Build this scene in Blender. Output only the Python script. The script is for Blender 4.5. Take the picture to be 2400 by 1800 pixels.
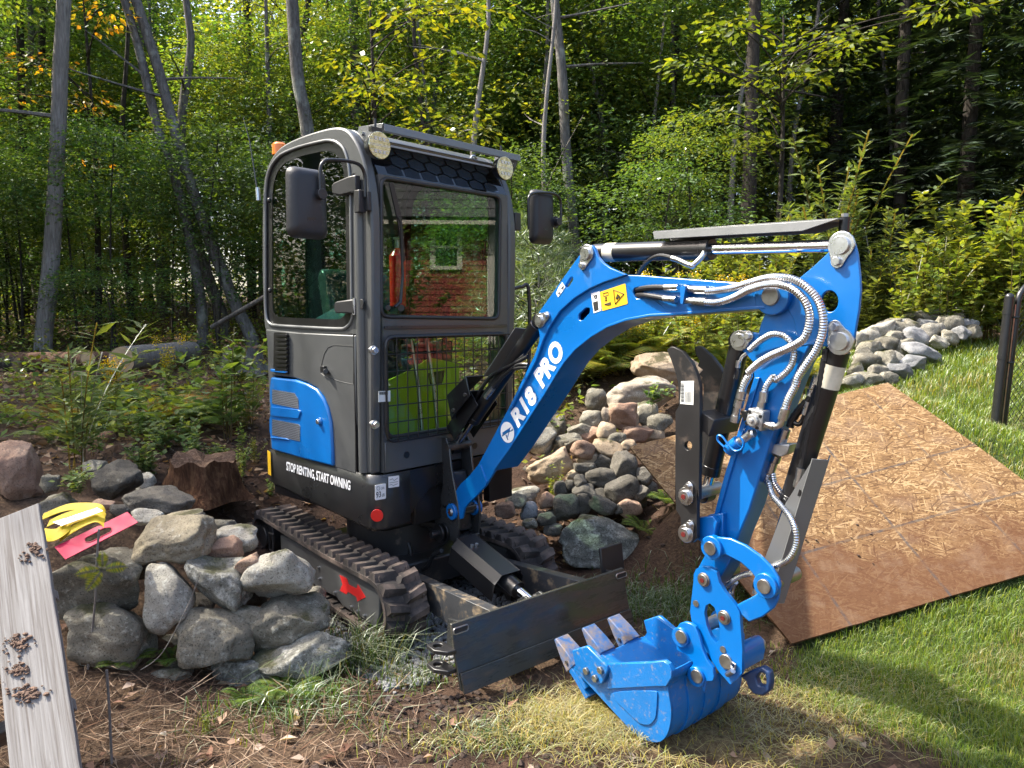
import bpy, bmesh, math, random
import numpy as np
from mathutils import Vector, Matrix, noise

for o in list(bpy.data.objects):
    bpy.data.objects.remove(o)
SC = bpy.context.scene
COL = SC.collection
R = math.radians
random.seed(7)

# ------------------------------------------------------------------ camera, sky, sun, exposure
F_PX, CX, CY = 1700.0, 1200.0, 900.0            # focal length and centre in photograph pixels
PITCH, CAM_H = R(5.54), 1.5
cam_data = bpy.data.cameras.new('camera')
cam_data.sensor_width = 36.0
cam_data.lens = 36.0 * F_PX / 2400.0
cam_data.clip_start = 0.05
cam_data.clip_end = 600.0
cam = bpy.data.objects.new('camera', cam_data)
COL.objects.link(cam)
cam.location = (0, 0, CAM_H)
cam.rotation_euler = (R(90) - PITCH, 0, 0)
SC.camera = cam

SUN_EL = R(51.0)
SUN_AZ = (-0.975, 0.222)                         # horizontal direction towards the sun
world = bpy.data.worlds.new('World')
SC.world = world
world.use_nodes = True
wn = world.node_tree.nodes
sky = wn.new('ShaderNodeTexSky')
sky.sky_type = 'NISHITA'
sky.sun_disc = False
sky.sun_elevation = SUN_EL
sky.sun_rotation = math.atan2(SUN_AZ[0], SUN_AZ[1])
sky.air_density = 0.9
sky.dust_density = 4.0
sky.ozone_density = 0.4
world.node_tree.links.new(sky.outputs[0], wn['Background'].inputs[0])
wn['Background'].inputs[1].default_value = 0.15
sun_data = bpy.data.lights.new('sun', 'SUN')
sun_data.energy = 3.3
sun_data.angle = R(0.53)
sun_data.color = (1.0, 0.945, 0.84)
sun = bpy.data.objects.new('sun', sun_data)
COL.objects.link(sun)
_s = Vector((SUN_AZ[0] * math.cos(SUN_EL), SUN_AZ[1] * math.cos(SUN_EL), math.sin(SUN_EL)))
sun.rotation_euler = _s.to_track_quat('Z', 'Y').to_euler()
sun.location = (-12, 4, 18)
SC.view_settings.view_transform = 'Standard'
SC.view_settings.look = 'None'
SC.view_settings.exposure = 1.85
SC.view_settings.gamma = 1.0
SC.view_settings.use_curve_mapping = False
SC.render.engine = 'CYCLES'
SC.cycles.use_denoising = True
SC.cycles.max_bounces = 10
SC.cycles.diffuse_bounces = 6
SC.cycles.transparent_max_bounces = 12
SC.cycles.use_adaptive_sampling = True
SC.cycles.adaptive_threshold = 0.012
SC.cycles.sample_clamp_indirect = 6.0
SC.cycles.caustics_reflective = False
SC.cycles.caustics_refractive = False

# ------------------------------------------------------------------ sight lines (to read real positions off the photograph)
def ray(px, py):
    x, u = (px - CX) / F_PX, -(py - CY) / F_PX
    return Vector((x, math.cos(PITCH) + u * math.sin(PITCH), -math.sin(PITCH) + u * math.cos(PITCH)))
def at_depth(px, py, y):
    d = ray(px, py)
    return Vector((d.x / d.y * y, y, CAM_H + d.z / d.y * y))
def on_z(px, py, z=0.0):
    d = ray(px, py)
    t = (z - CAM_H) / d.z
    return Vector((d.x * t, d.y * t, z))
class Frame:
    """A level frame: f forwards, r to its right, z up."""
    def __init__(s, o, heading):
        h = R(heading)
        s.o = Vector((o[0], o[1], 0)); s.f = Vector((math.cos(h), math.sin(h), 0)); s.r = Vector((math.sin(h), -math.cos(h), 0))
    def P(s, f, r, z):
        return s.o + s.f * f + s.r * r + Vector((0, 0, z))
    def on_r(s, px, py, r):                      # (f, z) where a sight line meets the plane r
        d = ray(px, py)
        t = (r + s.o.dot(s.r)) / d.dot(s.r)
        p = d * t
        return ((p - s.o).dot(s.f), CAM_H + d.z * t)
    def on_f(s, px, py, f):                      # (r, z) where a sight line meets the plane f
        d = ray(px, py)
        t = (f + s.o.dot(s.f)) / d.dot(s.f)
        p = d * t
        return ((p - s.o).dot(s.r), CAM_H + d.z * t)
    def pr(s, px, py, r):
        f, z = s.on_r(px, py, r); return s.P(f, r, z)
    def pf(s, px, py, f):
        r, z = s.on_f(px, py, f); return s.P(f, r, z)
def ZM(x0, y0, k):
    return lambda *pts: [(x0 + x * k, y0 + y * k) for x, y in pts]

# ------------------------------------------------------------------ materials
MATS = {}
def srgb(r, g, b):
    return tuple(((c / 255) / 12.92 if c / 255 <= .04045 else ((c / 255 + .055) / 1.055) ** 2.4) for c in (r, g, b))
def new_mat(name):
    m = bpy.data.materials.new(name); m.use_nodes = True
    nt = m.node_tree; nt.nodes.clear()
    out = nt.nodes.new('ShaderNodeOutputMaterial')
    return m, nt, out
def N(nt, kind, **kw):
    n = nt.nodes.new(kind)
    for k, v in kw.items():
        if k in n.inputs: n.inputs[k].default_value = v
        else: setattr(n, k, v)
    return n
def noise_tex(nt, scale, detail=4.0, rough=0.55, coord='Object', dist=0.0, vec=None):
    t = N(nt, 'ShaderNodeTexNoise'); t.inputs['Scale'].default_value = scale; t.inputs['Detail'].default_value = detail
    t.inputs['Roughness'].default_value = rough; t.inputs['Distortion'].default_value = dist
    if vec is None:
        c = N(nt, 'ShaderNodeTexCoord'); vec = c.outputs[coord]
    nt.links.new(vec, t.inputs['Vector'])
    return t
def ramp(nt, src, stops, interp='LINEAR'):
    r = N(nt, 'ShaderNodeValToRGB'); cr = r.color_ramp; cr.interpolation = interp
    while len(cr.elements) < len(stops): cr.elements.new(0.5)
    for e, (p, c) in zip(cr.elements, stops):
        e.position = p; e.color = (*c, 1) if len(c) == 3 else c
    nt.links.new(src, r.inputs[0])
    return r
def mixc(nt, fac, a, b, mode='MIX'):
    m = N(nt, 'ShaderNodeMix', data_type='RGBA', blend_type=mode)
    for sock, v in ((m.inputs[0], fac), (m.inputs[6], a), (m.inputs[7], b)):
        if hasattr(v, 'links') or hasattr(v, 'is_linked'): nt.links.new(v, sock)
        elif isinstance(v, (int, float)): sock.default_value = v
        else: sock.default_value = (*v, 1) if len(v) == 3 else v
    return m.outputs[2]
def bump(nt, height, strength=0.3, dist=0.01, normal=None):
    b = N(nt, 'ShaderNodeBump'); b.inputs['Strength'].default_value = strength; b.inputs['Distance'].default_value = dist
    nt.links.new(height, b.inputs['Height'])
    if normal is not None: nt.links.new(normal, b.inputs['Normal'])
    return b.outputs[0]
def principled(nt, out, base, rough=0.5, metallic=0.0, spec=0.5, coat=0.0, normal=None, trans=0.0):
    p = N(nt, 'ShaderNodeBsdfPrincipled')
    if hasattr(base, 'is_linked'): nt.links.new(base, p.inputs['Base Color'])
    else: p.inputs['Base Color'].default_value = (*base, 1)
    if hasattr(rough, 'is_linked'): nt.links.new(rough, p.inputs['Roughness'])
    else: p.inputs['Roughness'].default_value = rough
    p.inputs['Metallic'].default_value = metallic
    p.inputs['Specular IOR Level'].default_value = spec
    p.inputs['Coat Weight'].default_value = coat
    p.inputs['Coat Roughness'].default_value = 0.08
    if normal is not None: nt.links.new(normal, p.inputs['Normal'])
    nt.links.new(p.outputs[0], out.inputs[0])
    return p
def paint(name, base, rough=0.35, metallic=0.0, coat=0.0, var=0.12, dirt=None, dirt_amt=0.0, bumps=0.0, scale=6.0, spec=0.5, grime=9.0):
    """Plain coated surface with slight unevenness, optional dirt patches and fine relief."""
    m, nt, out = new_mat(name)
    n1 = noise_tex(nt, scale, 5, 0.6)
    dark = tuple(c * (1 - var) for c in base); lite = tuple(min(1, c * (1 + var)) for c in base)
    c = ramp(nt, n1.outputs[0], [(0.3, dark), (0.7, lite)]).outputs[0]
    rr = ramp(nt, n1.outputs[0], [(0.3, (max(0, rough - .06),) * 3), (0.75, (min(1, rough + .08),) * 3)]).outputs[0]
    if dirt is not None and dirt_amt > 0:
        n2 = noise_tex(nt, grime, 8, 0.68)
        f = ramp(nt, n2.outputs[0], [(0.62 - .28 * dirt_amt, (0,) * 3), (0.78 - .2 * dirt_amt, (1,) * 3)]).outputs[0]
        c = mixc(nt, f, c, dirt)
        rr = mixc(nt, f, rr, (0.9, 0.9, 0.9))
    nrm = None
    if bumps:
        n3 = noise_tex(nt, 90, 3)
        nrm = bump(nt, n3.outputs[0], bumps, 0.002)
    principled(nt, out, c, rr, metallic, spec, coat, nrm)
    MATS[name] = m
    return m

BLUE = paint('blue_paint', (0.0, 0.120, 0.40), 0.32, 0, 0.3, 0.07, (0.035, 0.15, 0.36), 0.16, 0.04, 4.0, grime=3.5)
BLUE_W = paint('worn_blue_paint', (0.003, 0.125, 0.38), 0.40, 0, 0.15, 0.10, (0.20, 0.19, 0.18), 0.22, 0.1, 5.0, grime=48)
GREY = paint('graphite_paint', (0.085, 0.088, 0.088), 0.42, 0.25, 0.15, 0.06, bumps=0.03)
GREYD = paint('dark_graphite_paint', (0.036, 0.037, 0.038), 0.3, 0.2, 0.25, 0.06)
GUARD = paint('guard_grey_paint', (0.17, 0.175, 0.175), 0.36, 0.25, 0.1, 0.06)
BLACK = paint('black_satin', (0.010, 0.010, 0.011), 0.32, 0.0, 0.1, 0.12)
BLACKD = paint('dusty_black_steel', (0.016, 0.0155, 0.016), 0.4, 0.0, 0.05, 0.15, (0.12, 0.085, 0.06), 0.18, 0.06, 5.0, grime=7)
PLASTIC = paint('black_plastic', (0.020, 0.020, 0.022), 0.45, 0.0, 0.0, 0.08, bumps=0.15)
CHROME = paint('chrome_rod', (0.75, 0.76, 0.78), 0.10, 1.0, 0.0, 0.03)
ZINC = paint('zinc_steel', (0.55, 0.56, 0.57), 0.30, 1.0, 0.0, 0.12, bumps=0.1, scale=40)
STEEL = paint('worn_steel', (0.34, 0.33, 0.31), 0.42, 1.0, 0.0, 0.2, (0.2, 0.10, 0.05), 0.1, 0.1, 30)
RUBBER = paint('muddy_rubber', (0.032, 0.028, 0.026), 0.78, 0.0, 0.0, 0.25, (0.17, 0.128, 0.104), 0.58, 0.35, 9.0, 0.3, grime=5)
RUBBERC = paint('black_hose_rubber', (0.012, 0.012, 0.013), 0.42, 0, 0, 0.1)
WHITE = paint('white_print', (0.78, 0.78, 0.78), 0.5, 0, 0, 0.03)
PAPER = paint('paper_label', (0.62, 0.62, 0.58), 0.6, 0, 0, 0.06)
YELLOWL = paint('warning_yellow', (0.80, 0.46, 0.02), 0.45, 0, 0, 0.04)
INK = paint('black_ink', (0.012, 0.012, 0.012), 0.6)
RED = paint('red_reflector', (0.55, 0.012, 0.010), 0.3, 0, 0.3, 0.05)
REDD = paint('dark_red_cap', (0.10, 0.008, 0.007), 0.5)
REDS = paint('red_sticker', (0.52, 0.016, 0.016), 0.4, 0, 0.1, 0.06)
ORANGE = paint('amber_lens', (0.85, 0.20, 0.01), 0.2, 0, 0.4, 0.05)
CREAM = paint('cream_label_band', (0.60, 0.56, 0.44), 0.5, 0, 0, 0.14, scale=30)
LIME = paint('lime_plastic', (0.50, 0.58, 0.012), 0.38, 0, 0, 0.05)
GREENV = paint('green_vinyl', (0.05, 0.072, 0.068), 0.25, 0, 0.3, 0.25, scale=14)
EXTRED = paint('extinguisher_red', (0.62, 0.02, 0.012), 0.25, 0, 0.4, 0.05)

def pane(name, tint, ior=1.5, refl_rough=0.0):
    """A thin sheet of glass: tinted see-through with a clear mirror image by Fresnel."""
    m, nt, out = new_mat(name)
    t = N(nt, 'ShaderNodeBsdfTransparent'); t.inputs[0].default_value = (*tint, 1)
    g = N(nt, 'ShaderNodeBsdfGlossy'); g.inputs['Roughness'].default_value = refl_rough
    fr = N(nt, 'ShaderNodeFresnel'); fr.inputs[0].default_value = ior
    geo = N(nt, 'ShaderNodeNewGeometry')
    ff = N(nt, 'ShaderNodeMath', operation='SUBTRACT'); ff.inputs[0].default_value = 1.0; nt.links.new(geo.outputs['Backfacing'], ff.inputs[1])
    fm = N(nt, 'ShaderNodeMath', operation='MULTIPLY'); nt.links.new(fr.outputs[0], fm.inputs[0]); nt.links.new(ff.outputs[0], fm.inputs[1])
    mx = N(nt, 'ShaderNodeMixShader')
    nt.links.new(fm.outputs[0], mx.inputs[0]); nt.links.new(t.outputs[0], mx.inputs[1]); nt.links.new(g.outputs[0], mx.inputs[2])
    nt.links.new(mx.outputs[0], out.inputs[0])
    MATS[name] = m
    return m
GLASS = pane('tinted_glass', (0.80, 0.89, 0.84), 1.75)
GLASSG = pane('green_side_glass', (0.62, 0.78, 0.71), 1.5)
def metal_hose_mat():
    m, nt, out = new_mat('ribbed_steel_hose')
    c = N(nt, 'ShaderNodeTexCoord')
    n1 = noise_tex(nt, 30, 3)
    principled(nt, out, ramp(nt, n1.outputs[0], [(0.3, (.42, .43, .44)), (.7, (.66, .67, .68))]).outputs[0], 0.26, 1.0)
    return m
HOSE = metal_hose_mat()

# ------------------------------------------------------------------ mesh building
class MB:
    def __init__(s):
        s.v = []; s.f = []
    def add(s, verts, faces):
        k = len(s.v); s.v += [tuple(p) for p in verts]; s.f += [tuple(i + k for i in f) for f in faces]
        return s
    def box(s, c, a, b, d):                      # centre and three half-axis vectors
        c, a, b, d = Vector(c), Vector(a), Vector(b), Vector(d)
        vs = [c + a * i + b * j + d * k for k in (-1, 1) for j in (-1, 1) for i in (-1, 1)]
        return s.add(vs, [(0, 2, 3, 1), (4, 5, 7, 6), (0, 1, 5, 4), (2, 6, 7, 3), (0, 4, 6, 2), (1, 3, 7, 5)])
    def tube(s, path, r, n=10, caps=True, closed=False):
        path = [Vector(p) for p in path]
        m = len(path)
        rs = r if isinstance(r, (list, tuple)) else [r] * m
        t0 = (path[1] - path[0]).normalized()
        u = t0.orthogonal().normalized()
        rings = []
        for i, p in enumerate(path):
            t = ((path[(i + 1) % m] - path[i - 1]) if closed else path[min(i + 1, m - 1)] - path[max(i - 1, 0)])
            t = t.normalized() if t.length > 1e-9 else t0
            u = u - t * u.dot(t)
            u = u.normalized() if u.length > 1e-6 else t.orthogonal().normalized()
            w = t.cross(u)
            rings.append([p + (u * math.cos(2 * math.pi * j / n) + w * math.sin(2 * math.pi * j / n)) * rs[i] for j in range(n)])
        vs = [p for q in rings for p in q]
        fs = []
        for i in range(m if closed else m - 1):
            i2 = (i + 1) % m
            for j in range(n):
                fs.append((i * n + j, i * n + (j + 1) % n, i2 * n + (j + 1) % n, i2 * n + j))
        if caps and not closed:
            fs.append(tuple(range(n - 1, -1, -1))); fs.append(tuple((m - 1) * n + j for j in range(n)))
        return s.add(vs, fs)
    def cyl(s, a, b, r, n=20, r2=None):
        return s.tube([a, b], [r, r if r2 is None else r2], n)
    def ball(s, c, r, n=10, sc=(1, 1, 1)):
        bm = bmesh.new(); bmesh.ops.create_icosphere(bm, subdivisions=2, radius=1.0)
        vs = [Vector(c) + Vector((v.co.x * r * sc[0], v.co.y * r * sc[1], v.co.z * r * sc[2])) for v in bm.verts]
        fs = [tuple(v.index for v in f.verts) for f in bm.faces]; bm.free()
        return s.add(vs, fs)
    def slab(s, outer, inner_offset, holes=()):
        """outer: list of 3D points (planar loop); inner_offset: vector to the other side; holes: list of loops."""
        off = Vector(inner_offset)
        bm = bmesh.new()
        loops = [list(map(Vector, outer))] + [list(map(Vector, h)) for h in holes]
        va = [[bm.verts.new(p) for p in lp] for lp in loops]
        ed = []
        for lp in va:
            for i in range(len(lp)): ed.append(bm.edges.new((lp[i], lp[(i + 1) % len(lp)])))
        res = bmesh.ops.triangle_fill(bm, use_beauty=True, use_dissolve=False, edges=ed)
        bm.verts.index_update(); bm.faces.ensure_lookup_table()
        tris = [tuple(v.index for v in f.verts) for f in bm.faces]
        vs = [v.co.copy() for v in bm.verts]
        bm.free()
        n = len(vs)
        k = len(s.v)
        s.v += [tuple(p) for p in vs] + [tuple(p + off) for p in vs]
        s.f += [tuple(k + i for i in t) for t in tris] + [tuple(k + n + i for i in reversed(t)) for t in tris]
        c = 0
        for lp in loops:
            m = len(lp)
            for i in range(m):
                a, b = c + i, c + (i + 1) % m
                s.f.append((k + a, k + b, k + n + b, k + n + a))
            c += m
        return s
    def build(s, name, mat, parent=None, bevel=0.0, smooth=35, seg=2):
        me = bpy.data.meshes.new(name)
        me.from_pydata(s.v, [], s.f)
        bm = bmesh.new(); bm.from_mesh(me)
        bmesh.ops.remove_doubles(bm, verts=bm.verts, dist=1e-6)
        bmesh.ops.recalc_face_normals(bm, faces=bm.faces)
        bm.to_mesh(me); bm.free()
        return mesh_obj(name, me, mat, parent, bevel, smooth, seg)
def mesh_obj(name, me, mat, parent=None, bevel=0.0, smooth=35, seg=2):
    if smooth:
        me.polygons.foreach_set('use_smooth', [True] * len(me.polygons))
        if smooth < 180: me.set_sharp_from_angle(angle=R(smooth))
    o = bpy.data.objects.new(name, me)
    for m in (mat if isinstance(mat, (list, tuple)) else [mat]): me.materials.append(m)
    COL.objects.link(o)
    if bevel:
        b = o.modifiers.new('bevel', 'BEVEL'); b.width = bevel; b.segments = seg; b.limit_method = 'ANGLE'; b.angle_limit = R(40)
    if parent is not None: child_of(o, parent)
    return o
def world_loc(o):
    p = Vector(o.location)
    while o.parent is not None:
        o = o.parent; p = p + Vector(o.location)
    return p
def child_of(o, parent):
    """Parent a mesh whose vertices are in world coordinates to a thing (or to a part of one)."""
    o.parent = parent
    root = parent
    while root.parent is not None: root = root.parent
    if parent is root: o.matrix_parent_inverse = Matrix.LocRotScale(root.location, root.rotation_euler, root.scale).inverted()
    else: o.matrix_parent_inverse = Matrix.Identity(4)
def thing(name, label, cat, loc=(0, 0, 0), group=None, kind=None):
    o = bpy.data.objects.new(name, None)
    o.empty_display_size = 0.1
    COL.objects.link(o); o.location = loc
    return tag(o, label, cat, group, kind)
def tag(o, label=None, cat=None, group=None, kind=None):
    for k, v in (('label', label), ('category', cat), ('group', group), ('kind', kind)):
        if v: o[k] = v
    return o
def np_mesh(name, V, Fc, mat, smooth=False, colors=None, mat_idx=None):
    """Fast mesh from arrays; faces all of one size."""
    me = bpy.data.meshes.new(name)
    V = np.asarray(V, np.float32); Fc = np.asarray(Fc, np.int32)
    k = Fc.shape[1]
    me.vertices.add(len(V)); me.vertices.foreach_set('co', V.ravel())
    me.loops.add(Fc.size); me.loops.foreach_set('vertex_index', Fc.ravel())
    me.polygons.add(len(Fc)); me.polygons.foreach_set('loop_start', np.arange(0, Fc.size, k, dtype=np.int32))
    if mat_idx is not None: me.polygons.foreach_set('material_index', np.asarray(mat_idx, np.int32))
    if smooth: me.polygons.foreach_set('use_smooth', np.ones(len(Fc), bool))
    if colors is not None:
        a = me.color_attributes.new('tone', 'FLOAT_COLOR', 'POINT')
        c = np.ones((len(V), 4), np.float32); c[:, :3] = colors
        a.data.foreach_set('color', c.ravel())
    me.update(calc_edges=True)
    o = bpy.data.objects.new(name, me); COL.objects.link(o)
    for m in (mat if isinstance(mat, (list, tuple)) else [mat]): me.materials.append(m)
    return o
def spline(pts, n=8):
    """Catmull-Rom through the points."""
    pts = [Vector(p) for p in pts]
    out = []
    for i in range(len(pts) - 1):
        p0, p1, p2, p3 = pts[max(i - 1, 0)], pts[i], pts[i + 1], pts[min(i + 2, len(pts) - 1)]
        for k in range(n):
            t = k / n
            out.append(0.5 * ((2 * p1) + (p2 - p0) * t + (2 * p0 - 5 * p1 + 4 * p2 - p3) * t * t + (3 * p1 - p0 - 3 * p2 + p3) * t ** 3))
    out.append(pts[-1])
    return out
def resample(path, step):
    path = [Vector(p) for p in path]
    out = [path[0]]; acc = 0.0
    for a, b in zip(path, path[1:]):
        L = (b - a).length
        if L < 1e-9: continue
        d = step - acc
        while d <= L:
            out.append(a + (b - a) * (d / L)); d += step
        acc = L - (d - step)
    return out
def lettering(name, text, mat, parent, tl, bl, tr, thick=0.0006, bold=0.0, shear=0.0, space=1.0):
    """Flat printed characters fitted between three corners: top left, bottom left, top right."""
    cu = bpy.data.curves.new(name, 'FONT'); cu.body = text; cu.offset = bold; cu.shear = shear; cu.space_character = space
    cu.fill_mode = 'BOTH'; cu.resolution_u = 4
    o = bpy.data.objects.new(name, cu); COL.objects.link(o)
    dg = bpy.context.evaluated_depsgraph_get(); dg.update()
    me = bpy.data.meshes.new_from_object(o.evaluated_get(dg))
    bpy.data.objects.remove(o)
    xs = [v.co.x for v in me.vertices]; ys = [v.co.y for v in me.vertices]
    x0, x1, y0, y1 = min(xs), max(xs), min(ys), max(ys)
    tl, bl, tr = Vector(tl), Vector(bl), Vector(tr)
    for v in me.vertices:
        a, b = (v.co.x - x0) / (x1 - x0), (y1 - v.co.y) / (y1 - y0)
        v.co = tl + (tr - tl) * a + (bl - tl) * b
    return mesh_obj(name, me, mat, parent, smooth=0)
# ------------------------------------------------------------------ terrain
_cp = [(-3.5, 1.0, .05), (-2.4, 1.6, -.02), (-1.2, 1.8, -.05), (0, 1.4, -.09), (1.2, 1.6, -.10), (2.4, 1.6, -.06), (3.6, 1.8, .02),
       (-1.6, 2.8, -.04), (-2.4, 2.6, 0.0), (-.8, 2.6, -.07), (0, 2.6, -.07), (.7, 2.75, -.085), (1.4, 2.5, -.07), (2.0, 2.7, .0),
       (-1.25, 3.6, -.10), (-.75, 3.05, -.095), (-.6, 3.3, -.10), (0, 3.2, -.075), (.6, 3.5, -.06), (-.7, 4.2, -.10), (-1.2, 4.0, -.10), (0, 4.1, -.09), (-.2, 4.7, -.02), (-1.15, 4.75, -.03), (-1.75, 4.3, .08),
       (-1.95, 3.75, .34), (-2.6, 3.5, .42), (-1.9, 4.7, .30), (-3.4, 3.4, .45),
       (-2.6, 5, .50), (-3.6, 5.4, .60), (-2.0, 6, .58), (-3, 7, .66), (-5, 7, .70), (-4, 9.2, .80), (-6.5, 9.6, .84), (-2, 9, .80), (-1.2, 6.2, .45), (-.5, 8, .85),
       (.5, 4.35, -.07), (.9, 4.1, -.03), (.6, 4.75, .0), (.1, 5.0, .10), (.6, 5.3, .26), (1.3, 5.4, .42), (1.0, 6.4, .78), (1.7, 6.5, .86), (2.2, 7.5, 1.15), (0, 7.2, .82), (0, 5.9, .45),
       (1.27, 3.18, -.035), (2.0, 3.65, .27), (2.9, 3.45, .29), (1.7, 4.1, .50), (2.4, 4.6, .98), (1.0, 4.3, .22),
       (3.3, 5.0, .70), (4, 6, .95), (2.6, 6.1, .78), (3.1, 7.0, .95), (3.7, 8.2, 1.12), (4.6, 5, .76), (4.2, 4, .52), (3.7, 3, .25), (2.7, 2.6, .06),
       (0, 12, 1.15), (-6, 13, 1.2), (6, 12, 1.3), (3.2, 9, 1.22), (10, 9, 1.35), (-10, 8, 1.0), (20, 22, 1.7), (-20, 22, 1.6), (0, 30, 2.0), (-12, 3, .6), (12, 3, .6),
       (0, -4, -.1), (12, -4, .2), (-12, -4, .2), (-40, 60, 3.0), (40, 60, 3.0), (0, 60, 3.0), (-40, 0, 1), (40, 0, 1), (0, -30, 0)]
_cp = np.array(_cp)
def _u(r2): return np.where(r2 > 1e-12, r2 * np.log(np.maximum(r2, 1e-12)), 0.0)
_A = _u(((_cp[:, None, :2] - _cp[None, :, :2]) ** 2).sum(-1)); _n = len(_cp)
_Pm = np.c_[np.ones(_n), _cp[:, :2]]
_M = np.zeros((_n + 3, _n + 3)); _M[:_n, :_n] = _A + np.eye(_n) * .01; _M[:_n, _n:] = _Pm; _M[_n:, :_n] = _Pm.T
_W = np.linalg.solve(_M, np.r_[_cp[:, 2], np.zeros(3)])
def gz_base(x, y):
    x = np.asarray(x, float).ravel(); y = np.asarray(y, float).ravel()
    out = np.empty(len(x))
    for i in range(0, len(x), 20000):
        q = np.c_[x[i:i + 20000], y[i:i + 20000]]
        r2 = ((q[:, None, :] - _cp[None, :, :2]) ** 2).sum(-1)
        out[i:i + 20000] = _u(r2) @ _W[:_n] + _W[_n] + q @ _W[_n + 1:]
    return out
def vnoise(x, y, s, seed=0.0):
    return np.array([noise.noise(Vector((a * s + seed, b * s - seed, seed))) for a, b in zip(x, y)])
def in_quad(x, y, quad):
    """Inside test for a convex loop of 2D points."""
    ok = np.ones(len(x), bool); sg = None
    for (ax, ay), (bx, by) in zip(quad, quad[1:] + quad[:1]):
        c = (bx - ax) * (y - ay) - (by - ay) * (x - ax)
        ok &= (c >= 0) if (sum((q[0] - p[0]) * (q[1] + p[1]) for p, q in zip(quad, quad[1:] + quad[:1])) < 0) else (c <= 0)
    return ok
def lawnness(x, y):
    """1 on the mown slope at the right, 0 on soil, gravel and wood floor."""
    x = np.asarray(x); y = np.asarray(y)
    edge = 1.02 + np.where(y < 2.9, (2.9 - y) * .75, (y - 2.9) * .42)
    w = np.clip((x - edge) / .35, 0, 1)
    far = np.clip((8.8 - y) / .8, 0, 1)
    return w * far
def gzs(x, y):
    """Ground height at arrays of points, with its small bumps and hollows."""
    x = np.asarray(x, float).ravel(); y = np.asarray(y, float).ravel()
    z = gz_base(x, y)
    near = (np.abs(x) < 9) & (y > 0) & (y < 14)
    xn, yn = x[near], y[near]
    pad = 1 - .8 * np.exp(-((np.hypot(xn + .45, yn - 3.85) / 1.0) ** 4))
    z[near] += pad * (vnoise(xn, yn, 2.2) * .030 + vnoise(xn, yn, 7, 3.1) * .016 + vnoise(xn, yn, 22, 5.7) * .009) * (1 - .6 * lawnness(xn, yn))
    return z
def gz(x, y): return float(gzs([x], [y])[0])
def ground():
    xs = np.unique(np.r_[np.linspace(-60, -9, 26), np.linspace(-9, -3, 60), np.linspace(-3, 4, 280), np.linspace(4, 9, 50), np.linspace(9, 60, 26)])
    ys = np.unique(np.r_[np.linspace(-30, 1.2, 24), np.linspace(1.2, 5.5, 190), np.linspace(5.5, 14, 110), np.linspace(14, 90, 40)])
    X, Y = np.meshgrid(xs, ys)
    x, y = X.ravel(), Y.ravel()
    z = gzs(x, y)
    nx, ny = len(xs), len(ys)
    idx = np.arange(nx * ny).reshape(ny, nx)
    Fq = np.stack([idx[:-1, :-1], idx[:-1, 1:], idx[1:, 1:], idx[1:, :-1]], -1).reshape(-1, 4)
    # what the ground is made of: red = turf, green = dark loose soil, blue = dry thatch
    w = np.zeros((len(x), 3), np.float32)
    w[:, 0] = lawnness(x, y)
    soil = np.exp(-(((x + 1.9) / 1.1) ** 2 + ((y - 5.0) / 1.1) ** 2)) + .95 * np.exp(-(((x + .15) / .8) ** 2 + ((y - 2.3 - .12 * x) / .26) ** 2)) + .8 * np.exp(-(((x - .9) / .7) ** 2 + ((y - 2.15) / .22) ** 2)) + .8 * np.exp(-(((x + .4) / .3) ** 2 + ((y - 2.85) / .25) ** 2)) + np.exp(-(((x - .35) / 1.0) ** 2 + ((y - 5.0) / .9) ** 2))
    w[:, 1] = np.clip(soil * 1.2, 0, 1)
    w[:, 2] = np.clip(np.exp(-(((x - .5) / .9) ** 2 + ((y - 2.6) / .4) ** 2)) * .8, 0, 1)
    o = np_mesh('ground', np.c_[x, y, z], Fq, ground_mat(), True, w)
    o['kind'] = 'structure'
    return o
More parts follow.
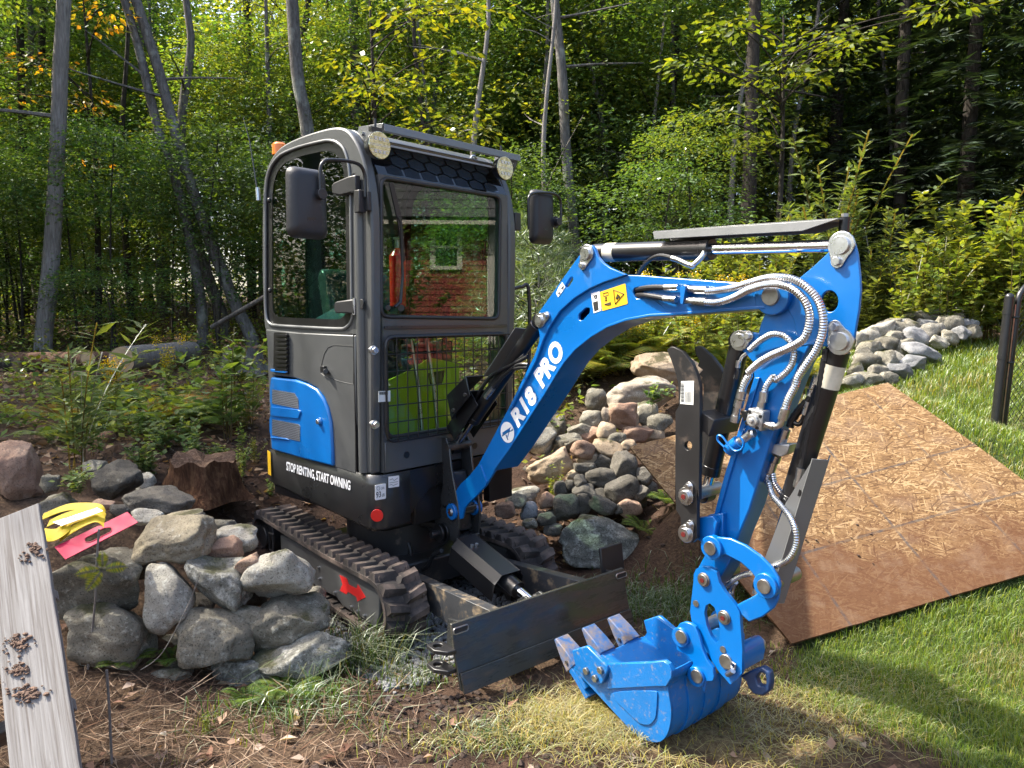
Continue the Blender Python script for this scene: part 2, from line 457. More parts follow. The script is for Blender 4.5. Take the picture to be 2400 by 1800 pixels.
def ground_mat():
    m, nt, out = new_mat('woodland_ground')
    at = N(nt, 'ShaderNodeAttribute', attribute_name='tone')
    sp = N(nt, 'ShaderNodeSeparateColor'); nt.links.new(at.outputs['Color'], sp.inputs[0])
    n1 = noise_tex(nt, 9, 8, .65); n2 = noise_tex(nt, 55, 6, .7); n3 = noise_tex(nt, 2.2, 4, .6)
    litter = ramp(nt, n2.outputs[0], [(.28, (.030, .020, .014)), (.5, (.085, .055, .036)), (.66, (.155, .10, .062)), (.8, (.23, .17, .11))]).outputs[0]
    soil = ramp(nt, n1.outputs[0], [(.3, (.030, .019, .014)), (.55, (.060, .036, .025)), (.75, (.105, .066, .046))]).outputs[0]
    thatch = ramp(nt, n2.outputs[0], [(.3, (.085, .055, .03)), (.5, (.20, .145, .075)), (.72, (.33, .26, .13))]).outputs[0]
    turf = ramp(nt, n2.outputs[0], [(.3, (.028, .045, .012)), (.55, (.065, .095, .022)), (.75, (.15, .14, .05))]).outputs[0]
    brk = ramp(nt, n3.outputs[0], [(.42, (0,) * 3), (.58, (1,) * 3)]).outputs[0]
    def thr(sock):
        a = N(nt, 'ShaderNodeMath', operation='MULTIPLY_ADD'); nt.links.new(n1.outputs[0], a.inputs[0]); a.inputs[1].default_value = .9; a.inputs[2].default_value = -.45
        b = N(nt, 'ShaderNodeMath', operation='ADD'); nt.links.new(a.outputs[0], b.inputs[0]); nt.links.new(sock, b.inputs[1])
        return ramp(nt, b.outputs[0], [(.38, (0,) * 3), (.62, (1,) * 3)]).outputs[0]
    c = mixc(nt, thr(sp.outputs[2]), litter, thatch)
    c = mixc(nt, thr(sp.outputs[1]), c, soil)
    c = mixc(nt, thr(sp.outputs[0]), c, turf)
    h = N(nt, 'ShaderNodeMath', operation='ADD'); nt.links.new(n1.outputs[0], h.inputs[0]); nt.links.new(n2.outputs[0], h.inputs[1])
    principled(nt, out, c, .95, 0, .15, 0, bump(nt, h.outputs[0], .8, .03))
    return m
ground()
# ------------------------------------------------------------------ the mini excavator
A1 = ZM(1030, 830, .25); A2 = ZM(1200, 500, .25); A3 = ZM(1620, 500, .25)
A4 = ZM(1530, 780, .4358); A5 = ZM(1550, 1120, .4358); A6 = ZM(1280, 1380, .4358)
B1 = ZM(590, 260, .4358); B2 = ZM(590, 620, .4358); B3 = ZM(600, 880, .4358); B4 = ZM(860, 740, .4358)
B5 = ZM(560, 1160, .4358); B6 = ZM(930, 1140, .4358); B7 = ZM(800, 260, .4358)
CTR = (-0.67, 4.19)
HF = Frame(CTR, -43.5)                           # cab and house
KP = HF.P(0.52, 0, 0)
BF = Frame(KP, -50.0)                            # boom, stick, bucket
CF = Frame(CTR, -50.5)                           # undercarriage and blade
EX = thing('mini_excavator', 'blue and graphite mini excavator with enclosed cab and folded boom', 'excavator', (CTR[0], CTR[1], -0.07))

def plate(name, fr, px, r0, r1, mat, parent=EX, holes=(), bevel=0.004, smooth=35):
    """A plate read off the photograph on the plane r0 of a frame and given real thickness to r1."""
    return MB().slab([fr.pr(x, y, r0) for x, y in px], fr.r * (r1 - r0), [[fr.pr(x, y, r0) for x, y in h] for h in holes]).build(name, mat, parent, bevel, smooth)
def fplate(name, fr, px, f0, f1, mat, parent=EX, holes=(), bevel=0.004):
    return MB().slab([fr.pf(x, y, f0) for x, y in px], fr.f * (f1 - f0), [[fr.pf(x, y, f0) for x, y in h] for h in holes]).build(name, mat, parent, bevel)
def prof(name, fr, fz, r0, r1, mat, parent=EX, holes=(), bevel=0.004, smooth=35):
    return MB().slab([fr.P(f, r0, z) for f, z in fz], fr.r * (r1 - r0), [[fr.P(f, r0, z) for f, z in h] for h in holes]).build(name, mat, parent, bevel, smooth)
def rzplate(name, fr, rz, f0, f1, mat, parent=EX, holes=(), bevel=0.004):
    return MB().slab([fr.P(f0, r, z) for r, z in rz], fr.f * (f1 - f0), [[fr.P(f0, r, z) for r, z in h] for h in holes]).build(name, mat, parent, bevel)
def round_poly(pts, rad, n=5):
    """Round the corners of a 2D loop."""
    out = []
    m = len(pts)
    for i in range(m):
        p0, p1, p2 = Vector(pts[i - 1]), Vector(pts[i]), Vector(pts[(i + 1) % m])
        a, b = (p0 - p1), (p2 - p1)
        rr = min(rad, a.length * .45, b.length * .45)
        s, e = p1 + a.normalized() * rr, p1 + b.normalized() * rr
        for k in range(n + 1):
            t = k / n
            q = s * (1 - t) ** 2 + p1 * 2 * t * (1 - t) + e * t * t
            out.append((q.x, q.y))
    return out
def smooth_loop(pts, n=4):
    """A closed smooth curve through 2D points."""
    out = []; m = len(pts); q = [Vector(p) for p in pts]
    for i in range(m):
        p0, p1, p2, p3 = q[i - 1], q[i], q[(i + 1) % m], q[(i + 2) % m]
        for k in range(n):
            t = k / n; w = .8
            a = (p2 - p0) * .5 * w; b_ = (p3 - p1) * .5 * w
            L = (p2 - p1).length
            if a.length > L: a = a.normalized() * L
            if b_.length > L: b_ = b_.normalized() * L
            r = p1 * (2 * t ** 3 - 3 * t * t + 1) + a * (t ** 3 - 2 * t * t + t) + p2 * (-2 * t ** 3 + 3 * t * t) + b_ * (t ** 3 - t * t)
            out.append((r.x, r.y))
    return out
def circ(c, r, n=16, ry=None):
    return [(c[0] + r * math.cos(2 * math.pi * i / n), c[1] + (ry or r) * math.sin(2 * math.pi * i / n)) for i in range(n)]
def pin(fr, px, py, r_face, rad, out=0.02, name='pin', parent=EX, mat=ZINC, washer=1.45, red=False, keeper=None):
    f, z = fr.on_r(px, py, r_face)
    b = MB()
    b.cyl(fr.P(f, r_face - .004, z), fr.P(f, r_face + out, z), rad, 20)
    b.cyl(fr.P(f, r_face - .003, z), fr.P(f, r_face + out * .45, z), rad * washer, 22)
    if keeper is not None:                       # flat locking tab with its bolt
        f2, z2 = fr.on_r(keeper[0], keeper[1], r_face)
        d = Vector((f2 - f, z2 - z)); L = d.length; d /= L; q = Vector((-d.y, d.x))
        w1, w2 = rad * 1.5, rad * .75
        lp = [(f + q.x * w1 * math.sin(a) - d.x * w1 * math.cos(a), z + q.y * w1 * math.sin(a) - d.y * w1 * math.cos(a)) for a in np.linspace(-1.5, 1.5, 9)]
        lp += [(f2 + q.x * w2 * math.sin(a) + d.x * w2 * math.cos(a), z2 + q.y * w2 * math.sin(a) + d.y * w2 * math.cos(a)) for a in np.linspace(1.5, -1.5, 9)]
        b.slab([fr.P(u, r_face + .001, v) for u, v in lp], fr.r * .007)
        b.cyl(fr.P(f2, r_face, z2), fr.P(f2, r_face + .02, z2), rad * .5, 6)
    o = b.build(name, mat, parent, 0.0012)
    if red:
        MB().cyl(fr.P(f, r_face + out - .004, z), fr.P(f, r_face + out + .0025, z), rad * .42, 12).build('red_grease_cap', REDD, o)
    return o
def tube_px(fr, pts, r, rad, name, mat, parent=EX, n=10, dens=8, rib=None, rs=None):
    """A hose laid along points read on planes r (one value, or one for each point)."""
    rr = r if isinstance(r, (list, tuple)) else [r] * len(pts)
    path = spline([fr.pr(x, y, q) for (x, y), q in zip(pts, rr)], dens)
    if rib:
        path = resample(path, rib)
        rad = [rad * (1.0 if i % 2 else 0.86) for i in range(len(path))]
    return MB().tube(path, rad, n).build(name, mat, parent, 0, 60 if not rib else 25)

# ---- undercarriage: two rubber tracks with frames
TR, TB = 0.24, -0.05                             # top and bottom of the belt
def belt_path(f0, f1, top, bot, n=14):
    """Closed loop in (f, z) with outward normals."""
    rad = (top - bot) / 2; zc = (top + bot) / 2
    pts = []
    def add(f, z, nf, nz): pts.append((f, z, nf, nz))
    L = f1 - f0 - 2 * rad
    for i in range(24): add(f0 + rad + L * i / 24, top - 0.010 * math.sin(math.pi * i / 24), 0, 1)
    for i in range(n): a = math.pi / 2 - math.pi * i / n; add(f1 - rad + rad * math.cos(a), zc + rad * math.sin(a), math.cos(a), math.sin(a))
    for i in range(24): add(f1 - rad - L * i / 24, bot, 0, -1)
    for i in range(n): a = -math.pi / 2 - math.pi * i / n; add(f0 + rad + rad * math.cos(a), zc + rad * math.sin(a), math.cos(a), math.sin(a))
    return pts
lug_me = {}
def lug_mesh(side):
    """One moulded tread block: a raised wedge slanting towards the belt's middle."""
    if side in lug_me: return lug_me[side]
    b = MB()
    s = side
    base = [(-.034, .112 * s), (.036, .112 * s), (.056, -.016 * s), (-.004, -.016 * s)]
    top = [(-.016, .104 * s), (.018, .104 * s), (.040, .004 * s), (.014, .004 * s)]
    vs = [(x, y, -0.004) for x, y in base] + [(x, y, 0.033) for x, y in top]
    b.add(vs, [(0, 1, 5, 4), (1, 2, 6, 5), (2, 3, 7, 6), (3, 0, 4, 7), (4, 5, 6, 7), (3, 2, 1, 0)])
    for k in range(4):                           # fine moulded ribs on the block's flank
        y = (.088 - .020 * k) * s
        b.box((0.036 - .002 * k, y, 0.009), (.005, 0, 0), (0, .0035, 0), (-.006, 0, .010))
    me = bpy.data.meshes.new('tread_lug'); me.from_pydata(b.v, [], b.f)
    bm = bmesh.new(); bm.from_mesh(me); bmesh.ops.recalc_face_normals(bm, faces=bm.faces); bm.to_mesh(me); bm.free()
    me.materials.append(RUBBER)
    lug_me[side] = me
    return me
def make_track(r_out, r_in, label):
    rc = (r_out + r_in) / 2
    pth = belt_path(-0.93, 0.79, TR, TB)
    m = len(pth)
    b = MB()
    th = 0.022
    rows = [(r_out, 0), (r_out, -th), (r_in, -th), (r_in, 0), (rc, 0.004)]
    vs = []
    for f, z, nf, nz in pth:
        for r, o in rows: vs.append(CF.P(f + nf * o, r, z + nz * o))
    k = len(rows); fs = []
    for i in range(m):
        j = (i + 1) % m
        for a, c in ((0, 1), (1, 2), (2, 3), (3, 4), (4, 0)): fs.append((i * k + a, i * k + c, j * k + c, j * k + a))
    b.add(vs, fs)
    tr = b.build('track', RUBBER, EX, 0, 40)
    tr['label'] = label
    # drive teeth inside the belt
    b = MB()
    cum = [0.0]
    for i in range(m):
        a, c = pth[i], pth[(i + 1) % m]
        cum.append(cum[-1] + math.hypot(c[0] - a[0], c[1] - a[1]))
    def along(s):
        s %= cum[-1]
        for i in range(m):
            if cum[i + 1] >= s: break
        t = (s - cum[i]) / max(1e-9, cum[i + 1] - cum[i])
        a, c = pth[i], pth[(i + 1) % m]
        v = [a[q] + (c[q] - a[q]) * t for q in range(4)]
        l = math.hypot(v[2], v[3])
        return v[0], v[1], v[2] / l, v[3] / l
    n = 42
    for i in range(n):
        for side in (1, -1):
            f, z, nf, nz = along((i + (0.5 if side < 0 else 0)) * cum[-1] / n)
            X = CF.f * nz + Vector((0, 0, -nf)); Y = CF.r; Zz = CF.f * nf + Vector((0, 0, nz))
            o = bpy.data.objects.new('tread_lug', lug_mesh(side)); COL.objects.link(o)
            P = CF.P(f, rc, z)
            M = Matrix(((X.x, Y.x, Zz.x, P.x), (X.y, Y.y, Zz.y, P.y), (X.z, Y.z, Zz.z, P.z), (0, 0, 0, 1)))
            o.parent = tr; o.matrix_basis = M
        f, z, nf, nz = along(i * cum[-1] / n)
        X = CF.f * nz + Vector((0, 0, -nf)); Zz = CF.f * nf + Vector((0, 0, nz))
        b.box(CF.P(f, rc, z) - Zz * 0.026, X * .010, CF.r * .100, Zz * .005)
    b.build('belt_rib', RUBBER, tr, 0, 0)
    return tr
make_track(0.54, 0.31, 'muddy rubber track nearest the stone wall')
make_track(-0.30, -0.53, 'muddy rubber track beside the rock heap')
def track_frame(s, r_face):
    fr_px = [(-0.60, 0.165), (-0.10, 0.178), (0.56, 0.178), (0.62, 0.15), (0.63, 0.03), (0.60, -0.01), (0.42, -0.02), (0.30, 0.0), (0.26, 0.025), (-0.05, 0.02), (-0.12, -0.01), (-0.50, 0.0), (-0.60, 0.05)]
    if s > 0: fr_px = [CF.on_r(x, y, r_face) for x, y in B5((222, 215), (400, 305), (570, 385), (750, 478), (757, 500), (755, 640), (745, 712), (735, 715), (640, 650), (560, 600), (520, 548), (420, 500), (395, 470), (240, 380), (225, 300))]
    o = prof('track_frame', CF, fr_px, r_face * s, (r_face - .15) * s, GREY, EX, bevel=0.006)
    b = MB()
    for f in (-.28, .02, .30, .52):
        b.cyl(CF.P(f, (r_face - .06) * s, -.002), CF.P(f, (r_face - .12) * s, -.002), 0.035, 16)
    b.build('roller', BLACKD, o)
    b = MB()
    for f, z in ((.40, .02), (.47, .02), (.54, .02), (.22, .04), (.02, .12), (.03, .06), (-.10, .03)):
        b.cyl(CF.P(f, r_face * s, z), CF.P(f, (r_face + .012) * s, z), 0.009, 6)
    b.build('bolt', ZINC, o)
    MB().cyl(CF.P(-.79, (r_face - .02) * s, .095), CF.P(-.79, (r_face - .16) * s, .095), .118, 28).cyl(CF.P(-.79, (r_face + .01) * s, .095), CF.P(-.79, (r_face - .02) * s, .095), .07, 24).build('sprocket', BLACKD, EX, .004)
    MB().cyl(CF.P(.655, (r_face - .03) * s, .095), CF.P(.655, (r_face - .15) * s, .095), .112, 28).build('idler_wheel', BLACKD, EX, .004)
    MB().tube([CF.P(-.66, (r_face + .012) * s, .155), CF.P(-.60, (r_face + .012) * s, .158), CF.P(-.60, (r_face + .012) * s, .05), CF.P(-.66, (r_face + .012) * s, .05)], .007, 8, closed=True).build('tie_down_loop', BLACKD, o)
    return o
tf = track_frame(1, 0.515)
track_frame(-1, 0.505)
# red arrow showing the way forwards
ar = [(.10, .150), (.135, .110), (.30, .098), (.30, .130), (.385, .070), (.29, .020), (.295, .055), (.135, .066), (.10, .040), (.115, .095)]
ar = [CF.on_r(x, y, .517) for x, y in B5((540, 430), (580, 450), (590, 483), (632, 503), (638, 480), (681, 550), (636, 573), (630, 548), (585, 520), (578, 535), (541, 515), (556, 480))]
prof('direction_arrow', CF, ar, .5165, .5155, REDS, tf, bevel=0)
# centre of the undercarriage
MB().box(CF.P(0, 0, .10), CF.f * .42, CF.r * .33, Vector((0, 0, .075))).build('carbody', BLACKD, EX, .012)
MB().cyl(CF.P(0, 0, .17), CF.P(0, 0, .43), .30, 32).build('slew_ring', BLACKD, EX, .004)

# ---- dozer blade
def blade():
    prof2 = [(1.315, .245), (1.330, .170), (1.345, .10), (1.368, .03), (1.385, -.012)]
    b = MB()
    bl = []
    for f, z in prof2: bl.append((f, z))
    loop = bl + [(f - .014, z) for f, z in reversed(bl)]
    sl = lambda r: [CF.P(f, r, z) for f, z in loop]
    o = MB().slab(sl(.535), CF.r * (-1.035)).build('dozer_blade', [BLADE], EX, .003)
    # bolted cutting edge
    MB().slab([CF.P(f, .530, z) for f, z in ((1.366, .055), (1.372, .055), (1.398, -.022), (1.386, -.022))], CF.r * (-1.025)).build('cutting_edge', BLADE, o, .002)
    for s, nm in ((.50, 0), (-.47, 1)):
        # lashing slot near each upper corner, seen as a proud worn rim
        f0, z0 = 1.3185, .215
        lp = round_poly([(s - .042, z0 - .012), (s + .030, z0 - .012), (s + .030, z0 + .012), (s - .042, z0 + .012)], .012)
        MB().tube([CF.P(f0 + .006 - (z - z0) * .1, r, z) for r, z in lp], .0035, 6, closed=True).build('lashing_slot_rim', STEEL, o)
        MB().slab([CF.P(f0 + .0065 - (z - z0) * .1, r, z) for r, z in lp], CF.f * .0015).build('lashing_slot', INK, o)
    # back stiffening tube and push arms
    MB().cyl(CF.P(1.255, .19, .155), CF.P(1.255, -.24, .155), .036, 22).build('back_tube', GREYD, o, .002)
    for s in (1, -1):
        MB().slab([CF.P(.45, s * .255, .16), CF.P(1.30, s * .30, .225), CF.P(1.32, s * .30, .03), CF.P(.45, s * .255, .045)], CF.r * (-.055 * s)).build('push_arm', ARMG, o, .006)
        MB().slab([CF.P(1.315, s * .47, .235), CF.P(1.20, s * .475, .215), CF.P(1.19, s * .475, .10), CF.P(1.335, s * .47, .06)], CF.r * (-.014 * s)).build('gusset', GREYD, o, .003)
    for z in (.05, .13):
        MB().slab([CF.P(1.345, .53, z), CF.P(1.25, .53, z), CF.P(1.22, .55, z), CF.P(1.23, .60, z), CF.P(1.29, .605, z), CF.P(1.34, .57, z)], Vector((0, 0, .018)),
                  [[CF.P(1.265 + .02 * math.cos(a), .568 + .02 * math.sin(a), z) for a in np.linspace(0, 2 * math.pi, 12, endpoint=False)]]).build('tie_down_lug', BLACKD, o, .003)
    MB().slab([CF.P(1.20, -.44, .33), CF.P(1.20, -.60, .33), CF.P(1.22, -.60, .19), CF.P(1.22, -.44, .19)], CF.f * .016).build('extension_plate', BLACKD, o, .004)
    # lift cylinder with its folded guard
    a, c = CF.P(.52, .0, .34), CF.P(1.21, -.03, .135)
    d = (c - a)
    MB().cyl(a + d * .25, a + d * .80, .042, 22).build('blade_cylinder', BLACK, o, .003)
    MB().cyl(a + d * .78, a + d * .97, .022, 18).build('blade_cylinder_rod', CHROME, o)
    for s in (.035, -.055):
        MB().slab([CF.P(1.15, s, .10), CF.P(1.29, s, .10), CF.P(1.29, s, .19), CF.P(1.20, s, .205), CF.P(1.15, s, .17)], CF.r * .016).build('cylinder_lug', GREYD, o, .003)
    MB().cyl(CF.P(1.205, .075, .145), CF.P(1.205, -.085, .145), .018, 16).build('cylinder_pin', ZINC, o, .002)
    up = Vector((0, 0, 1))
    g = MB()
    e = d.normalized(); w = CF.r; nrm = w.cross(e); nrm = nrm if nrm.z > 0 else -nrm
    s0, s1 = a + d * .20 + nrm * .052, a + d * .70 + nrm * .052
    t = .004
    for (p, q) in (((-.055, 0), (.055, 0)), ((.055, 0), (.088, -.045)), ((.088, -.045), (.088, -.14)), ((-.055, 0), (-.088, -.045)), ((-.088, -.045), (-.088, -.12))):
        P = [s0 + w * p[0] + nrm * p[1], s1 + w * p[0] + nrm * p[1], s1 + w * q[0] + nrm * q[1], s0 + w * q[0] + nrm * q[1]]
        nn = (P[1] - P[0]).cross(P[3] - P[0]).normalized() * t
        g.slab(P, nn)
    go = g.build('cylinder_guard', BLACK, o, .0015)
    b = MB()
    for q in (.035, .065): b.cyl(a + d * .33 + nrm * .05 + w * (q - .03), a + d * .33 + nrm * .064 + w * (q - .03), .009, 6)
    b.build('bolt', ZINC, o)
    b = MB()
    for q in (-.05, -.02, .02, .05): b.cyl(CF.P(.50, q - .006, .335), CF.P(.50, q + .006, .335), .05, 20)
    b.cyl(CF.P(.50, -.10, .335), CF.P(.50, .10, .335), .02, 14)
    b.build('cylinder_clevis', BLACK, o, .002)
    return o
def blade_mat():
    m, nt, out = new_mat('scuffed_blade_paint')
    n1 = noise_tex(nt, 3, 5)
    c = ramp(nt, n1.outputs[0], [(.3, (.050, .047, .037)), (.7, (.072, .069, .056))]).outputs[0]
    tc = N(nt, 'ShaderNodeTexCoord')
    mp = N(nt, 'ShaderNodeMapping'); mp.inputs['Rotation'].default_value = (0, 0, R(50.5)); mp.inputs['Scale'].default_value = (1, 1, 6)
    nt.links.new(tc.outputs['Object'], mp.inputs[0])
    n2 = noise_tex(nt, 5, 9, .7, vec=mp.outputs[0])
    f = ramp(nt, n2.outputs[0], [(.60, (0, 0, 0)), (.68, (1, 1, 1))]).outputs[0]
    c = mixc(nt, f, c, (.10, .068, .045))
    rr = ramp(nt, n2.outputs[0], [(.4, (.16,) * 3), (.66, (.5,) * 3)]).outputs[0]
    principled(nt, out, c, rr, 0.3, .6)
    return m
BLADE = blade_mat()
ARMG = paint('dusty_arm_paint', (.05, .052, .056), .4, .2, 0, .1, (.30, .22, .13), .34, grime=16)
blade()
for pts in (((860, 1352), (790, 1150), (730, 1150), (700, 1250)),):
    pass

# ---- house: skirt casting
SKR = [(638, 1058), (700, 1076), (837, 1117), (872, 1119), (884, 1170), (880, 1247), (868, 1251), (844, 1243), (731, 1195), (650, 1160), (638, 1122)]
fz = [HF.on_r(x, y, .5) for x, y in SKR]
zs_top, zs_bot = .705, .415
def skirt():
    # plan outline of the counterweight skirt, rounded at the front corner
    plan = [(-.56, .50), (.40, .50), (.445, .49), (.475, .46), (.482, .40), (.482, .30)]
    b = MB()
    rows = []
    n = len(plan)
    def zb(f): return .415 if f > .2 else .415 + max(0, (.2 - f)) * .10
    for f, r in plan: rows.append([HF.P(f, r, zs_top), HF.P(f, r + (.0 if f > .45 else .0), zs_top - .06), HF.P(f - .004, r - .004, zb(f) + .03), HF.P(f - .03 * (f > .4), r - .035, zb(f))])
    k = 4
    fs = [(i * k + j, i * k + j + 1, (i + 1) * k + j + 1, (i + 1) * k + j) for i in range(n - 1) for j in range(k - 1)]
    b.add([p for q in rows for p in q], fs)
    o = b.build('counterweight_skirt', GREYD, EX, 0, 50)
    so = o.modifiers.new('thick', 'SOLIDIFY'); so.thickness = 0.02; so.offset = 0
    # rest of the skirt: rear and far side as one body, and the deck plate
    MB().slab([HF.P(-.56, .485, zs_top - .004), HF.P(-.70, .36, zs_top - .004), HF.P(-.74, 0, zs_top - .004), HF.P(-.70, -.36, zs_top - .004), HF.P(-.56, -.49, zs_top - .004), HF.P(.46, -.49, zs_top - .004), HF.P(.46, .30, zs_top - .004), HF.P(.46, .47, zs_top - .004)], Vector((0, 0, -.05))).build('deck_plate', GREYD, EX, .004)
    MB().slab([HF.P(-.56, .485, zs_top - .056), HF.P(-.70, .36, zs_top - .056), HF.P(-.74, 0, zs_top - .056), HF.P(-.70, -.36, zs_top - .056), HF.P(-.56, -.48, zs_top - .056), HF.P(.10, -.48, zs_top - .056), HF.P(.10, .46, zs_top - .056)], Vector((0, 0, -.21))).build('counterweight', BLACK, EX, .01)
    MB().slab([HF.P(.482, .30, zs_top - .002), HF.P(.482, -.49, zs_top - .002), HF.P(.482, -.49, .60), HF.P(.482, .10, .60), HF.P(.482, .17, .58), HF.P(.482, .24, .52), HF.P(.482, .30, .46)], HF.f * (-.02)).build('front_apron', BLACK, EX, .003)
    MB().slab([HF.P(.46, -.30, .60), HF.P(.46, -.49, .60), HF.P(.46, -.49, .42), HF.P(.46, -.30, .42)], HF.f * (-.05)).build('front_apron', BLACK, EX, .003)
    return o
SK = skirt()
P3 = lambda *p: [HF.pr(x, y, .5135) for x, y in B3(*p)]
tl, bl_, tr_ = P3((163, 462), (163, 518), (508, 566))
lettering('lettering', 'STOP RENTING, START OWNING', WHITE, SK, tl, bl_, tr_, bold=0.030, space=.98)
# round red reflector on the skirt corner and stickers on the apron
cpt = HF.P(.462, .4835, .505)
nrm = (HF.f * .65 + HF.r * .76).normalized()
MB().cyl(cpt + nrm * .004, cpt + nrm * .0125, .031, 28).build('red_reflector', RED, SK, .001)
def sticker(px, f, name, mat, parent=EX, fr=HF, t=.0012):
    return MB().slab([fr.pf(x, y, f) for x, y in px], fr.f * t).build(name, mat, parent)
s1 = sticker(round_poly(B3((640, 590), (698, 580), (698, 662), (640, 672)), 3), .4935, 'noise_sticker', WHITE)
q = [HF.pf(x, y, .4957) for x, y in B3((646, 628), (646, 660), (672, 622))]
lettering('lettering', '93', INK, s1, *q, bold=.01)
q = [HF.pf(x, y, .4957) for x, y in B3((677, 636), (677, 652), (692, 633))]
lettering('lettering', 'dB', INK, s1, *q)
q = [HF.pf(x, y, .4957) for x, y in B3((674, 600), (674, 615), (690, 597))]
lettering('lettering', 'LWA', INK, s1, *q)
MB().tube([HF.pf(x, y, .4962) for x, y in B3(*circ((658, 607), 9, 6, 11))], .0009, 5, closed=True).build('sound_symbol', INK, s1)
s2 = sticker(round_poly(B3((712, 545), (769, 537), (769, 597), (712, 605)), 2), .4935, 'diagram_sticker', WHITE)
for i, pp in enumerate((((718, 563), (735, 555), (742, 566), (762, 551)), ((718, 590), (730, 586), (738, 592), (762, 582)), ((718, 578), (764, 571)))):
    MB().tube([HF.pf(x, y, .4962) for x, y in B3(*pp)], .0010, 5).build('diagram_line', INK, s2)
sticker(B3((62, 405), (80, 410), (84, 535), (70, 532)), 0, 'x', YELLOWL) if False else None
MB().slab([HF.pr(x, y, .516) for x, y in B3((62, 402), (78, 412), (82, 540), (66, 530))], HF.r * .001).build('yellow_sticker', YELLOWL, SK)

# ---- cab shell: side frames with window openings, roof, rear, front frame
CAB_O = [(872, 1114), (873, 700), (871, 520), (866, 450), (858, 400), (846, 358), (832, 328), (815, 306), (795, 298), (765, 301), (715, 316), (672, 335), (648, 354), (630, 382), (619, 418), (615, 470), (614, 620), (618, 750), (624, 776)]
WIN = B1((76, 952), (76, 460), (86, 360), (110, 292), (160, 235), (260, 193), (400, 160), (455, 168), (497, 205), (522, 280), (533, 400), (537, 700)) + B2((540, 190), (543, 285), (524, 325), (490, 346), (300, 338), (112, 325), (86, 300), (77, 240))
O_fz = [HF.on_r(x, y, .5) for x, y in CAB_O]
W_fz = smooth_loop([HF.on_r(x, y, .5) for x, y in WIN], 3)
low = [(O_fz[-1][0] + .0, .705), ]
O_fz = O_fz[:1] + [(p.x, p.y) for p in (lambda q: [v for v in spline([Vector((a, b, 0)) for a, b in q], 3)])(O_fz[1:])]
full = O_fz + [(O_fz[-1][0], .708)]
full = [(f, max(z, .708)) for f, z in full]
lowhole = [(-.50, .74), (.30, .74), (.30, 1.395), (-.50, 1.385)]
for s in (1, -1):
    prof('cab_side_frame', HF, full, .5 * s, .445 * s, GREY, EX, [W_fz, lowhole], bevel=.014)
    # glass and its rubber seal
    gl = prof('side_window', HF, W_fz, .492 * s, .486 * s, GLASSG, EX, bevel=0)
    MB().tube([HF.P(f, .502 * s, z) for f, z in W_fz], .0085, 8, closed=True).build('window_seal', GUARD, gl, 0, 60)
    rim = []
    cx_, cz_ = sum(f for f, z in W_fz) / len(W_fz), sum(z for f, z in W_fz) / len(W_fz)
    inner = [(cx_ + (f - cx_) * .86, cz_ + (z - cz_) * .90) for f, z in W_fz]
    MB().slab([HF.P(f, .4955 * s, z) for f, z in W_fz], HF.r * (-.001 * s), [[HF.P(f, .4955 * s, z) for f, z in inner]]).build('window_border_print', BLACK, gl)
# roof and rear as one bent sheet
i0 = min(range(len(full)), key=lambda i: abs(full[i][0] - .36) + (full[i][1] < 2.2) * 9)
i1 = min(range(len(full)), key=lambda i: abs(full[i][1] - 2.05) + (full[i][0] > 0) * 9)
pa = full[i0:i1 + 1]
SKY1 = full[i0]
ring = pa + [(f + (.0 - (f - .0)) * .0 + (-.03 if f > .3 else .03 if f < -.45 else 0), z - .035) for f, z in reversed(pa)]
MB().slab([HF.P(f, .444, z) for f, z in ring], HF.r * (-.888)).build('roof', GREY, EX, .003)
rear_f = full[-2][0]
rzplate('rear_panel', HF, [(-.444, .71), (.444, .71), (.444, 1.42), (-.444, 1.42)], rear_f + .0, rear_f + .03, BLACK)
gl = rzplate('rear_window', HF, [(-.444, 1.422), (.444, 1.422), (.444, 2.05), (-.444, 2.05)], rear_f + .02, rear_f + .026, GLASSG, bevel=0)

FW = .468                                        # plane of the front frame
f_tl, f_tr, f_br, f_bl = (893, 416), (1172, 461), (1168, 747), (893, 742)
ws = round_poly([HF.on_f(x, y, FW) for x, y in (f_tl, f_tr, f_br, f_bl)], .045)
gzq = [(.444 - .02, 1.385), (-.43, 1.385), (-.43, .885), (.444 - .02, .885)]
gr = round_poly(gzq, .05)
fr_out = [(.4435, .71), (-.4435, .71), (-.4435, 2.165), (.4435, 2.165)]
rzplate('front_frame', HF, fr_out, FW, FW - .03, GREY, EX, [ws, gr], bevel=.005)
wsg = rzplate('windshield', HF, round_poly([(ws[0][0], 0)] and [(max(p[0] for p in ws) - .004, max(p[1] for p in ws) - .004), (min(p[0] for p in ws) + .004, max(p[1] for p in ws) - .004), (min(p[0] for p in ws) + .004, min(p[1] for p in ws) + .004), (max(p[0] for p in ws) - .004, min(p[1] for p in ws) + .004)], .045), FW - .010, FW - .015, GLASS, EX, bevel=0)
MB().tube([HF.P(FW + .002, r, z) for r, z in ws], .010, 8, closed=True).build('windshield_seal', PLASTIC, wsg, 0, 60)
lwg = rzplate('lower_window', HF, round_poly([(.42, 1.38), (-.426, 1.38), (-.426, .89), (.42, .89)], .05), FW - .012, FW - .017, GLASS, EX, bevel=0)
MB().tube([HF.P(FW + .002, r, z) for r, z in gr], .012, 8, closed=True).build('window_seal', PLASTIC, lwg, 0, 60)
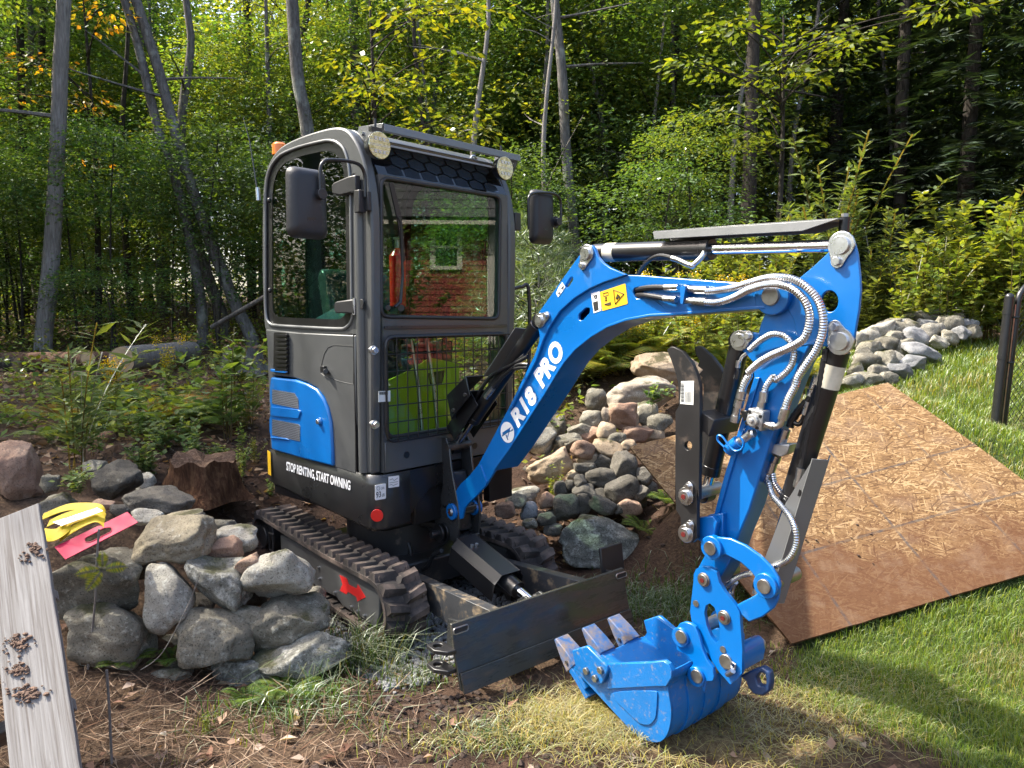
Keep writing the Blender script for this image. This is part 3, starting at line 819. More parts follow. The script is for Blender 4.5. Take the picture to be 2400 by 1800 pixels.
# raised lip below the windshield and plugs on the lower panel
rzplate('front_lip', HF, round_poly([(.43, 1.425), (-.43, 1.425), (-.43, 1.44), (.43, 1.44)], .006), FW, FW + .01, GREYD, EX, bevel=.003)
rzplate('lower_front_panel', HF, [(.44, .712), (-.44, .712), (-.44, .865), (.44, .865)], FW + .0005, FW + .007, GREY, EX, bevel=.003)
for x, y in B3((810, 427), (1177, 378)):
    r, z = HF.on_f(x, y, FW + .007)
    MB().cyl(HF.P(FW + .006, r, z), HF.P(FW + .009, r, z), .018, 20).build('panel_plug', BLACK, EX)
# header with the hexagon-printed skylight above the windshield
def skylight():
    f0, z0, f1, z1 = .462, 2.168, SKY1[0] + .004, SKY1[1] - .004
    o = MB().slab([HF.P(f0, .4435, z0), HF.P(f0, -.4435, z0), HF.P(f1, -.4435, z1), HF.P(f1, .4435, z1)], Vector((0, 0, -.02))).build('skylight', GLOSSB, EX, 0)
    b = MB()
    ex = HF.r; ey = (HF.P(f1, 0, z1) - HF.P(f0, 0, z0)); L = ey.length; ey = ey / L
    nn = ex.cross(ey); nn = nn if nn.dot(HF.f) > 0 else -nn
    hr = .060
    k = 0
    for row in range(3):
        for c in range(-4, 5):
            cx_ = c * hr * 1.86 + (hr * .93 if row % 2 else 0); cy_ = .030 + row * hr * 1.12
            pts = []
            for a in range(6):
                px_, py_ = cx_ + hr * .92 * math.cos(a * math.pi / 3 + math.pi / 6), cy_ + hr * .66 * math.sin(a * math.pi / 3 + math.pi / 6)
                pts.append((px_, min(max(py_, .006), L - .006)))
            if abs(cx_) > .38 or max(p[1] for p in pts) - min(p[1] for p in pts) < .012: continue
            base = HF.P(f0, 0, z0) + nn * .0015
            b.add([base + ex * p + ey * q for p, q in pts], [tuple(range(6))])
    b.build('hexagon_print', HEXB, o, 0, 0)
    return o
GLOSSB = paint('gloss_black_glass', (.006, .007, .009), .06, 0, .4, .05)
HEXB = paint('blue_glass_print', (.06, .085, .12), .07, .55, .4, .1)
skylight()
# visor bar across the roof front
def visor():
    zt = 2.37; f0 = .50
    a = HF.pf(*B7((8, 52))[0], .44); 
    tlp, trp = HF.on_f(*B7((148, 56))[0], .53), HF.on_f(*B7((962, 232))[0], .53)
    r0, r1 = .455, trp[0]
    z_ = (tlp[1] + trp[1]) / 2
    sec = [(.53, z_), (.535, z_ - .035), (.530, z_ - .035), (.524, z_ - .006), (.36, z_ + .010), (.36, z_ + .016)]
    o = MB().slab([HF.P(f, r0, z) for f, z in sec], HF.r * (r1 - r0)).build('roof_visor', GUARD, EX, .0015)
    for rr in (r0 + .001, r1):
        MB().slab([HF.P(f, rr, z) for f, z in ((.53, z_ + .002), (.335, z_ + .018), (.325, z_ - .01), (.43, z_ - .095), (.455, z_ - .13), (.50, z_ - .06))], HF.r * .005).build('visor_bracket', GUARD, o, .0012)
    b = MB()
    for f, z in ((.37, z_ - .02), (.42, z_ - .075)): b.cyl(HF.P(f, r0 + .004, z), HF.P(f, r0 + .018, z), .011, 6)
    b.build('bolt', ZINC, o)
    MB().cyl(HF.P(.45, .42, z_ - .062), HF.P(.45, -.47, z_ - .062), .007, 8).build('visor_stay', GUARD, o)
    # lifting eyes on the roof
    for (f, r) in ((.31, .40), (-.40, .30), (.31, -.33)):
        zc = 2.36 if f > 0 else 2.215
        MB().tube([HF.P(f, r + .026 * math.cos(t), zc + .03 * math.sin(t)) for t in np.linspace(-.4, math.pi + .4, 11)], .0055, 8).build('lifting_eye', ZINC, EX)
    return o
VI = visor()
def work_light(x, y):
    r, z = HF.on_f(x, y, .545)
    o = MB().cyl(HF.P(.495, r, z), HF.P(.545, r, z), .052, 28, .066).build('work_light', BLACK, EX, .003)
    MB().cyl(HF.P(.543, r, z), HF.P(.549, r, z), .062, 32).build('lens', LENS, o, .002)
    b = MB()
    for dz in (-.036, -.022, -.003, .003, .022, .036):
        w = math.sqrt(max(0, .058 ** 2 - dz * dz))
        b.box(HF.P(.5495, r, z + dz), HF.r * w, HF.f * .0008, Vector((0, 0, .0012)))
    for k in range(3):
        for s in (-1, 1): b.cyl(HF.P(.5492, r - .024 + .024 * k, z + .03 * s), HF.P(.5512, r - .024 + .024 * k, z + .03 * s), .008, 10)
    b.build('reflector_ribs', ZINC, o)
    b = MB()
    b.box(HF.P(.515, r, z + .075), HF.r * .03, HF.f * .012, Vector((0, 0, .010)))
    b.cyl(HF.P(.515, r, z + .07), HF.P(.515, r, z + .125), .006, 8)
    b.build('mount', BLACK, o)
def lens_mat():
    m, nt, out = new_mat('lamp_lens')
    n1 = noise_tex(nt, 60, 2)
    principled(nt, out, ramp(nt, n1.outputs[0], [(.35, (.40, .36, .16)), (.65, (.78, .74, .48))]).outputs[0], .12, .75, .5, .5)
    return m
LENS = lens_mat()
for x, y in B7((205, 185), (880, 308)): work_light(x, y)
# beacon and aerial on the rear corner
r0 = .36
bq = HF.pr(655, 352, .34)
MB().cyl(bq - Vector((0, 0, .03)), bq + Vector((0, 0, .030)), .042, 20).cyl(bq + Vector((0, 0, .030)), bq + Vector((0, 0, .042)), .042, 20, .03).build('beacon', ORANGE, EX, .003)
ant = MB().tube([HF.pr(x, y, .53) for x, y in ((606, 455), (602, 440), (596, 400), (585, 330), (570, 275))], [.006, .005, .004, .003, .002], 6).build('aerial', BLACK, EX)
MB().cyl(HF.pr(606, 470, .53), HF.pr(604, 440, .53), .013, 10).build('aerial_base', ZINC, ant)
# hinges of the side window
def hinge(px):
    o = plate('window_hinge', HF, px, .535, .505, PLASTIC, EX, bevel=.006)
    return o
h1 = hinge(B1((428, 400), (440, 385), (520, 350), (556, 342), (560, 432), (528, 440), (470, 455), (432, 446)))
h2 = hinge(B2((445, 205), (455, 198), (545, 186), (548, 268), (520, 262), (452, 262), (443, 250)))
for y0, y1, h in ((338, 440, h1),):
    MB().cyl(HF.pr(*B1((548, y0))[0], .525), HF.pr(*B1((548, y1))[0], .525), .010, 10).build('hinge_barrel', PLASTIC, h)
MB().cyl(HF.pr(*B2((552, 180))[0], .525), HF.pr(*B2((552, 270))[0], .525), .010, 10).build('hinge_barrel', ZINC, h2)
MB().slab([HF.pr(x, y, .512) for x, y in B2((560, 200), (600, 185), (608, 200), (604, 240), (562, 238))], HF.r * .008).build('hinge_leaf', PLASTIC, h2, .002)
for x, y in B1((95, 482)) + B2((98, 140)):
    MB().ball(HF.pr(x, y, .51), .016, sc=(.8, .8, 1)).build('window_knob', BLACK, EX)
# mirrors
def mirror(cx, cy, f, w, h, yaw, arm, label, clamp):
    r, z = HF.on_f(cx, cy, f)
    ax = (HF.r * math.cos(yaw) + HF.f * math.sin(yaw)); nz = Vector((0, 0, 1)); nf = ax.cross(nz); nf = nf if nf.dot(HF.f) > 0 else -nf
    P = HF.P(f, r, z)
    lp = round_poly([(-w, -h), (w, -h), (w * .96, h), (-w * .96, h)], w * .42, 6)
    lp2 = [(a * .82, b * .88) for a, b in lp]
    b = MB()
    n = len(lp)
    vs = [P + ax * a + nz * c for a, c in lp] + [P - nf * .018 + ax * a + nz * c for a, c in lp] + [P + nf * .028 + ax * a + nz * c for a, c in lp2] + [P + nf * .036 + ax * a * .8 + nz * c * .86 for a, c in lp2]
    fs = []
    for lo, hi in ((1, 0), (0, 2), (2, 3)):
        for i in range(n): fs.append((lo * n + i, lo * n + (i + 1) % n, hi * n + (i + 1) % n, hi * n + i))
    fs.append(tuple(3 * n + i for i in range(n))); fs.append(tuple(n + i for i in reversed(range(n))))
    b.add(vs, fs)
    o = b.build('mirror', PLASTIC, EX, 0, 50)
    o['label'] = label
    MB().slab([P - nf * .0185 + ax * a * .94 + nz * c * .96 for a, c in lp], nf * .0005 * -1).build('mirror_glass', CHROME, o)
    ball = HF.pf(*clamp, f) + nf * .055
    MB().cyl(ball - nf * .03, ball + nf * .012, .024, 18).cyl(ball - nf * .03, ball - nf * .02, .036, 18).build('clamp', PLASTIC, o, .002)
    pp = [HF.pf(x, y, f) + nf * .05 for x, y in arm]
    MB().tube(spline(pp, 6), .0085, 10).build('mirror_arm', BLACK, o, 0, 60)
    MB().slab([P + nf * .0365 + ax * a + nz * c for a, c in ((-.02, -h * .42), (.025, -h * .42), (.025, -h * .5), (-.02, -h * .5))], nf * .0012).build('maker_plate', BLACK, o)
    return o
mirror(*B1((300, 498))[0], .42, .098, .155, 0.0, B1((577, 470), (575, 360), (553, 305), (500, 281), (390, 272), (350, 287), (336, 330), (336, 440)), 'black rear-view mirror in front of the side window', B1((340, 455))[0])
mirror(*B7((1077, 572))[0], .42, .095, .16, 0.0, B7((975, 640), (972, 540), (975, 470), (1005, 447), (1090, 447), (1130, 462), (1147, 500), (1147, 590)), 'black rear-view mirror on the far side of the cab', B7((1130, 600))[0])
MB().box(HF.P(.44, .535, HF.on_r(*B1((578, 490))[0], .53)[1]), HF.f * .022, HF.r * .02, Vector((0, 0, .052))).box(HF.P(.475, .515, HF.on_r(*B1((578, 490))[0], .53)[1]), HF.f * .015, HF.r * .01, Vector((0, 0, .045))).build('mirror_bracket', PLASTIC, EX, .004)
MB().box(HF.P(.45, -.53, HF.on_f(*B7((965, 600))[0], .45)[1]), HF.f * .02, HF.r * .025, Vector((0, 0, .05))).build('mirror_bracket', PLASTIC, EX, .004)
# wiper
wp = [HF.pf(x, y, .492) for x, y in B2((770, 230), (800, 200), (812, 60))] + [HF.pf(x, y, .495) for x, y in B1((800, 600), (785, 570))]
wo = MB().tube(wp, [.010, .009, .007, .006, .006], 8).build('wiper', BLACK, EX)
MB().slab([HF.pf(x, y, .488) for x, y in B1((735, 388), (757, 386), (800, 560), (822, 800), (812, 815), (778, 580))], HF.f * .008).build('wiper_blade', BLACK, wo, .001)
MB().cyl(HF.pf(*B2((803, 234))[0], .47), HF.pf(*B2((803, 234))[0], .50), .017, 16).cyl(HF.pf(*B2((733, 232))[0], .47), HF.pf(*B2((733, 232))[0], .49), .013, 14).build('wiper_hub', BLACK, wo, .001)
# guard grille over the lower window: frame rod, upright and level wires
gzt, gzb = 1.385, .868; grr, grl = .448, -.455
fz_ = .505
gf = MB().tube([HF.P(fz_, r, z) for r, z in round_poly([(grr, gzt), (grl, gzt), (grl, gzb), (grr, gzb)], .05, 5)], .0055, 8, closed=True).build('guard_grille', BLACK, EX, 0, 60)
nv, nh = 14, 6
for i in range(1, nv):
    r = grr + (grl - grr) * i / nv
    MB().cyl(HF.P(fz_ + .003, r, gzt), HF.P(fz_ + .003, r, gzb), .0032, 6).build('grille_wire', BLACK, gf)
for i in range(1, nh + 1):
    z = gzt + (gzb - gzt) * i / (nh + .15)
    MB().cyl(HF.P(fz_ - .003, grr, z), HF.P(fz_ - .003, grl, z), .0032, 6).build('grille_wire', BLACK, gf)
for x, y in B2((640, 460), (645, 858)):
    p = HF.pf(x, y, .50)
    MB().cyl(p, p + HF.f * .045, .016, 6).cyl(p + HF.f * .018, p + HF.f * .028, .022, 18).build('grille_bolt', ZINC, EX, .001)
st = sticker(B2((681, 682), (745, 678), (745, 736), (681, 740)), .5, 'barcode_label', PAPER)
b = MB()
for i in range(14):
    x = 686 + i * 3.4
    b.slab([HF.pf(a, c, .5018) for a, c in B2((x, 684), (x + 1.4 + (i % 3) * .5, 684), (x + 1.4 + (i % 3) * .5, 700), (x, 700))], HF.f * .0004)
b.build('barcode', INK, st)
# grab rail at the door side
MB().tube(spline([HF.P(.45, -.50, 1.64), HF.P(.47, -.56, 1.655), HF.P(.49, -.60, 1.63), HF.P(.49, -.60, 1.2), HF.P(.47, -.52, 1.0)], 6), .011, 8).build('grab_rail', BLACK, EX, 0, 60)
MB().slab([HF.P(.40, -.50, .72), HF.P(.40, -.50, 1.42), HF.P(-.35, -.50, 1.42), HF.P(-.50, -.50, .72)], HF.r * .02, [[HF.P(.34, -.5, .80), HF.P(.34, -.5, 1.36), HF.P(-.25, -.5, 1.36), HF.P(-.38, -.5, .80)]]).build('door_frame', GREYD, EX, .004)

# ---- side panels: graphite upper panel, blue lower cover, louvre, mesh vents, knob
GP = [(622, 772), (700, 780), (833, 786), (834, 1111), (784, 1095), (782, 1050), (778, 985), (771, 955), (760, 930), (742, 908), (718, 895), (690, 886), (637, 879), (631, 850)]
gp = plate('side_panel', HF, GP, .512, .495, GREY, EX, bevel=.006)
BP = [(634, 884), (690, 890), (716, 899), (740, 912), (756, 933), (767, 958), (774, 990), (778, 1050), (779, 1093), (700, 1073), (636, 1054), (634, 1030), (630, 1010), (630, 985), (634, 960), (631, 940), (631, 910)]
def blue_cover():
    o = plate('blue_side_cover', HF, BP, .526, .497, BLUE, EX, bevel=.010)
    # pressed ribs above, between and below the vents
    for (y0, y1, x1) in ((560, 575, 190), (765, 815, 262), (925, 935, 200)):
        pts = B2((98, y0), (x1 - 16, y0 + (x1 - 98) * .09), (x1, y0 + (x1 - 98) * .09 + 10), (x1 - 14, y1 + (x1 - 98) * .10), (98, y1))
        MB().slab([HF.pr(x, y, .534) for x, y in pts], HF.r * (-.010)).build('pressed_rib', BLUE, o, .007)
    for pts in (B3((86, 75), (205, 95), (226, 128), (228, 180), (86, 150)), B3((86, 235), (226, 262), (236, 275), (235, 355), (86, 320))):
        v = MB().slab([HF.pr(x, y, .5285) for x, y in pts], HF.r * (-.004)).build('mesh_vent', MESHV, o)
    x, y = B3((345, 248))[0]
    p = HF.pr(x, y, .526)
    MB().cyl(p, p + HF.r * .006, .022, 20).build('knob_recess', BLUE, o, .002)
    MB().cyl(p, p + HF.r * .02, .014, 18).build('knob', ZINC, o, .003)
    return o
def mesh_vent_mat():
    m, nt, out = new_mat('honeycomb_mesh')
    tc = N(nt, 'ShaderNodeTexCoord')
    mp = N(nt, 'ShaderNodeMapping'); mp.inputs['Rotation'].default_value = (0, 0, R(43.5))
    nt.links.new(tc.outputs['Object'], mp.inputs[0])
    sp = N(nt, 'ShaderNodeSeparateXYZ'); nt.links.new(mp.outputs[0], sp.inputs[0])
    cb = N(nt, 'ShaderNodeCombineXYZ'); nt.links.new(sp.outputs[0], cb.inputs[0]); nt.links.new(sp.outputs[2], cb.inputs[1])
    v = N(nt, 'ShaderNodeTexVoronoi', feature='DISTANCE_TO_EDGE', voronoi_dimensions='2D'); v.inputs['Scale'].default_value = 105; v.inputs['Randomness'].default_value = 0.25
    nt.links.new(cb.outputs[0], v.inputs['Vector'])
    f = ramp(nt, v.outputs[0], [(.16, (0, 0, 0)), (.22, (1, 1, 1))]).outputs[0]
    c = mixc(nt, f, (.24, .26, .30), (.006, .007, .009))
    principled(nt, out, c, .4, .4, .5, 0, bump(nt, f, -.6, .003))
    return m
MESHV = mesh_vent_mat()
blue_cover()
lv = plate('louvre_vent', HF, round_poly(B2((118, 364), (192, 366), (194, 592), (116, 582)), 4), .520, .508, BLACK, gp, bevel=.003)
for i in range(9):
    y = 372 + i * 23.2
    MB().slab([HF.pr(x, yy, .534) for x, yy in round_poly(B2((124, y + 3), (186, y + 4), (186, y + 17), (124, y + 15)), 2)], HF.r * (-.016)).build('louvre_slat', BLACK, lv, .005)
pth_ = B2((548, 440), (548, 645), (480, 630), (400, 605), (372, 585), (376, 540), (390, 480), (412, 445), (445, 433))
MB().tube([HF.pr(x, y, .5125) for x, y in pth_], .0016, 5, closed=True).build('filler_flap_seam', BLACK, gp)
MB().box(HF.pr(*B2((386, 562))[0], .52), HF.f * .018, HF.r * .010, Vector((0, 0, .016))).cyl(HF.pr(*B2((398, 575))[0], .52), HF.pr(*B2((398, 575))[0], .54), .014, 12).build('flap_latch', BLACK, gp, .002)
prof('corner_pillar', HF, [(.325, .712), (.326, 1.40), (.332, 1.40), (.332, .712)], .5135, .498, BLACK, EX, bevel=.001)
MB().cyl(HF.P(.38, .498, .712), HF.P(.385, .498, 2.02), .028, 18).build('pillar_tube', GREY, EX, 0, 60)

# ---- inside the cab
MB().slab([HF.P(.43, .43, .72), HF.P(.43, -.43, .72), HF.P(-.5, -.43, .72), HF.P(-.5, .43, .72)], Vector((0, 0, .02))).build('cab_floor', BLACK, EX)
MB().slab([HF.P(-.10, .43, .74), HF.P(-.10, -.43, .74), HF.P(-.10, -.43, 1.12), HF.P(-.10, .43, 1.12)], HF.f * (-.40)).build('seat_box', BLACK, EX, .02)
def seat():
    o = MB().slab([HF.P(-.02, .24, 1.12), HF.P(-.02, -.24, 1.12), HF.P(-.42, -.24, 1.12), HF.P(-.42, .24, 1.12)], Vector((0, 0, .12))).build('seat', GREENV, EX, .04, 35, 3)
    pr = [(-.36, 1.22), (-.48, 1.72), (-.42, 1.78), (-.34, 1.72), (-.26, 1.28)]
    prof('backrest', HF, pr, .23, -.23, GREENV, o, bevel=.04)
    b = MB()
    rng = random.Random(3)
    for k in range(26):                          # crumpled clear wrapping over the seat
        c = HF.P(-.27 + rng.uniform(-.04, .10), rng.uniform(-.24, .25), rng.uniform(1.2, 1.76))
        u = Vector((rng.uniform(-1, 1), rng.uniform(-1, 1), rng.uniform(-1, 1))).normalized() * .07
        w = Vector((rng.uniform(-1, 1), rng.uniform(-1, 1), rng.uniform(-1, 1))).normalized() * .05
        b.add([c - u - w, c + u - w, c + u + w * 1.3, c - u + w], [(0, 1, 2), (0, 2, 3)])
    b.build('plastic_wrapping', WRAP, o, 0, 0)
    return o
WRAP = paint('clear_wrapping', (.16, .23, .215), .12, 0, .5, .3, scale=22)
seat()
for r in (.05, -.06):
    MB().tube([HF.P(.30, r, .74), HF.P(.26, r * 1.0, 1.10), HF.P(.24, r + .05, 1.46)], .011, 8).build('travel_lever', ZINC, EX, 0, 60)
for s in (1, -1):
    MB().slab([HF.P(.02, s * .40, .9), HF.P(-.35, s * .40, .9), HF.P(-.38, s * .40, 1.30), HF.P(.06, s * .40, 1.34)], HF.r * (-.12 * s)).build('control_console', BLACK, EX, .02)
    MB().cyl(HF.P(.05, s * .33, 1.32), HF.P(.07, s * .33, 1.55), .016, 10, .024).build('joystick', BLACK, EX)
MB().slab([HF.P(.40, .40, 1.22), HF.P(.40, .27, 1.22), HF.P(.40, .27, 1.50), HF.P(.40, .40, 1.50)], HF.f * (-.07)).build('display_console', BLACK, EX, .01)

# ---- swing post in front of the house
def swing_post():
    b = MB()
    # two upright cheek plates that carry the boom foot and the lift cylinder
    o = None
    ch = [(-.10, .30), (.09, .30), (.115, .42), (.10, .52), (.075, .60), (.045, .70), (.03, .80), (.0, .845), (-.05, .845), (-.075, .80), (-.06, .70), (-.035, .58), (-.06, .50), (-.12, .46)]
    for s in (1, -1):
        q = prof('swing_post_cheek', BF, ch, s * .062 if s > 0 else -.075, s * .075 if s > 0 else -.062, GREYD, o or EX, bevel=.004)
        o = o or q
    MB().slab([BF.P(f, .06, z) for f, z in ((-.04, .34), (.05, .34), (.04, .55), (.0, .66), (-.03, .66))], BF.r * (-.12)).build('post_web', GREYD, o, .01)
    for z in (.30, .46):
        lp = [(.10, .075), (-.10, .075), (-.20, .065), (-.255, .03), (-.255, -.03), (-.20, -.065), (-.10, -.075), (.10, -.075)]
        MB().slab([BF.P(f, r, z) for f, r in lp], Vector((0, 0, .028))).build('swing_bracket', GREYD, o, .006)
    # house-side bracket and its upright pin
    for z in (.335, .425):
        lp = [(.44, .10), (.56, .05), (.575, 0), (.56, -.05), (.44, -.10)]
        MB().slab([HF.P(f - .12, r, z) for f, r in lp], Vector((0, 0, .03))).build('pivot_bracket', BLACK, o, .005)
    MB().cyl(BF.P(-.20, 0, .27), BF.P(-.20, 0, .51), .030, 22).cyl(BF.P(-.20, 0, .488), BF.P(-.20, 0, .498), .045, 22).build('pivot_pin', BLACKD, o, .003)
    MB().cyl(BF.P(-.10, .05, .488), BF.P(-.10, .05, .503), .012, 10).build('grease_bolt', ZINC, o)
    MB().slab([HF.P(.46, .25, .40), HF.P(.46, -.25, .40), HF.P(.46, -.25, .60), HF.P(.46, .25, .60)], HF.f * (-.30)).build('frame_block', BLACK, EX, .01)
    MB().cyl(BF.P(.01, .078, .80), BF.P(.01, -.078, .80), .022, 18).build('lift_pin', BLACKD, o, .002)
    return o
SP = swing_post()

# ---- boom
BW = .07
box_up = A1((100, 1400), (130, 1330), (160, 1270), (200, 1210), (270, 1150), (365, 1030), (640, 520), (890, 10)) + A2((262, 1180), (330, 1050), (430, 900), (560, 780), (700, 690), (850, 630), (1000, 590), (1090, 578), (1190, 580), (1890, 634), (2211, 655))
box_end = [(1800, 664), (1830, 667), (1847, 680), (1851, 695), (1847, 710), (1833, 722), (1817, 726), (1795, 724)]
box_lo = A2((2211, 905), (1500, 958), (1300, 968), (1080, 1008), (900, 1072), (750, 1162), (600, 1282), (500, 1400)) + [(1310, 873)] + A1((1000, 370), (660, 900), (520, 1092), (430, 1238), (340, 1335), (270, 1400), (230, 1450), (210, 1545), (165, 1556), (112, 1552), (75, 1520), (65, 1470))
boom_px = box_up + box_end + box_lo
slot1 = round_poly(A2((622, 950), (690, 885), (730, 890), (728, 930), (660, 1005), (625, 1000)), 4)
slot2 = round_poly(A2((1130, 740), (1145, 700), (1215, 690), (1240, 720), (1215, 800), (1160, 798)), 5)
bo = plate('boom', BF, boom_px, BW, BW - .014, BLUE, EX, [slot1, slot2], bevel=.003)
plate('boom_side_plate', BF, boom_px, -BW + .014, -BW, BLUE, bo, bevel=.003)
# black sheet painting in the dark inside behind the slots, top and bottom cover plates
fzu = [BF.on_r(x, y, BW) for x, y in box_up[4:] + box_end[:1]]
fzl = [BF.on_r(x, y, BW) for x, y in [box_end[-1]] + box_lo[:12]]
def strip(name, line, t, r0, r1, mat, parent, bev=.003):
    """A bent cover plate that follows a line in (f, z)."""
    a = [Vector(p) for p in line]
    off = []
    for i, p in enumerate(a):
        d = (a[min(i + 1, len(a) - 1)] - a[max(i - 1, 0)]).normalized()
        off.append(p + Vector((-d.y, d.x)) * t)
    b = MB()
    n = len(a)
    vs = [BF.P(p.x, r, p.y) for r in (r0, r1) for p in a] + [BF.P(p.x, r, p.y) for r in (r0, r1) for p in off]
    fs = []
    for i in range(n - 1):
        fs += [(i, i + 1, n + i + 1, n + i), (2 * n + i, 3 * n + i, 3 * n + i + 1, 2 * n + i + 1), (i, 2 * n + i, 2 * n + i + 1, i + 1), (n + i, n + i + 1, 3 * n + i + 1, 3 * n + i)]
    fs += [(0, n, 3 * n, 2 * n), (n - 1, 3 * n - 1, 4 * n - 1, 2 * n - 1)]
    b.add(vs, fs)
    return b.build(name, mat, parent, bev)
strip('top_plate', fzu, -.010, BW - .004, -BW + .004, BLUE, bo, 0)
strip('bottom_plate', fzl, -.010, BW + .008, -BW - .008, BLUE, bo, .002)
prof('slot_dark_sheet', BF, [(f, z) for f, z in fzu[4:18]] + [(f, z + .03) for f, z in reversed(fzl[4:-8])] if False else [BF.on_r(x, y, BW) for x, y in ((1330, 760), (1520, 670), (1520, 720), (1380, 770), (1345, 800))], .02, .018, INK, bo, bevel=0)
# proud lug plates carrying the cylinder pins
lug = A1((640, 520), (890, 10)) + A2((250, 1220), (258, 1150), (245, 1080), (225, 1030), (222, 990), (236, 952), (262, 912), (675, 330), (690, 308), (715, 297), (750, 300), (775, 330), (800, 400), (850, 460), (920, 510), (1070, 575), (1000, 600), (860, 645), (720, 708), (580, 798), (450, 915), (350, 1065), (290, 1190)) + A1((905, 60), (665, 520))
slot3 = round_poly(A2((497, 680), (540, 605), (570, 595), (572, 625), (530, 690), (505, 700)), 3)
plate('lug_plate', BF, lug, BW + .014, BW - .002, BLUE, bo, [slot3], bevel=.003)
plate('lug_plate', BF, lug, -BW + .004, -BW - .012, BLUE, bo, [slot3], bevel=.003)
for s in (1, -1):
    f, z = BF.on_r(*A1((112, 1478))[0], .085)
    MB().cyl(BF.P(f, s * .05, z), BF.P(f, s * .090, z), .043, 26).build('foot_boss', BLUE, bo, .003)
f, z = BF.on_r(*A1((112, 1478))[0], .085)
MB().cyl(BF.P(f, .08, z), BF.P(f, -.08, z), .030, 22).build('foot_pin', STEEL, bo, .002)
pin(BF, *A1((105, 1482))[0], .090, .015, .008, 'pin', bo, red=True)
web = A1((360, 1030), (385, 1030), (440, 1195), (420, 1235))
plate('weld_strap', BF, A1((362, 1035), (385, 1040), (442, 1195), (430, 1235), (405, 1215)), BW + .006, BW - .002, BLUE, bo, bevel=.003)
pin(BF, *A2((270, 1003))[0], BW + .014, .022, .018, 'pin', bo, keeper=A2((335, 960))[0])
pin(BF, *A2((708, 380))[0], BW + .014, .025, .018, 'pin', bo, keeper=A2((672, 490))[0])
pin(BF, *A3((760, 775))[0], BW + .0, .030, .016, 'pin', bo, mat=STEEL, washer=1.02)
# stick-end boss
f, z = BF.on_r(1810, 694, BW)
MB().cyl(BF.P(f, BW + .006, z), BF.P(f, BW - .03, z), .062, 30).build('end_boss', BLUE, bo, .004)
# printing on the boom
def on_boom(pts, r=BW + .0012): return [BF.pr(x, y, r) for x, y in pts]
lettering('lettering', 'R18', WHITE, bo, *on_boom(A1((650, 575), (740, 697), (838, 282))), bold=.05, shear=.18, space=1.06)
lettering('lettering', 'PRO', WHITE, bo, *on_boom(A1((865, 205), (970, 330)) + A2((395, 1170))), bold=.05, shear=.18, space=1.06)
def emblem():
    c = BF.on_r(*A1((638, 733))[0], BW)
    u = Vector(BF.on_r(*A1((700, 640))[0], BW)) - Vector(BF.on_r(*A1((590, 805))[0], BW)); u.normalize()
    v = Vector((-u.y, u.x))
    def q(a, b): return (c[0] + u.x * a + v.x * b, c[1] + u.y * a + v.y * b)
    R0 = .050
    ring = [q(R0 * math.cos(t), R0 * math.sin(t)) for t in np.linspace(0, 2 * math.pi, 36, endpoint=False)]
    cut = [[q(*p) for p in h] for h in (((-.036, .016), (-.030, .024), (.022, .006), (.040, .0), (.022, -.006), (-.014, -.020), (-.014, -.012), (.008, -.004), (-.010, .003)),)]
    o = prof('emblem', BF, ring, BW + .0014, BW + .0006, WHITE, bo, cut, bevel=0)
    for lp in (((-.044, .010), (-.040, .018), (.038, -.022), (.044, -.014), (.030, -.012)), ((-.020, .0), (-.026, -.026), (-.020, -.030), (-.012, -.004))):
        prof('emblem_line', BF, [q(*p) for p in lp], BW + .0018, BW + .0013, EMB, o, bevel=0)
EMB = paint('emblem_blue_grey', (.05, .13, .26), .4)
emblem()
wl = plate('warning_label', BF, round_poly(A2((822, 738), (1062, 657), (1085, 848), (845, 915)), 3), BW + .0016, BW, YELLOWL, bo, bevel=0)
plate('instruction_label', BF, A2((740, 752), (820, 728), (836, 912), (766, 936)), BW + .0014, BW, WHITE, bo, bevel=0)
def ink(name, pts, r=BW + .0022, parent=None, mat=INK, w=.0016):
    return MB().tube([BF.pr(x, y, r) for x, y in pts], w, 5, closed=True).build(name, mat, parent or wl)
tri = A2((952, 716), (1048, 755), (967, 850))
ink('warning_triangle', tri, w=.0022)
ink('warning_symbol', A2((975, 800), (990, 760), (1003, 770), (985, 805)), w=.0022)
ink('warning_symbol', A2((980, 790), (1010, 778), (1008, 785), (982, 797)), w=.0022)
ink('load_symbol', A2((853, 752), (900, 738), (903, 765), (857, 779)), w=.0012)
ink('arrow_symbol', A2((882, 785), (884, 785), (880, 822), (878, 822)), w=.0014)
ink('arrow_symbol', A2((872, 796), (882, 783), (891, 794), (882, 788)), w=.0012)
ink('arrow_symbol', A2((871, 812), (880, 825), (889, 812), (880, 820)), w=.0012)
ink('person_symbol', A2((866, 853), (905, 843), (922, 835), (925, 850), (900, 858)), w=.0024)
plate('label_text_block', BF, A2((757, 835), (803, 820), (812, 905), (772, 922)), BW + .0020, BW, INK, bo, bevel=0)
ink('lift_symbol', A2((770, 775), (790, 765), (793, 790), (775, 797)), w=.0022, parent=wl)
ink('lift_symbol', A2((757, 765), (768, 780), (800, 770), (790, 783)), w=.0012, parent=wl)
plate('lift_point_label', BF, A2((412, 750), (438, 690), (470, 645), (498, 690), (470, 735), (432, 785)), BW + .0155, BW + .013, WHITE, bo, bevel=0)
ink('hook_symbol', A2((462, 705), (470, 690), (482, 680), (478, 700), (466, 712)), r=BW + .0165, w=.0012)
ink('chair_symbol', A2((432, 752), (442, 735), (450, 742), (440, 758)), r=BW + .0165, w=.0012)

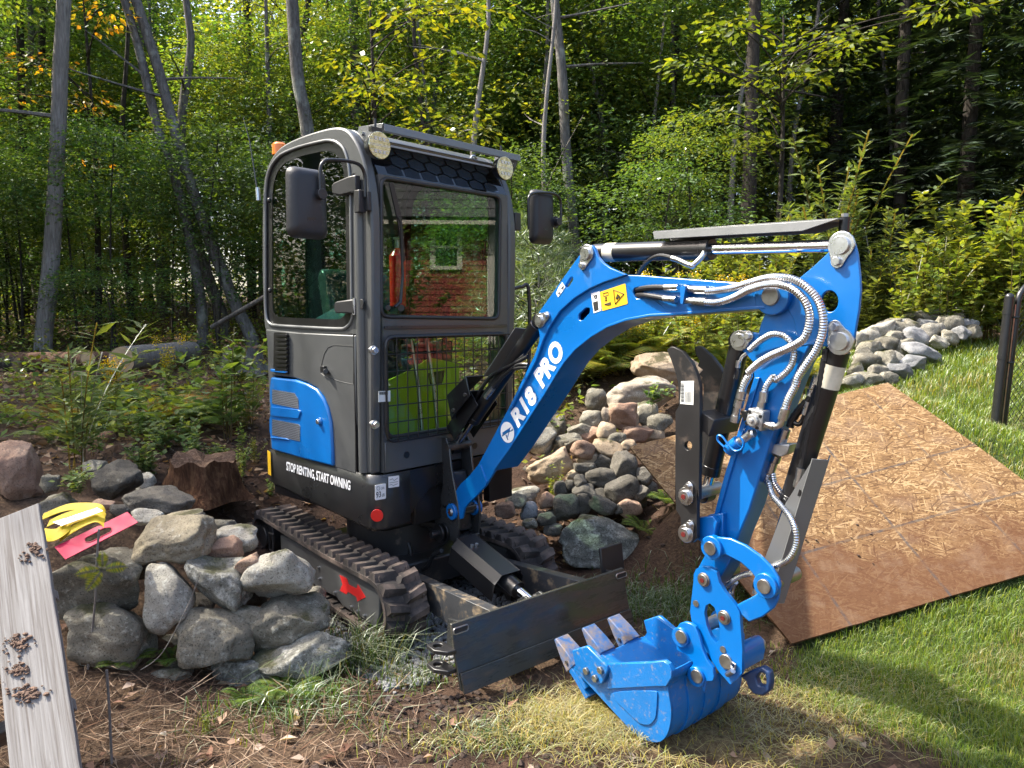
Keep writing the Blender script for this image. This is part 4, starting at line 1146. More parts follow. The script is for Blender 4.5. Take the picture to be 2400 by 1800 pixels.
# lift cylinder, from the swing post to the boom
def cyl_between(px0, px1, r, split, rb, rr, name, barrel_first=True, parent=EX, mat=BLACK):
    a, c = BF.pr(*px0, r), BF.pr(*px1, r)
    d = c - a
    if barrel_first: s = (a + d * .03, a + d * split); t = (a + d * (split - .02), c)
    else: s = (a + d * (1 - split), a + d * .97); t = (a, a + d * (1 - split + .02))
    o = MB().cyl(*s, rb, 28).build(name, mat, parent, .003)
    MB().cyl(*t, rr, 22).build('chrome_rod', CHROME, o)
    e = d.normalized()
    MB().cyl(s[1] - e * .035 if barrel_first else s[0], s[1] + e * .002 if barrel_first else s[0] + e * .035, rb * 1.05, 28).build('gland', mat, o, .003)
    MB().cyl(a - BF.r * .028, a + BF.r * .028, rb * .95, 22).cyl(c - BF.r * .028, c + BF.r * .028, rr * 1.5, 22).build('eye', mat, o, .003)
    return o, a, c
pa0 = (BF.P(.01, 0, .80))
lo_, la, lc = cyl_between((1066, 1048), A2((270, 1003))[0], 0, .76, .036, .020, 'lift_cylinder', False)
def lift_guards():
    e = (lc - la).normalized(); w = BF.r; n = w.cross(e); n = n if n.dot(BF.f) < 0 else -n      # n: away from the boom, up and back
    L = (lc - la).length
    b = MB()
    for (s0, s1, wd, dp, nm) in ((.10, .40, .062, .075, 'rod_guard'),):
        for p, q in (((-wd, dp), (wd, dp)), ((wd, dp), (wd, -.02)), ((-wd, dp), (-wd, -.02))):
            P = [la + e * (L * s0) + w * p[0] + n * p[1], la + e * (L * s1) + w * p[0] + n * p[1], la + e * (L * s1) + w * q[0] + n * q[1], la + e * (L * s0) + w * q[0] + n * q[1]]
            b.slab(P, (P[1] - P[0]).cross(P[3] - P[0]).normalized() * .004)
    b.build('rod_guard', BLACK, lo_, .0015)
    # folded hose guard box, tapering
    w0, w1 = .085, .085
    P = lambda s, r, d: la + e * (L * s) + w * r + n * d
    b = MB()
    for quad in ((P(.20, .09, .05), P(.42, .09, .03), P(.46, .09, .12), P(.26, .09, .16)), (P(.26, .09, .16), P(.46, .09, .12), P(.46, -.03, .12), P(.26, -.03, .16)), (P(.20, .09, .05), P(.26, .09, .16), P(.26, -.03, .16), P(.20, -.03, .05))):
        b.slab(quad, (quad[1] - quad[0]).cross(quad[3] - quad[0]).normalized() * .005)
    b.build('hose_guard', BLACK, lo_, .002)
    b = MB()
    for s, d in ((.25, .07), (.39, .06)): b.cyl(P(s, .088, d), P(s, .100, d), .010, 6)
    b.build('bolt', ZINC, lo_)
    b = MB(); quad = (P(.50, -.05, .075), P(.86, -.05, .075), P(.86, .02, .085), P(.50, .02, .085)); b.slab(quad, n * .004)
    b.build('upper_guard', GUARD, lo_, .0015)
lift_guards()
tube_px(BF, A1((330, 440), (390, 330), (480, 210), (580, 150), (700, 90), (830, 20)), [.02, .03, .04, .05, .055, .05], .009, 'hydraulic_hose', RUBBERC, EX)
tube_px(BF, A1((470, 380), (520, 290), (620, 190), (720, 110), (780, 95), (835, 100)), [.055, .06, .062, .066, .068, .06], .009, 'hydraulic_hose', RUBBERC, EX, rib=.008)
tube_px(BF, A1((440, 420), (560, 250), (690, 100), (800, 10)), .035, .010, 'hydraulic_hose', RUBBERC, EX)
tube_px(BF, A1((690, 140), (760, 125), (830, 128)), .066, .009, 'hydraulic_hose', RUBBERC, EX, rib=.008)
tube_px(BF, A1((435, 405), (505, 320)), .06, .013, 'hose_fitting', ZINC, EX)

# stick (arm) cylinder above the boom
ac, aa, ab = cyl_between(A2((730, 372))[0], A3((1420, 300))[0], 0, .56, .0375, .020, 'stick_cylinder', True)
d_ = (ab - aa).normalized()
MB().cyl(aa + d_ * .10, aa + d_ * .155, .0382, 28).build('label_band', CREAM, ac)
def stick_guard():
    P = lambda x, y, r: BF.pr(x, y, r)
    e = (ab - aa).normalized(); n = BF.r.cross(e); n = n if n.z > 0 else -n
    L = (ab - aa).length
    Q = lambda s, r, h: aa + e * (L * s) + BF.r * r + n * h
    b = MB()
    for quad in ((Q(.345, .045, .067), Q(1.0, .045, .075), Q(1.0, -.045, .075), Q(.345, -.045, .067)), (Q(.355, .049, .040), Q(.90, .049, .044), Q(1.0, .0455, .075), Q(.345, .0455, .067)), (Q(.355, -.049, .040), Q(.90, -.049, .044), Q(1.0, -.0455, .075), Q(.345, -.0455, .067))):
        b.slab(quad, (quad[1] - quad[0]).cross(quad[3] - quad[0]).normalized() * .004)
    o = b.build('cylinder_guard', GUARD, ac, .001)
    MB().cyl(Q(1.0, 0, .02), Q(1.0, 0, .085), .016, 12).build('guard_post', BLACK, ac)
    MB().cyl(Q(1.0, 0, .082), Q(1.0, 0, .096), .011, 6).build('guard_nut', STEEL, ac)
stick_guard()
tube_px(BF, A2((1185, 575), (1230, 500), (1300, 430), (1380, 398), (1460, 405), (1510, 425)), [.0, .02, .045, .055, .06, .062], .0085, 'hydraulic_hose', RUBBERC, EX, rib=.007)
ft = tube_px(BF, A2((1500, 420), (1560, 438), (1640, 475), (1690, 492)), .062, .0105, 'hose_fitting', ZINC, EX, n=8)
tube_px(BF, A2((1690, 492), (1740, 450), (1790, 395), (1800, 370)), [.062, .055, .045, .038], .010, 'hose_fitting', ZINC, EX, n=8)
MB().ball(BF.pr(*A2((1692, 492))[0], .062), .0125).build('hose_elbow', ZINC, EX)

# ---- stick (dipper arm)
SW = .052
ear = A3((1020, 600), (1130, 510), (1250, 400), (1340, 310), (1350, 265), (1390, 228), (1440, 207), (1490, 216), (1530, 270), (1560, 380), (1585, 600), (1590, 720), (1575, 900), (1550, 1040), (1530, 1170), (1500, 1240), (1450, 1285), (1400, 1290), (1340, 1262), (1180, 1240), (1100, 1235), (1010, 1250), (960, 1000), (900, 900), (880, 780), (930, 680))
hole = circ(A3((1297, 825))[0], 20, 20, 25)
ek = plate('stick', BF, ear, SW, SW - .012, BLUE, EX, [hole], bevel=.003)
plate('ear_plate', BF, ear, -SW + .012, -SW, BLUE, ek, [[(x - 0, y) for x, y in hole]], bevel=.003)
body = [(1833, 668), (1870, 655), (1880, 700), (1900, 808), (1874, 854), (1840, 940), (1809, 1024), (1757, 1194), (1730, 1258), (1712, 1312), (1690, 1350), (1672, 1378), (1650, 1384), (1635, 1370), (1630, 1352), (1636, 1330), (1652, 1300), (1655, 1262), (1672, 1212), (1696, 1120), (1730, 1010), (1767, 885), (1765, 858), (1772, 800), (1782, 760), (1796, 724), (1806, 680)]
BO_ = plate('stick_box', BF, body, SW - .002, -SW + .002, BLUE, ek, bevel=.005)
plate('edge_flange', BF, [(1767, 885), (1780, 885), (1742, 1010), (1708, 1120), (1686, 1200), (1666, 1262), (1655, 1262), (1672, 1212), (1696, 1120), (1730, 1010)], SW + .007, SW - .004, BLUE, ek, bevel=.002)
# front spine plate between the two ears
ln = [BF.on_r(x, y, SW) for x, y in A3((1545, 300), (1566, 420), (1578, 600), (1580, 720), (1565, 900), (1540, 1040))]
lnn = [(f - .045, z) for f, z in ln]
strip('spine_plate', lnn, -.010, SW - .013, -SW + .013, BLUE, ek, 0)
strip('rear_web', [BF.on_r(x, y, SW) for x, y in A3((1030, 625), (1140, 535), (1260, 430), (1345, 350))], -.010, SW - .013, -SW + .013, BLUE, ek, 0)
pin(BF, *A3((1413, 300))[0], SW, .028, .018, 'pin', ek, keeper=A3((1380, 450))[0])
pin(BF, *A3((1405, 1200))[0], SW, .028, .018, 'pin', ek, keeper=A3((1356, 1065))[0])
# lug for the thumb cylinder
lugp = A3((400, 1170), (415, 1130), (450, 1105), (500, 1098), (560, 1112), (640, 1122), (690, 1180), (640, 1330), (580, 1400), (520, 1330), (430, 1250))
for s in (1, -1):
    plate('thumb_lug', BF, lugp, s * .050 if s > 0 else -.038, s * .038 if s > 0 else -.050, BLUE, ek, bevel=.003)
pin(BF, *A3((462, 1190))[0], .050, .024, .014, 'pin', ek, keeper=A3((545, 1150))[0])
# thumb cylinder
tc_, ta, tb = cyl_between(A3((462, 1190))[0], A4((285, 870))[0], 0, .86, .034, .019, 'thumb_cylinder', True)
MB().cyl(BF.pr(*A4((458, 120))[0], .012), BF.pr(*A4((452, 96))[0], .012), .016, 12).build('red_port_cap', RED, tc_)
tube_px(BF, A4((505, 110), (480, 130), (465, 165)), .05, .006, 'steel_pipe', ZINC, EX)
tube_px(BF, A4((463, 150), (458, 188)), .052, .010, 'hose_fitting', ZINC, EX, n=6)
MB().tube([BF.pr(x, y, .052) for x, y in A4((456, 190), (462, 210), (452, 250))], .007, 8).build('port_block', BLACK, EX)
# bucket cylinder in front of the stick
bc, ba, bb = cyl_between(A3((1405, 1200))[0], A5((555, 583))[0], 0, .64, .037, .021, 'bucket_cylinder', True)
e_ = (bb - ba).normalized()
MB().cyl(ba + e_ * .075, ba + e_ * .150, .0377, 28).build('label_band', CREAM, bc)
def bucket_guard():
    e = e_; n = BF.r.cross(e); n = n if n.dot(BF.f) > 0 else -n
    L = (bb - ba).length
    Q = lambda s, r, h: ba + e * (L * s) + BF.r * r + n * h
    b = MB()
    for quad in ((Q(.42, .052, .046), Q(1.02, .052, .052), Q(1.02, .0, .078), Q(.42, .0, .074)), (Q(.42, .0, .074), Q(1.02, .0, .078), Q(1.02, -.055, .052), Q(.42, -.055, .050)), (Q(.44, .052, .046), Q(1.02, .052, .052), Q(1.02, .056, -.01), Q(.62, .056, .01))):
        b.slab(quad, (quad[1] - quad[0]).cross(quad[3] - quad[0]).normalized() * .004)
    b.build('cylinder_guard', GUARD, bc, .001)
bucket_guard()
b_ = BF.pr(*A4((800, 855))[0], .035)
MB().cyl(b_, b_ + BF.r * .018, .012, 8).build('port', BLACK, bc)

# ---- thumb
TH = A4((76, 90), (95, 76), (112, 76), (160, 102), (208, 160), (238, 228), (252, 292), (251, 600), (247, 900)) + A5((192, 60), (191, 325), (168, 348), (132, 345), (107, 312), (103, 212), (78, 172), (76, 0)) + A4((120, 900), (122, 425), (140, 392), (136, 270), (118, 200), (96, 140))
th = plate('thumb', BF, TH, .135, .117, BLACKD, EX, [circ(A4((190, 607))[0], 9, 14, 11)], bevel=.003)
th2 = [(x, y) for x, y in TH]
def shift(pxs, r0, r1):
    return [BF.on_r(x, y, r0) for x, y in pxs]
serr = A4((222, 78), (240, 70), (262, 76), (322, 130), (366, 188), (386, 236), (380, 330), (330, 560), (300, 720), (255, 760), (262, 560), (270, 420), (272, 278), (252, 262), (266, 240), (246, 222), (268, 200), (240, 178), (250, 150), (232, 118))
plate('thumb_tine', BF, serr, -.06, -.078, BLACKD, th, bevel=.003)
plate('thumb_web', BF, A4((252, 420), (330, 470), (300, 560), (258, 520)), .117, -.06, BLACKD, th, bevel=.003)
lab = plate('barcode_label', BF, A4((152, 260), (221, 258), (218, 388), (147, 382)), .1362, .135, PAPER, th, bevel=0)
b = MB()
for i in range(16):
    y = 272 + i * 6.4
    b.slab([BF.pr(x, yy, .1368) for x, yy in A4((151, y), (167, y + .5), (167, y + 2.2 + (i % 3)), (151, y + 1.8 + (i % 3)))], BF.r * .0003)
for i in range(5):
    x = 176 + i * 7
    b.slab([BF.pr(xx, yy, .1368) for xx, yy in A4((x, 318), (x + 2, 318), (x + 2, 375), (x, 375))], BF.r * .0003)
b.build('barcode', INK, lab)
f, z = BF.on_r(*A5((137, 97))[0], .135)
for (x, y), k in zip(A5((137, 97), (137, 298)), A5((155, 45), (160, 250))):
    pin(BF, x, y, .135, .022, .02, 'pin', th, red=True, keeper=k)
MB().cyl(BF.P(f, .12, z), BF.P(f, -.06, z), .024, 18).build('cross_pin', STEEL, th, .002)
brk = A5((192, 215), (275, 205), (300, 240), (280, 330), (235, 360), (190, 330))
plate('thumb_bracket', BF, brk, .100, .075, BLUE, ek, bevel=.004)
plate('thumb_bracket', BF, A5((250, 200), (330, 190), (330, 330), (290, 360), (230, 350)), .074, -.06, BLUE, ek, bevel=.004)

# ---- linkage and coupler
def crescent(outer, inner, r0, r1, name='crescent_link'):
    return plate(name, BF, outer + inner[::-1], r0, r1, BLUE, EX, bevel=.004)
up_o = A5((255, 330), (300, 318), (370, 326), (450, 362), (530, 418), (590, 478), (628, 535), (640, 580), (630, 612))
up_i = A5((262, 412), (300, 418), (345, 414), (425, 455), (482, 506), (518, 555), (524, 590), (540, 612))
for s in (1, -1):
    crescent(up_o, up_i, s * .112 if s > 0 else -.098, s * .098 if s > 0 else -.112)
lo_o = A5((636, 590), (628, 650), (605, 700), (545, 748), (470, 776), (430, 740), (398, 700))
lo_i = A5((535, 600), (505, 630), (470, 650), (430, 670), (395, 688))
for s in (1, -1):
    crescent(lo_o, lo_i, s * .096 if s > 0 else -.082, s * .082 if s > 0 else -.096)
def boss(px, r0, r1, rad, parent=EX):
    f, z = BF.on_r(*px, r0)
    return MB().cyl(BF.P(f, r0, z), BF.P(f, r1, z), rad, 26).build('pin_boss', BLUE, parent, .003)
for px in A5((265, 378), (555, 583)):
    q = boss(px, .126, .096, .042)
    pin(BF, *px, .126, .024, .008, 'pin', q, mat=STEEL, washer=1.0)
    boss(px, -.096, -.126, .042)
    f, z = BF.on_r(*px, .1); MB().cyl(BF.P(f, .095, z), BF.P(f, -.095, z), .026, 18).build('link_pin', STEEL, EX)
cp = A5((172, 560), (174, 518), (186, 490), (215, 476), (258, 480), (296, 508), (310, 560), (340, 612), (395, 680), (418, 718), (426, 780)) + A6((1040, 130), (1055, 330), (1052, 455), (1030, 484), (990, 515), (930, 448), (898, 400), (850, 305), (782, 172), (774, 120))
oval = A6((850, 130), (858, 90), (880, 78), (905, 100), (925, 160), (936, 230), (932, 275), (912, 290), (885, 255), (862, 195))
cpl = plate('coupler', BF, cp, .104, .088, BLUE, EX, [oval], bevel=.003)
plate('coupler_plate', BF, cp, -.088, -.104, BLUE, cpl, [oval], bevel=.003)
for px, rad in ((A5((230, 547))[0], .020), (A5((340, 750))[0], .020)):
    pin(BF, *px, .104, rad, .012, 'pin', cpl, mat=STEEL, red=True, washer=1.25)
for px in A5((187, 675)) + A6((952, 326)):
    f, z = BF.on_r(*px, .104); MB().cyl(BF.P(f, .100, z), BF.P(f, .107, z), .012, 16).build('plug', STEEL, cpl)
f, z = BF.on_r(*A6((970, 390))[0], .104)
MB().cyl(BF.P(f, .112, z), BF.P(f, -.112, z), .026, 22).build('lock_pin', STEEL, cpl, .002)
MB().tube([BF.pr(x, y, .112) for x, y in A6((985, 455), (1000, 435), (995, 405), (1005, 395), (1018, 405), (1015, 430), (1000, 440))], .004, 6).cyl(BF.pr(*A6((975, 460))[0], .108), BF.pr(*A6((1005, 440))[0], .12), .010, 10).build('lynch_pin', ZINC, cpl)
f, z = BF.on_r(*A5((230, 547))[0], .1); MB().cyl(BF.P(f, .095, z), BF.P(f, -.095, z), .024, 18).build('stick_pin', STEEL, cpl)
f, z = BF.on_r(*A5((340, 750))[0], .1); MB().cyl(BF.P(f, .095, z), BF.P(f, -.095, z), .024, 18).build('link_end_pin', STEEL, cpl)
# coupler jaw and hook underneath
plate('coupler_jaw', BF, A6((960, 330), (1010, 310), (1040, 340), (1050, 400), (1040, 450), (1000, 470)), .08, -.08, BLUE, cpl, bevel=.01)
hk = A6((1040, 470), (1100, 440), (1160, 420), (1200, 450), (1208, 500), (1200, 550), (1165, 578), (1120, 570), (1085, 535), (1075, 500))
hh = round_poly(A6((1125, 480), (1145, 452), (1175, 455), (1182, 490), (1178, 525), (1140, 522)), 5)
plate('lifting_hook', BF, hk, .055, .025, HOOK, cpl, [hh], bevel=.006) if False else None
HOOK = paint('dark_blue_casting', (.012, .035, .10), .4, 0, .1, .1)
plate('lifting_hook', BF, hk, .055, .025, HOOK, cpl, [hh], bevel=.006)

# ---- bucket
def bucket():
    rw = .225
    side = A6((148, 432), (255, 545), (480, 785), (540, 815), (600, 826), (640, 800), (664, 742), (672, 650), (656, 530), (682, 480), (684, 440), (665, 402), (640, 384), (560, 393), (330, 402), (300, 380), (215, 312))
    side = side[:1] + [(p.x, p.y) for p in spline([Vector((x, y, 0)) for x, y in side[1:11]], 4)] + side[11:]
    sfz = [BF.on_r(x, y, rw) for x, y in side]
    o = prof('bucket', BF, sfz, rw, rw - .012, BLUE_W, EX, bevel=.003)
    prof('bucket_side', BF, sfz, -rw + .012, -rw, BLUE_W, o, bevel=.003)
    # curved floor and back sheet
    fl = sfz[0:37] + [BF.on_r(*A6((682, 440))[0], rw)]
    pts = []
    for i in range(len(fl)): pts.append(Vector((fl[i][0], fl[i][1], 0)))
    cv = [(p.x, p.y) for p in pts]
    strip('bucket_floor', cv, .012, rw - .006, -rw + .006, BLUE_W, o, 0)
    # wear pads pressed on the side and a back wrapper band
    pad = A6((330, 540), (590, 528), (655, 530), (668, 650), (640, 770), (590, 800), (540, 790), (480, 745), (300, 560))
    pad2 = A6((360, 560), (592, 548), (600, 600), (592, 690), (560, 728), (510, 722), (450, 670))
    prof('side_wear_plate', BF, [BF.on_r(x, y, rw) for x, y in smooth_loop(pad2)], rw + .005, rw - .002, BLUE_W, o, bevel=.004)
    top = A6((330, 400), (560, 393), (640, 384), (665, 402), (684, 440), (682, 478), (655, 522), (600, 522), (330, 536), (350, 480))
    prof('side_rim_plate', BF, [BF.on_r(x, y, rw) for x, y in top], rw + .009, rw - .002, BLUE_W, o, bevel=.003)
    for r0 in (.10, .0, -.10):                   # wear straps round the back
        strip('wear_strap', [(f, z) for f, z in cv[8:31]], -.006, r0 + .028, r0 - .028, BLUE_W, o, 0)
    plate('side_cutter', BF, A6((138, 332), (208, 310), (222, 312), (325, 415), (332, 440), (300, 512), (280, 520), (160, 430)), -rw - .001, -rw - .022, BLUE_W, o, bevel=.004) if False else prof('side_cutter', BF, [BF.on_r(x, y, rw) for x, y in A6((138, 332), (208, 310), (222, 312), (325, 415), (332, 440), (300, 512), (280, 520), (160, 430))], -rw - .001, -rw - .022, BLUE_W, o, bevel=.004)
    # near side cutter with three bolts
    sc = plate('side_cutter', BF, A6((138, 332), (208, 310), (222, 312), (325, 415), (332, 440), (300, 512), (280, 520), (160, 430)), rw + .022, rw + .001, BLUE_W, o, bevel=.004)
    for x, y in A6((220, 440), (296, 436), (268, 480)):
        f, z = BF.on_r(x, y, rw + .022); MB().cyl(BF.P(f, rw + .02, z), BF.P(f, rw + .034, z), .015, 6).build('bolt', STEEL, sc, .002)
    f0, z0 = BF.on_r(*A6((148, 432))[0], rw)
    # three teeth on the lip: adapter and worn point
    tip_near = Vector(BF.on_r(*A6((66, 258))[0], rw - .03))
    base = Vector(BF.on_r(*A6((150, 405))[0], rw - .03))
    d = (tip_near - base); L = d.length; d = d / L; up = Vector((-d.y, d.x)); up = up if up.y > 0 else -up
    for k in range(3):
        rc = rw - .042 - k * .163
        def W(a, c, h): q = base + d * a + up * h; return BF.P(q.x, c, q.y)
        b = MB()
        w0, w1 = .038, .034
        # adapter
        vs = [W(-.11, rc - w0, -.014), W(-.11, rc + w0, -.014), W(-.11, rc + w0, .024), W(-.11, rc - w0, .024), W(.0, rc - w0, -.024), W(.0, rc + w0, -.024), W(.0, rc + w0, .030), W(.0, rc - w0, .030)]
        t = b.add(vs, [(0, 1, 2, 3), (4, 7, 6, 5), (0, 4, 5, 1), (1, 5, 6, 2), (2, 6, 7, 3), (3, 7, 4, 0)]).build('tooth', BLUE_W, o, .004)
        b = MB()
        rows = [(-.012, .042, -.034, .038), (.05, .040, -.024, .028), (L * .97, .037, -.006, .008)]
        vs = []
        for a, w, h0, h1 in rows: vs += [W(a, rc - w, h0), W(a, rc + w, h0), W(a, rc + w, h1), W(a, rc - w, h1)]
        fs = [(0, 3, 2, 1), (8, 9, 10, 11)]
        for i in (0, 4):
            for a, c in ((0, 1), (1, 2), (2, 3), (3, 0)): fs.append((i + a, i + c, i + 4 + c, i + 4 + a))
        b.add(vs, fs).build('tooth_point', TOOTH, t, .004)
        q0 = W(.018, rc + .042, .0); MB().cyl(q0 - BF.r * .002, q0 + BF.r * .004, .008, 10).build('retaining_pin', STEEL, t)
    lip = [base - d * .14 - up * .014, base - d * .01 - up * .014, base - d * .01 + up * .008, base - d * .14 + up * .008]
    MB().slab([BF.P(q.x, rw - .002, q.y) for q in lip], BF.r * (-2 * rw + .004)).build('lip_plate', BLUE_W, o, .003)
    # loose earth left in the bucket
    rng = random.Random(5)
    b = MB()
    for k in range(34):
        q = base - d * rng.uniform(.06, .19) + up * rng.uniform(.012, .024)
        b.ball(BF.P(q.x, rng.uniform(-.20, .12), q.y), rng.uniform(.006, .02), sc=(1, rng.uniform(.6, 1), rng.uniform(.5, .9)))
    so = b.build('earth_clods', SOILC, o, 0, 0); so['kind'] = 'stuff'
    # ears with pin bosses
    earp = A6((700, 330), (702, 210), (718, 186), (745, 178), (775, 186), (800, 205), (822, 255), (838, 320), (862, 380), (895, 425), (904, 470), (895, 498), (860, 500), (850, 562), (828, 520), (790, 512), (770, 480), (772, 430), (790, 400), (760, 360))
    eyes = A6((728, 258), (812, 470))
    for r0, r1 in ((.126, .110), (-.110, -.126)):
        q = plate('bucket_ear', BF, earp, r0, r1, BLUE, o, bevel=.003)
    for px in eyes:
        f, z = BF.on_r(*px, .126)
        for s_ in (1, -1): MB().cyl(BF.P(f, s_ * .138, z), BF.P(f, s_ * .106, z), .036, 26).build('ear_boss', BLUE, o, .003)
        MB().cyl(BF.P(f, .106, z), BF.P(f, -.106, z), .024, 18).build('ear_pin', STEEL, o)
        pin(BF, *px, .138, .024, .006, 'pin', o, mat=STEEL, washer=1.0)
    return o
TOOTH = paint('scraped_tooth', (.03, .10, .25), .5, .1, 0, .25, (.20, .155, .125), .80, .2, 12, grime=26)
SOILC = paint('dry_earth', (.26, .17, .12), .95, 0, 0, .3, bumps=.3, scale=30)
bucket()

# ---- hoses down the stick
H = .0135
hA = [(1655, 683)] + A3((230, 725), (400, 698), (560, 650), (700, 610), (830, 600), (960, 622), (1080, 690), (1180, 800), (1230, 930), (1237, 1050), (1215, 1170), (1165, 1290), (1085, 1410), (1000, 1540)) + A4((765, 290), (728, 360), (712, 410))
tube_px(BF, hA, [.095] * 3 + [.11, .12, .13, .13, .13, .12, .115, .11, .105, .10, .10, .095, .09, .085, .08], H, 'steel_braided_hose', HOSE, EX, n=12, rib=.0042)
hB = A3((110, 832), (250, 835), (400, 790), (560, 712), (700, 672), (830, 672), (950, 712), (1050, 800), (1100, 900), (1112, 1000), (1085, 1120), (1030, 1200), (900, 1270), (760, 1330), (640, 1400), (540, 1490)) + A4((520, 225), (492, 275), (478, 320))
tube_px(BF, hB, [.10] * 3 + [.115, .13, .14, .14, .135, .13, .125, .12, .115, .11, .105, .10, .095, .09, .085, .08], H, 'steel_braided_hose', HOSE, EX, n=12, rib=.0042)
hC = A3((545, 1285), (640, 1200), (740, 1142), (820, 1132), (900, 1168), (950, 1240), (962, 1330), (940, 1420), (880, 1500), (790, 1565)) + A4((650, 235), (612, 285), (600, 320))
tube_px(BF, hC, [.07, .075, .08, .085, .085, .08, .075, .07, .07, .07, .07, .07, .07], .0115, 'steel_braided_hose', HOSE, EX, n=12, rib=.004)
def fit(pts, r, rad, n=6, fr=BF):
    return tube_px(fr, pts, r, rad, 'hose_fitting', ZINC, EX, n=n, dens=2)
# bulkhead fittings on the boom
tube_px(BF, A2((1150, 720), (1250, 700), (1350, 692), (1440, 695)), [.05, .075, .085, .09], .011, 'hydraulic_hose', RUBBERC, EX, rib=.009)
tube_px(BF, A2((1160, 770), (1250, 770), (1350, 785), (1430, 800)), [.05, .08, .09, .095], .011, 'hydraulic_hose', RUBBERC, EX, rib=.009)
fit(A2((1435, 696), (1560, 694)), .092, .0125, 8); fit(A2((1620, 706), (1730, 715)), .092, .0135, 6); fit(A2((1720, 718), (1830, 722)), .094, .0145, 14)
fit(A2((1425, 800), (1540, 808)), .097, .0125, 8); fit(A2((1620, 815), (1720, 822)), .097, .0135, 6); fit(A2((1700, 825), (1815, 832)), .099, .0145, 14)
plate('bulkhead_tab', BF, round_poly(A2((1575, 690), (1620, 675), (1625, 700), (1600, 850), (1578, 848)), 3), .115, .07, BLUE, bo, bevel=.003)
# fittings at the valve block
fit(A4((480, 312), (470, 355)), .08, .0165, 14); fit(A4((468, 360), (458, 400)), .08, .0165); fit(A4((455, 402), (440, 470)), .08, .012, 6); fit(A4((446, 445), (438, 480)), .08, .015, 6)
fit(A4((598, 318), (592, 372)), .07, .0145, 14); fit(A4((586, 372), (578, 412)), .07, .013)
fit(A4((714, 408), (696, 466)), .08, .0155, 14)
tube_px(BF, A4((692, 462), (688, 488), (670, 503), (640, 505)), .08, .010, 'hose_elbow', ZINC, EX)
fit(A4((652, 505), (604, 492)), .08, .0145)
vb = plate('valve_block', BF, A4((510, 405), (598, 420), (592, 530), (497, 492)), .098, .055, ZINCM, EX, bevel=.004) if False else None
ZINCM = paint('cast_valve_zinc', (.50, .50, .49), .42, .8, 0, .15, bumps=.25, scale=50)
vb = plate('valve_block', BF, A4((514, 404), (592, 424), (580, 532), (497, 494)), .100, .052, ZINCM, EX, bevel=.004)
x, y = A4((542, 470))[0]; p = BF.pr(x, y, .10)
MB().cyl(p, p + BF.r * .012, .020, 20).cyl(p + BF.r * .012, p + BF.r * .022, .008, 10).build('valve_spindle', ZINCM, vb, .002)
for x, y in A4((520, 424), (580, 450), (506, 486), (562, 512)):
    p = BF.pr(x, y, .10); MB().cyl(p, p + BF.r * .004, .006, 8).build('socket_screw', BLACK, vb)
fit(A4((548, 540), (520, 548)), .075, .0135, 6); tube_px(BF, A4((530, 540), (500, 565), (450, 595)), .085, .0145, 'coupling', ZINC, EX, n=14)
cap = tube_px(BF, A4((462, 585), (405, 632)), .088, .0225, 'dust_cap', BLUE, EX, n=20, dens=2)
MB().tube(spline([BF.pr(x, y, .115) for x, y in A4((470, 560), (488, 590), (478, 625), (440, 634), (405, 600), (375, 560), (352, 552), (350, 580), (385, 615))], 5), .004, 6).build('cap_strap', BLUE, cap, 0, 60)
plate('bracket_tab', BF, A4((470, 420), (505, 418), (500, 470), (488, 476)), .085, .075, BLACK, EX, bevel=.002)
# second block lower down on the far edge of the stick
vb2 = plate('check_valve', BF, A4((640, 598), (736, 600), (722, 650), (690, 668), (627, 645)), .020, -.03, ZINCM, EX, bevel=.004)
fit(A4((718, 520), (702, 566)), .0, .015, 14); fit(A4((700, 566), (690, 600)), .0, .016); fit(A4((668, 662), (656, 696)), .0, .016); fit(A4((650, 696), (632, 752)), .0, .015, 14)
tube_px(BF, A4((915, 230), (870, 330), (800, 400), (750, 470), (735, 515)), [.0, .0, .0, .0, .0], .014, 'hydraulic_hose', RUBBERC, EX, rib=.010)
tube_px(BF, A3((1265, 1270), (1255, 1400)) + A4((925, 130), (905, 260), (880, 380), (850, 480), (825, 590), (798, 725)), .03, .012, 'hydraulic_hose', RUBBERC, EX, rib=.010)
fit(A4((797, 728), (786, 795)), .03, .014, 14); fit(A4((786, 795), (778, 830)), .03, .0155); tube_px(BF, A4((778, 830), (785, 850), (800, 850)), .035, .011, 'port_elbow', BLACK, EX)
fit(A4((885, 235), (862, 300)), .0, .014, 14); fit(A4((858, 305), (850, 340)), .0, .0145); fit(A4((840, 370), (820, 440)), .0, .014, 14)
tube_px(BF, A4((818, 440), (800, 480), (780, 492), (760, 482)), .0, .008, 'steel_pipe', BLACK, EX)
tube_px(BF, A4((622, 755), (612, 800)) + A5((578, 30), (600, 95), (650, 155), (700, 225), (724, 300), (720, 370), (690, 432), (640, 465), (580, 482)), [.0, .01, .02, .04, .06, .08, .09, .09, .09, .08, .07], .0105, 'steel_braided_hose', HOSE, EX, n=12, rib=.004)
tube_px(BF, A4((645, 755), (650, 790)) + A5((610, 30), (645, 80), (700, 128)), [.0, .0, .0, .0, .0], .0105, 'steel_braided_hose', HOSE, EX, n=12, rib=.004)
tube_px(BF, A5((480, 512), (420, 530), (360, 570), (330, 600)), [.06, .05, .04, .03], .0105, 'steel_braided_hose', HOSE, EX, n=12, rib=.004)
tube_px(BF, A5((400, 560), (378, 600), (378, 670)), [.02, .0, .0], .0105, 'steel_braided_hose', HOSE, EX, n=12, rib=.004)
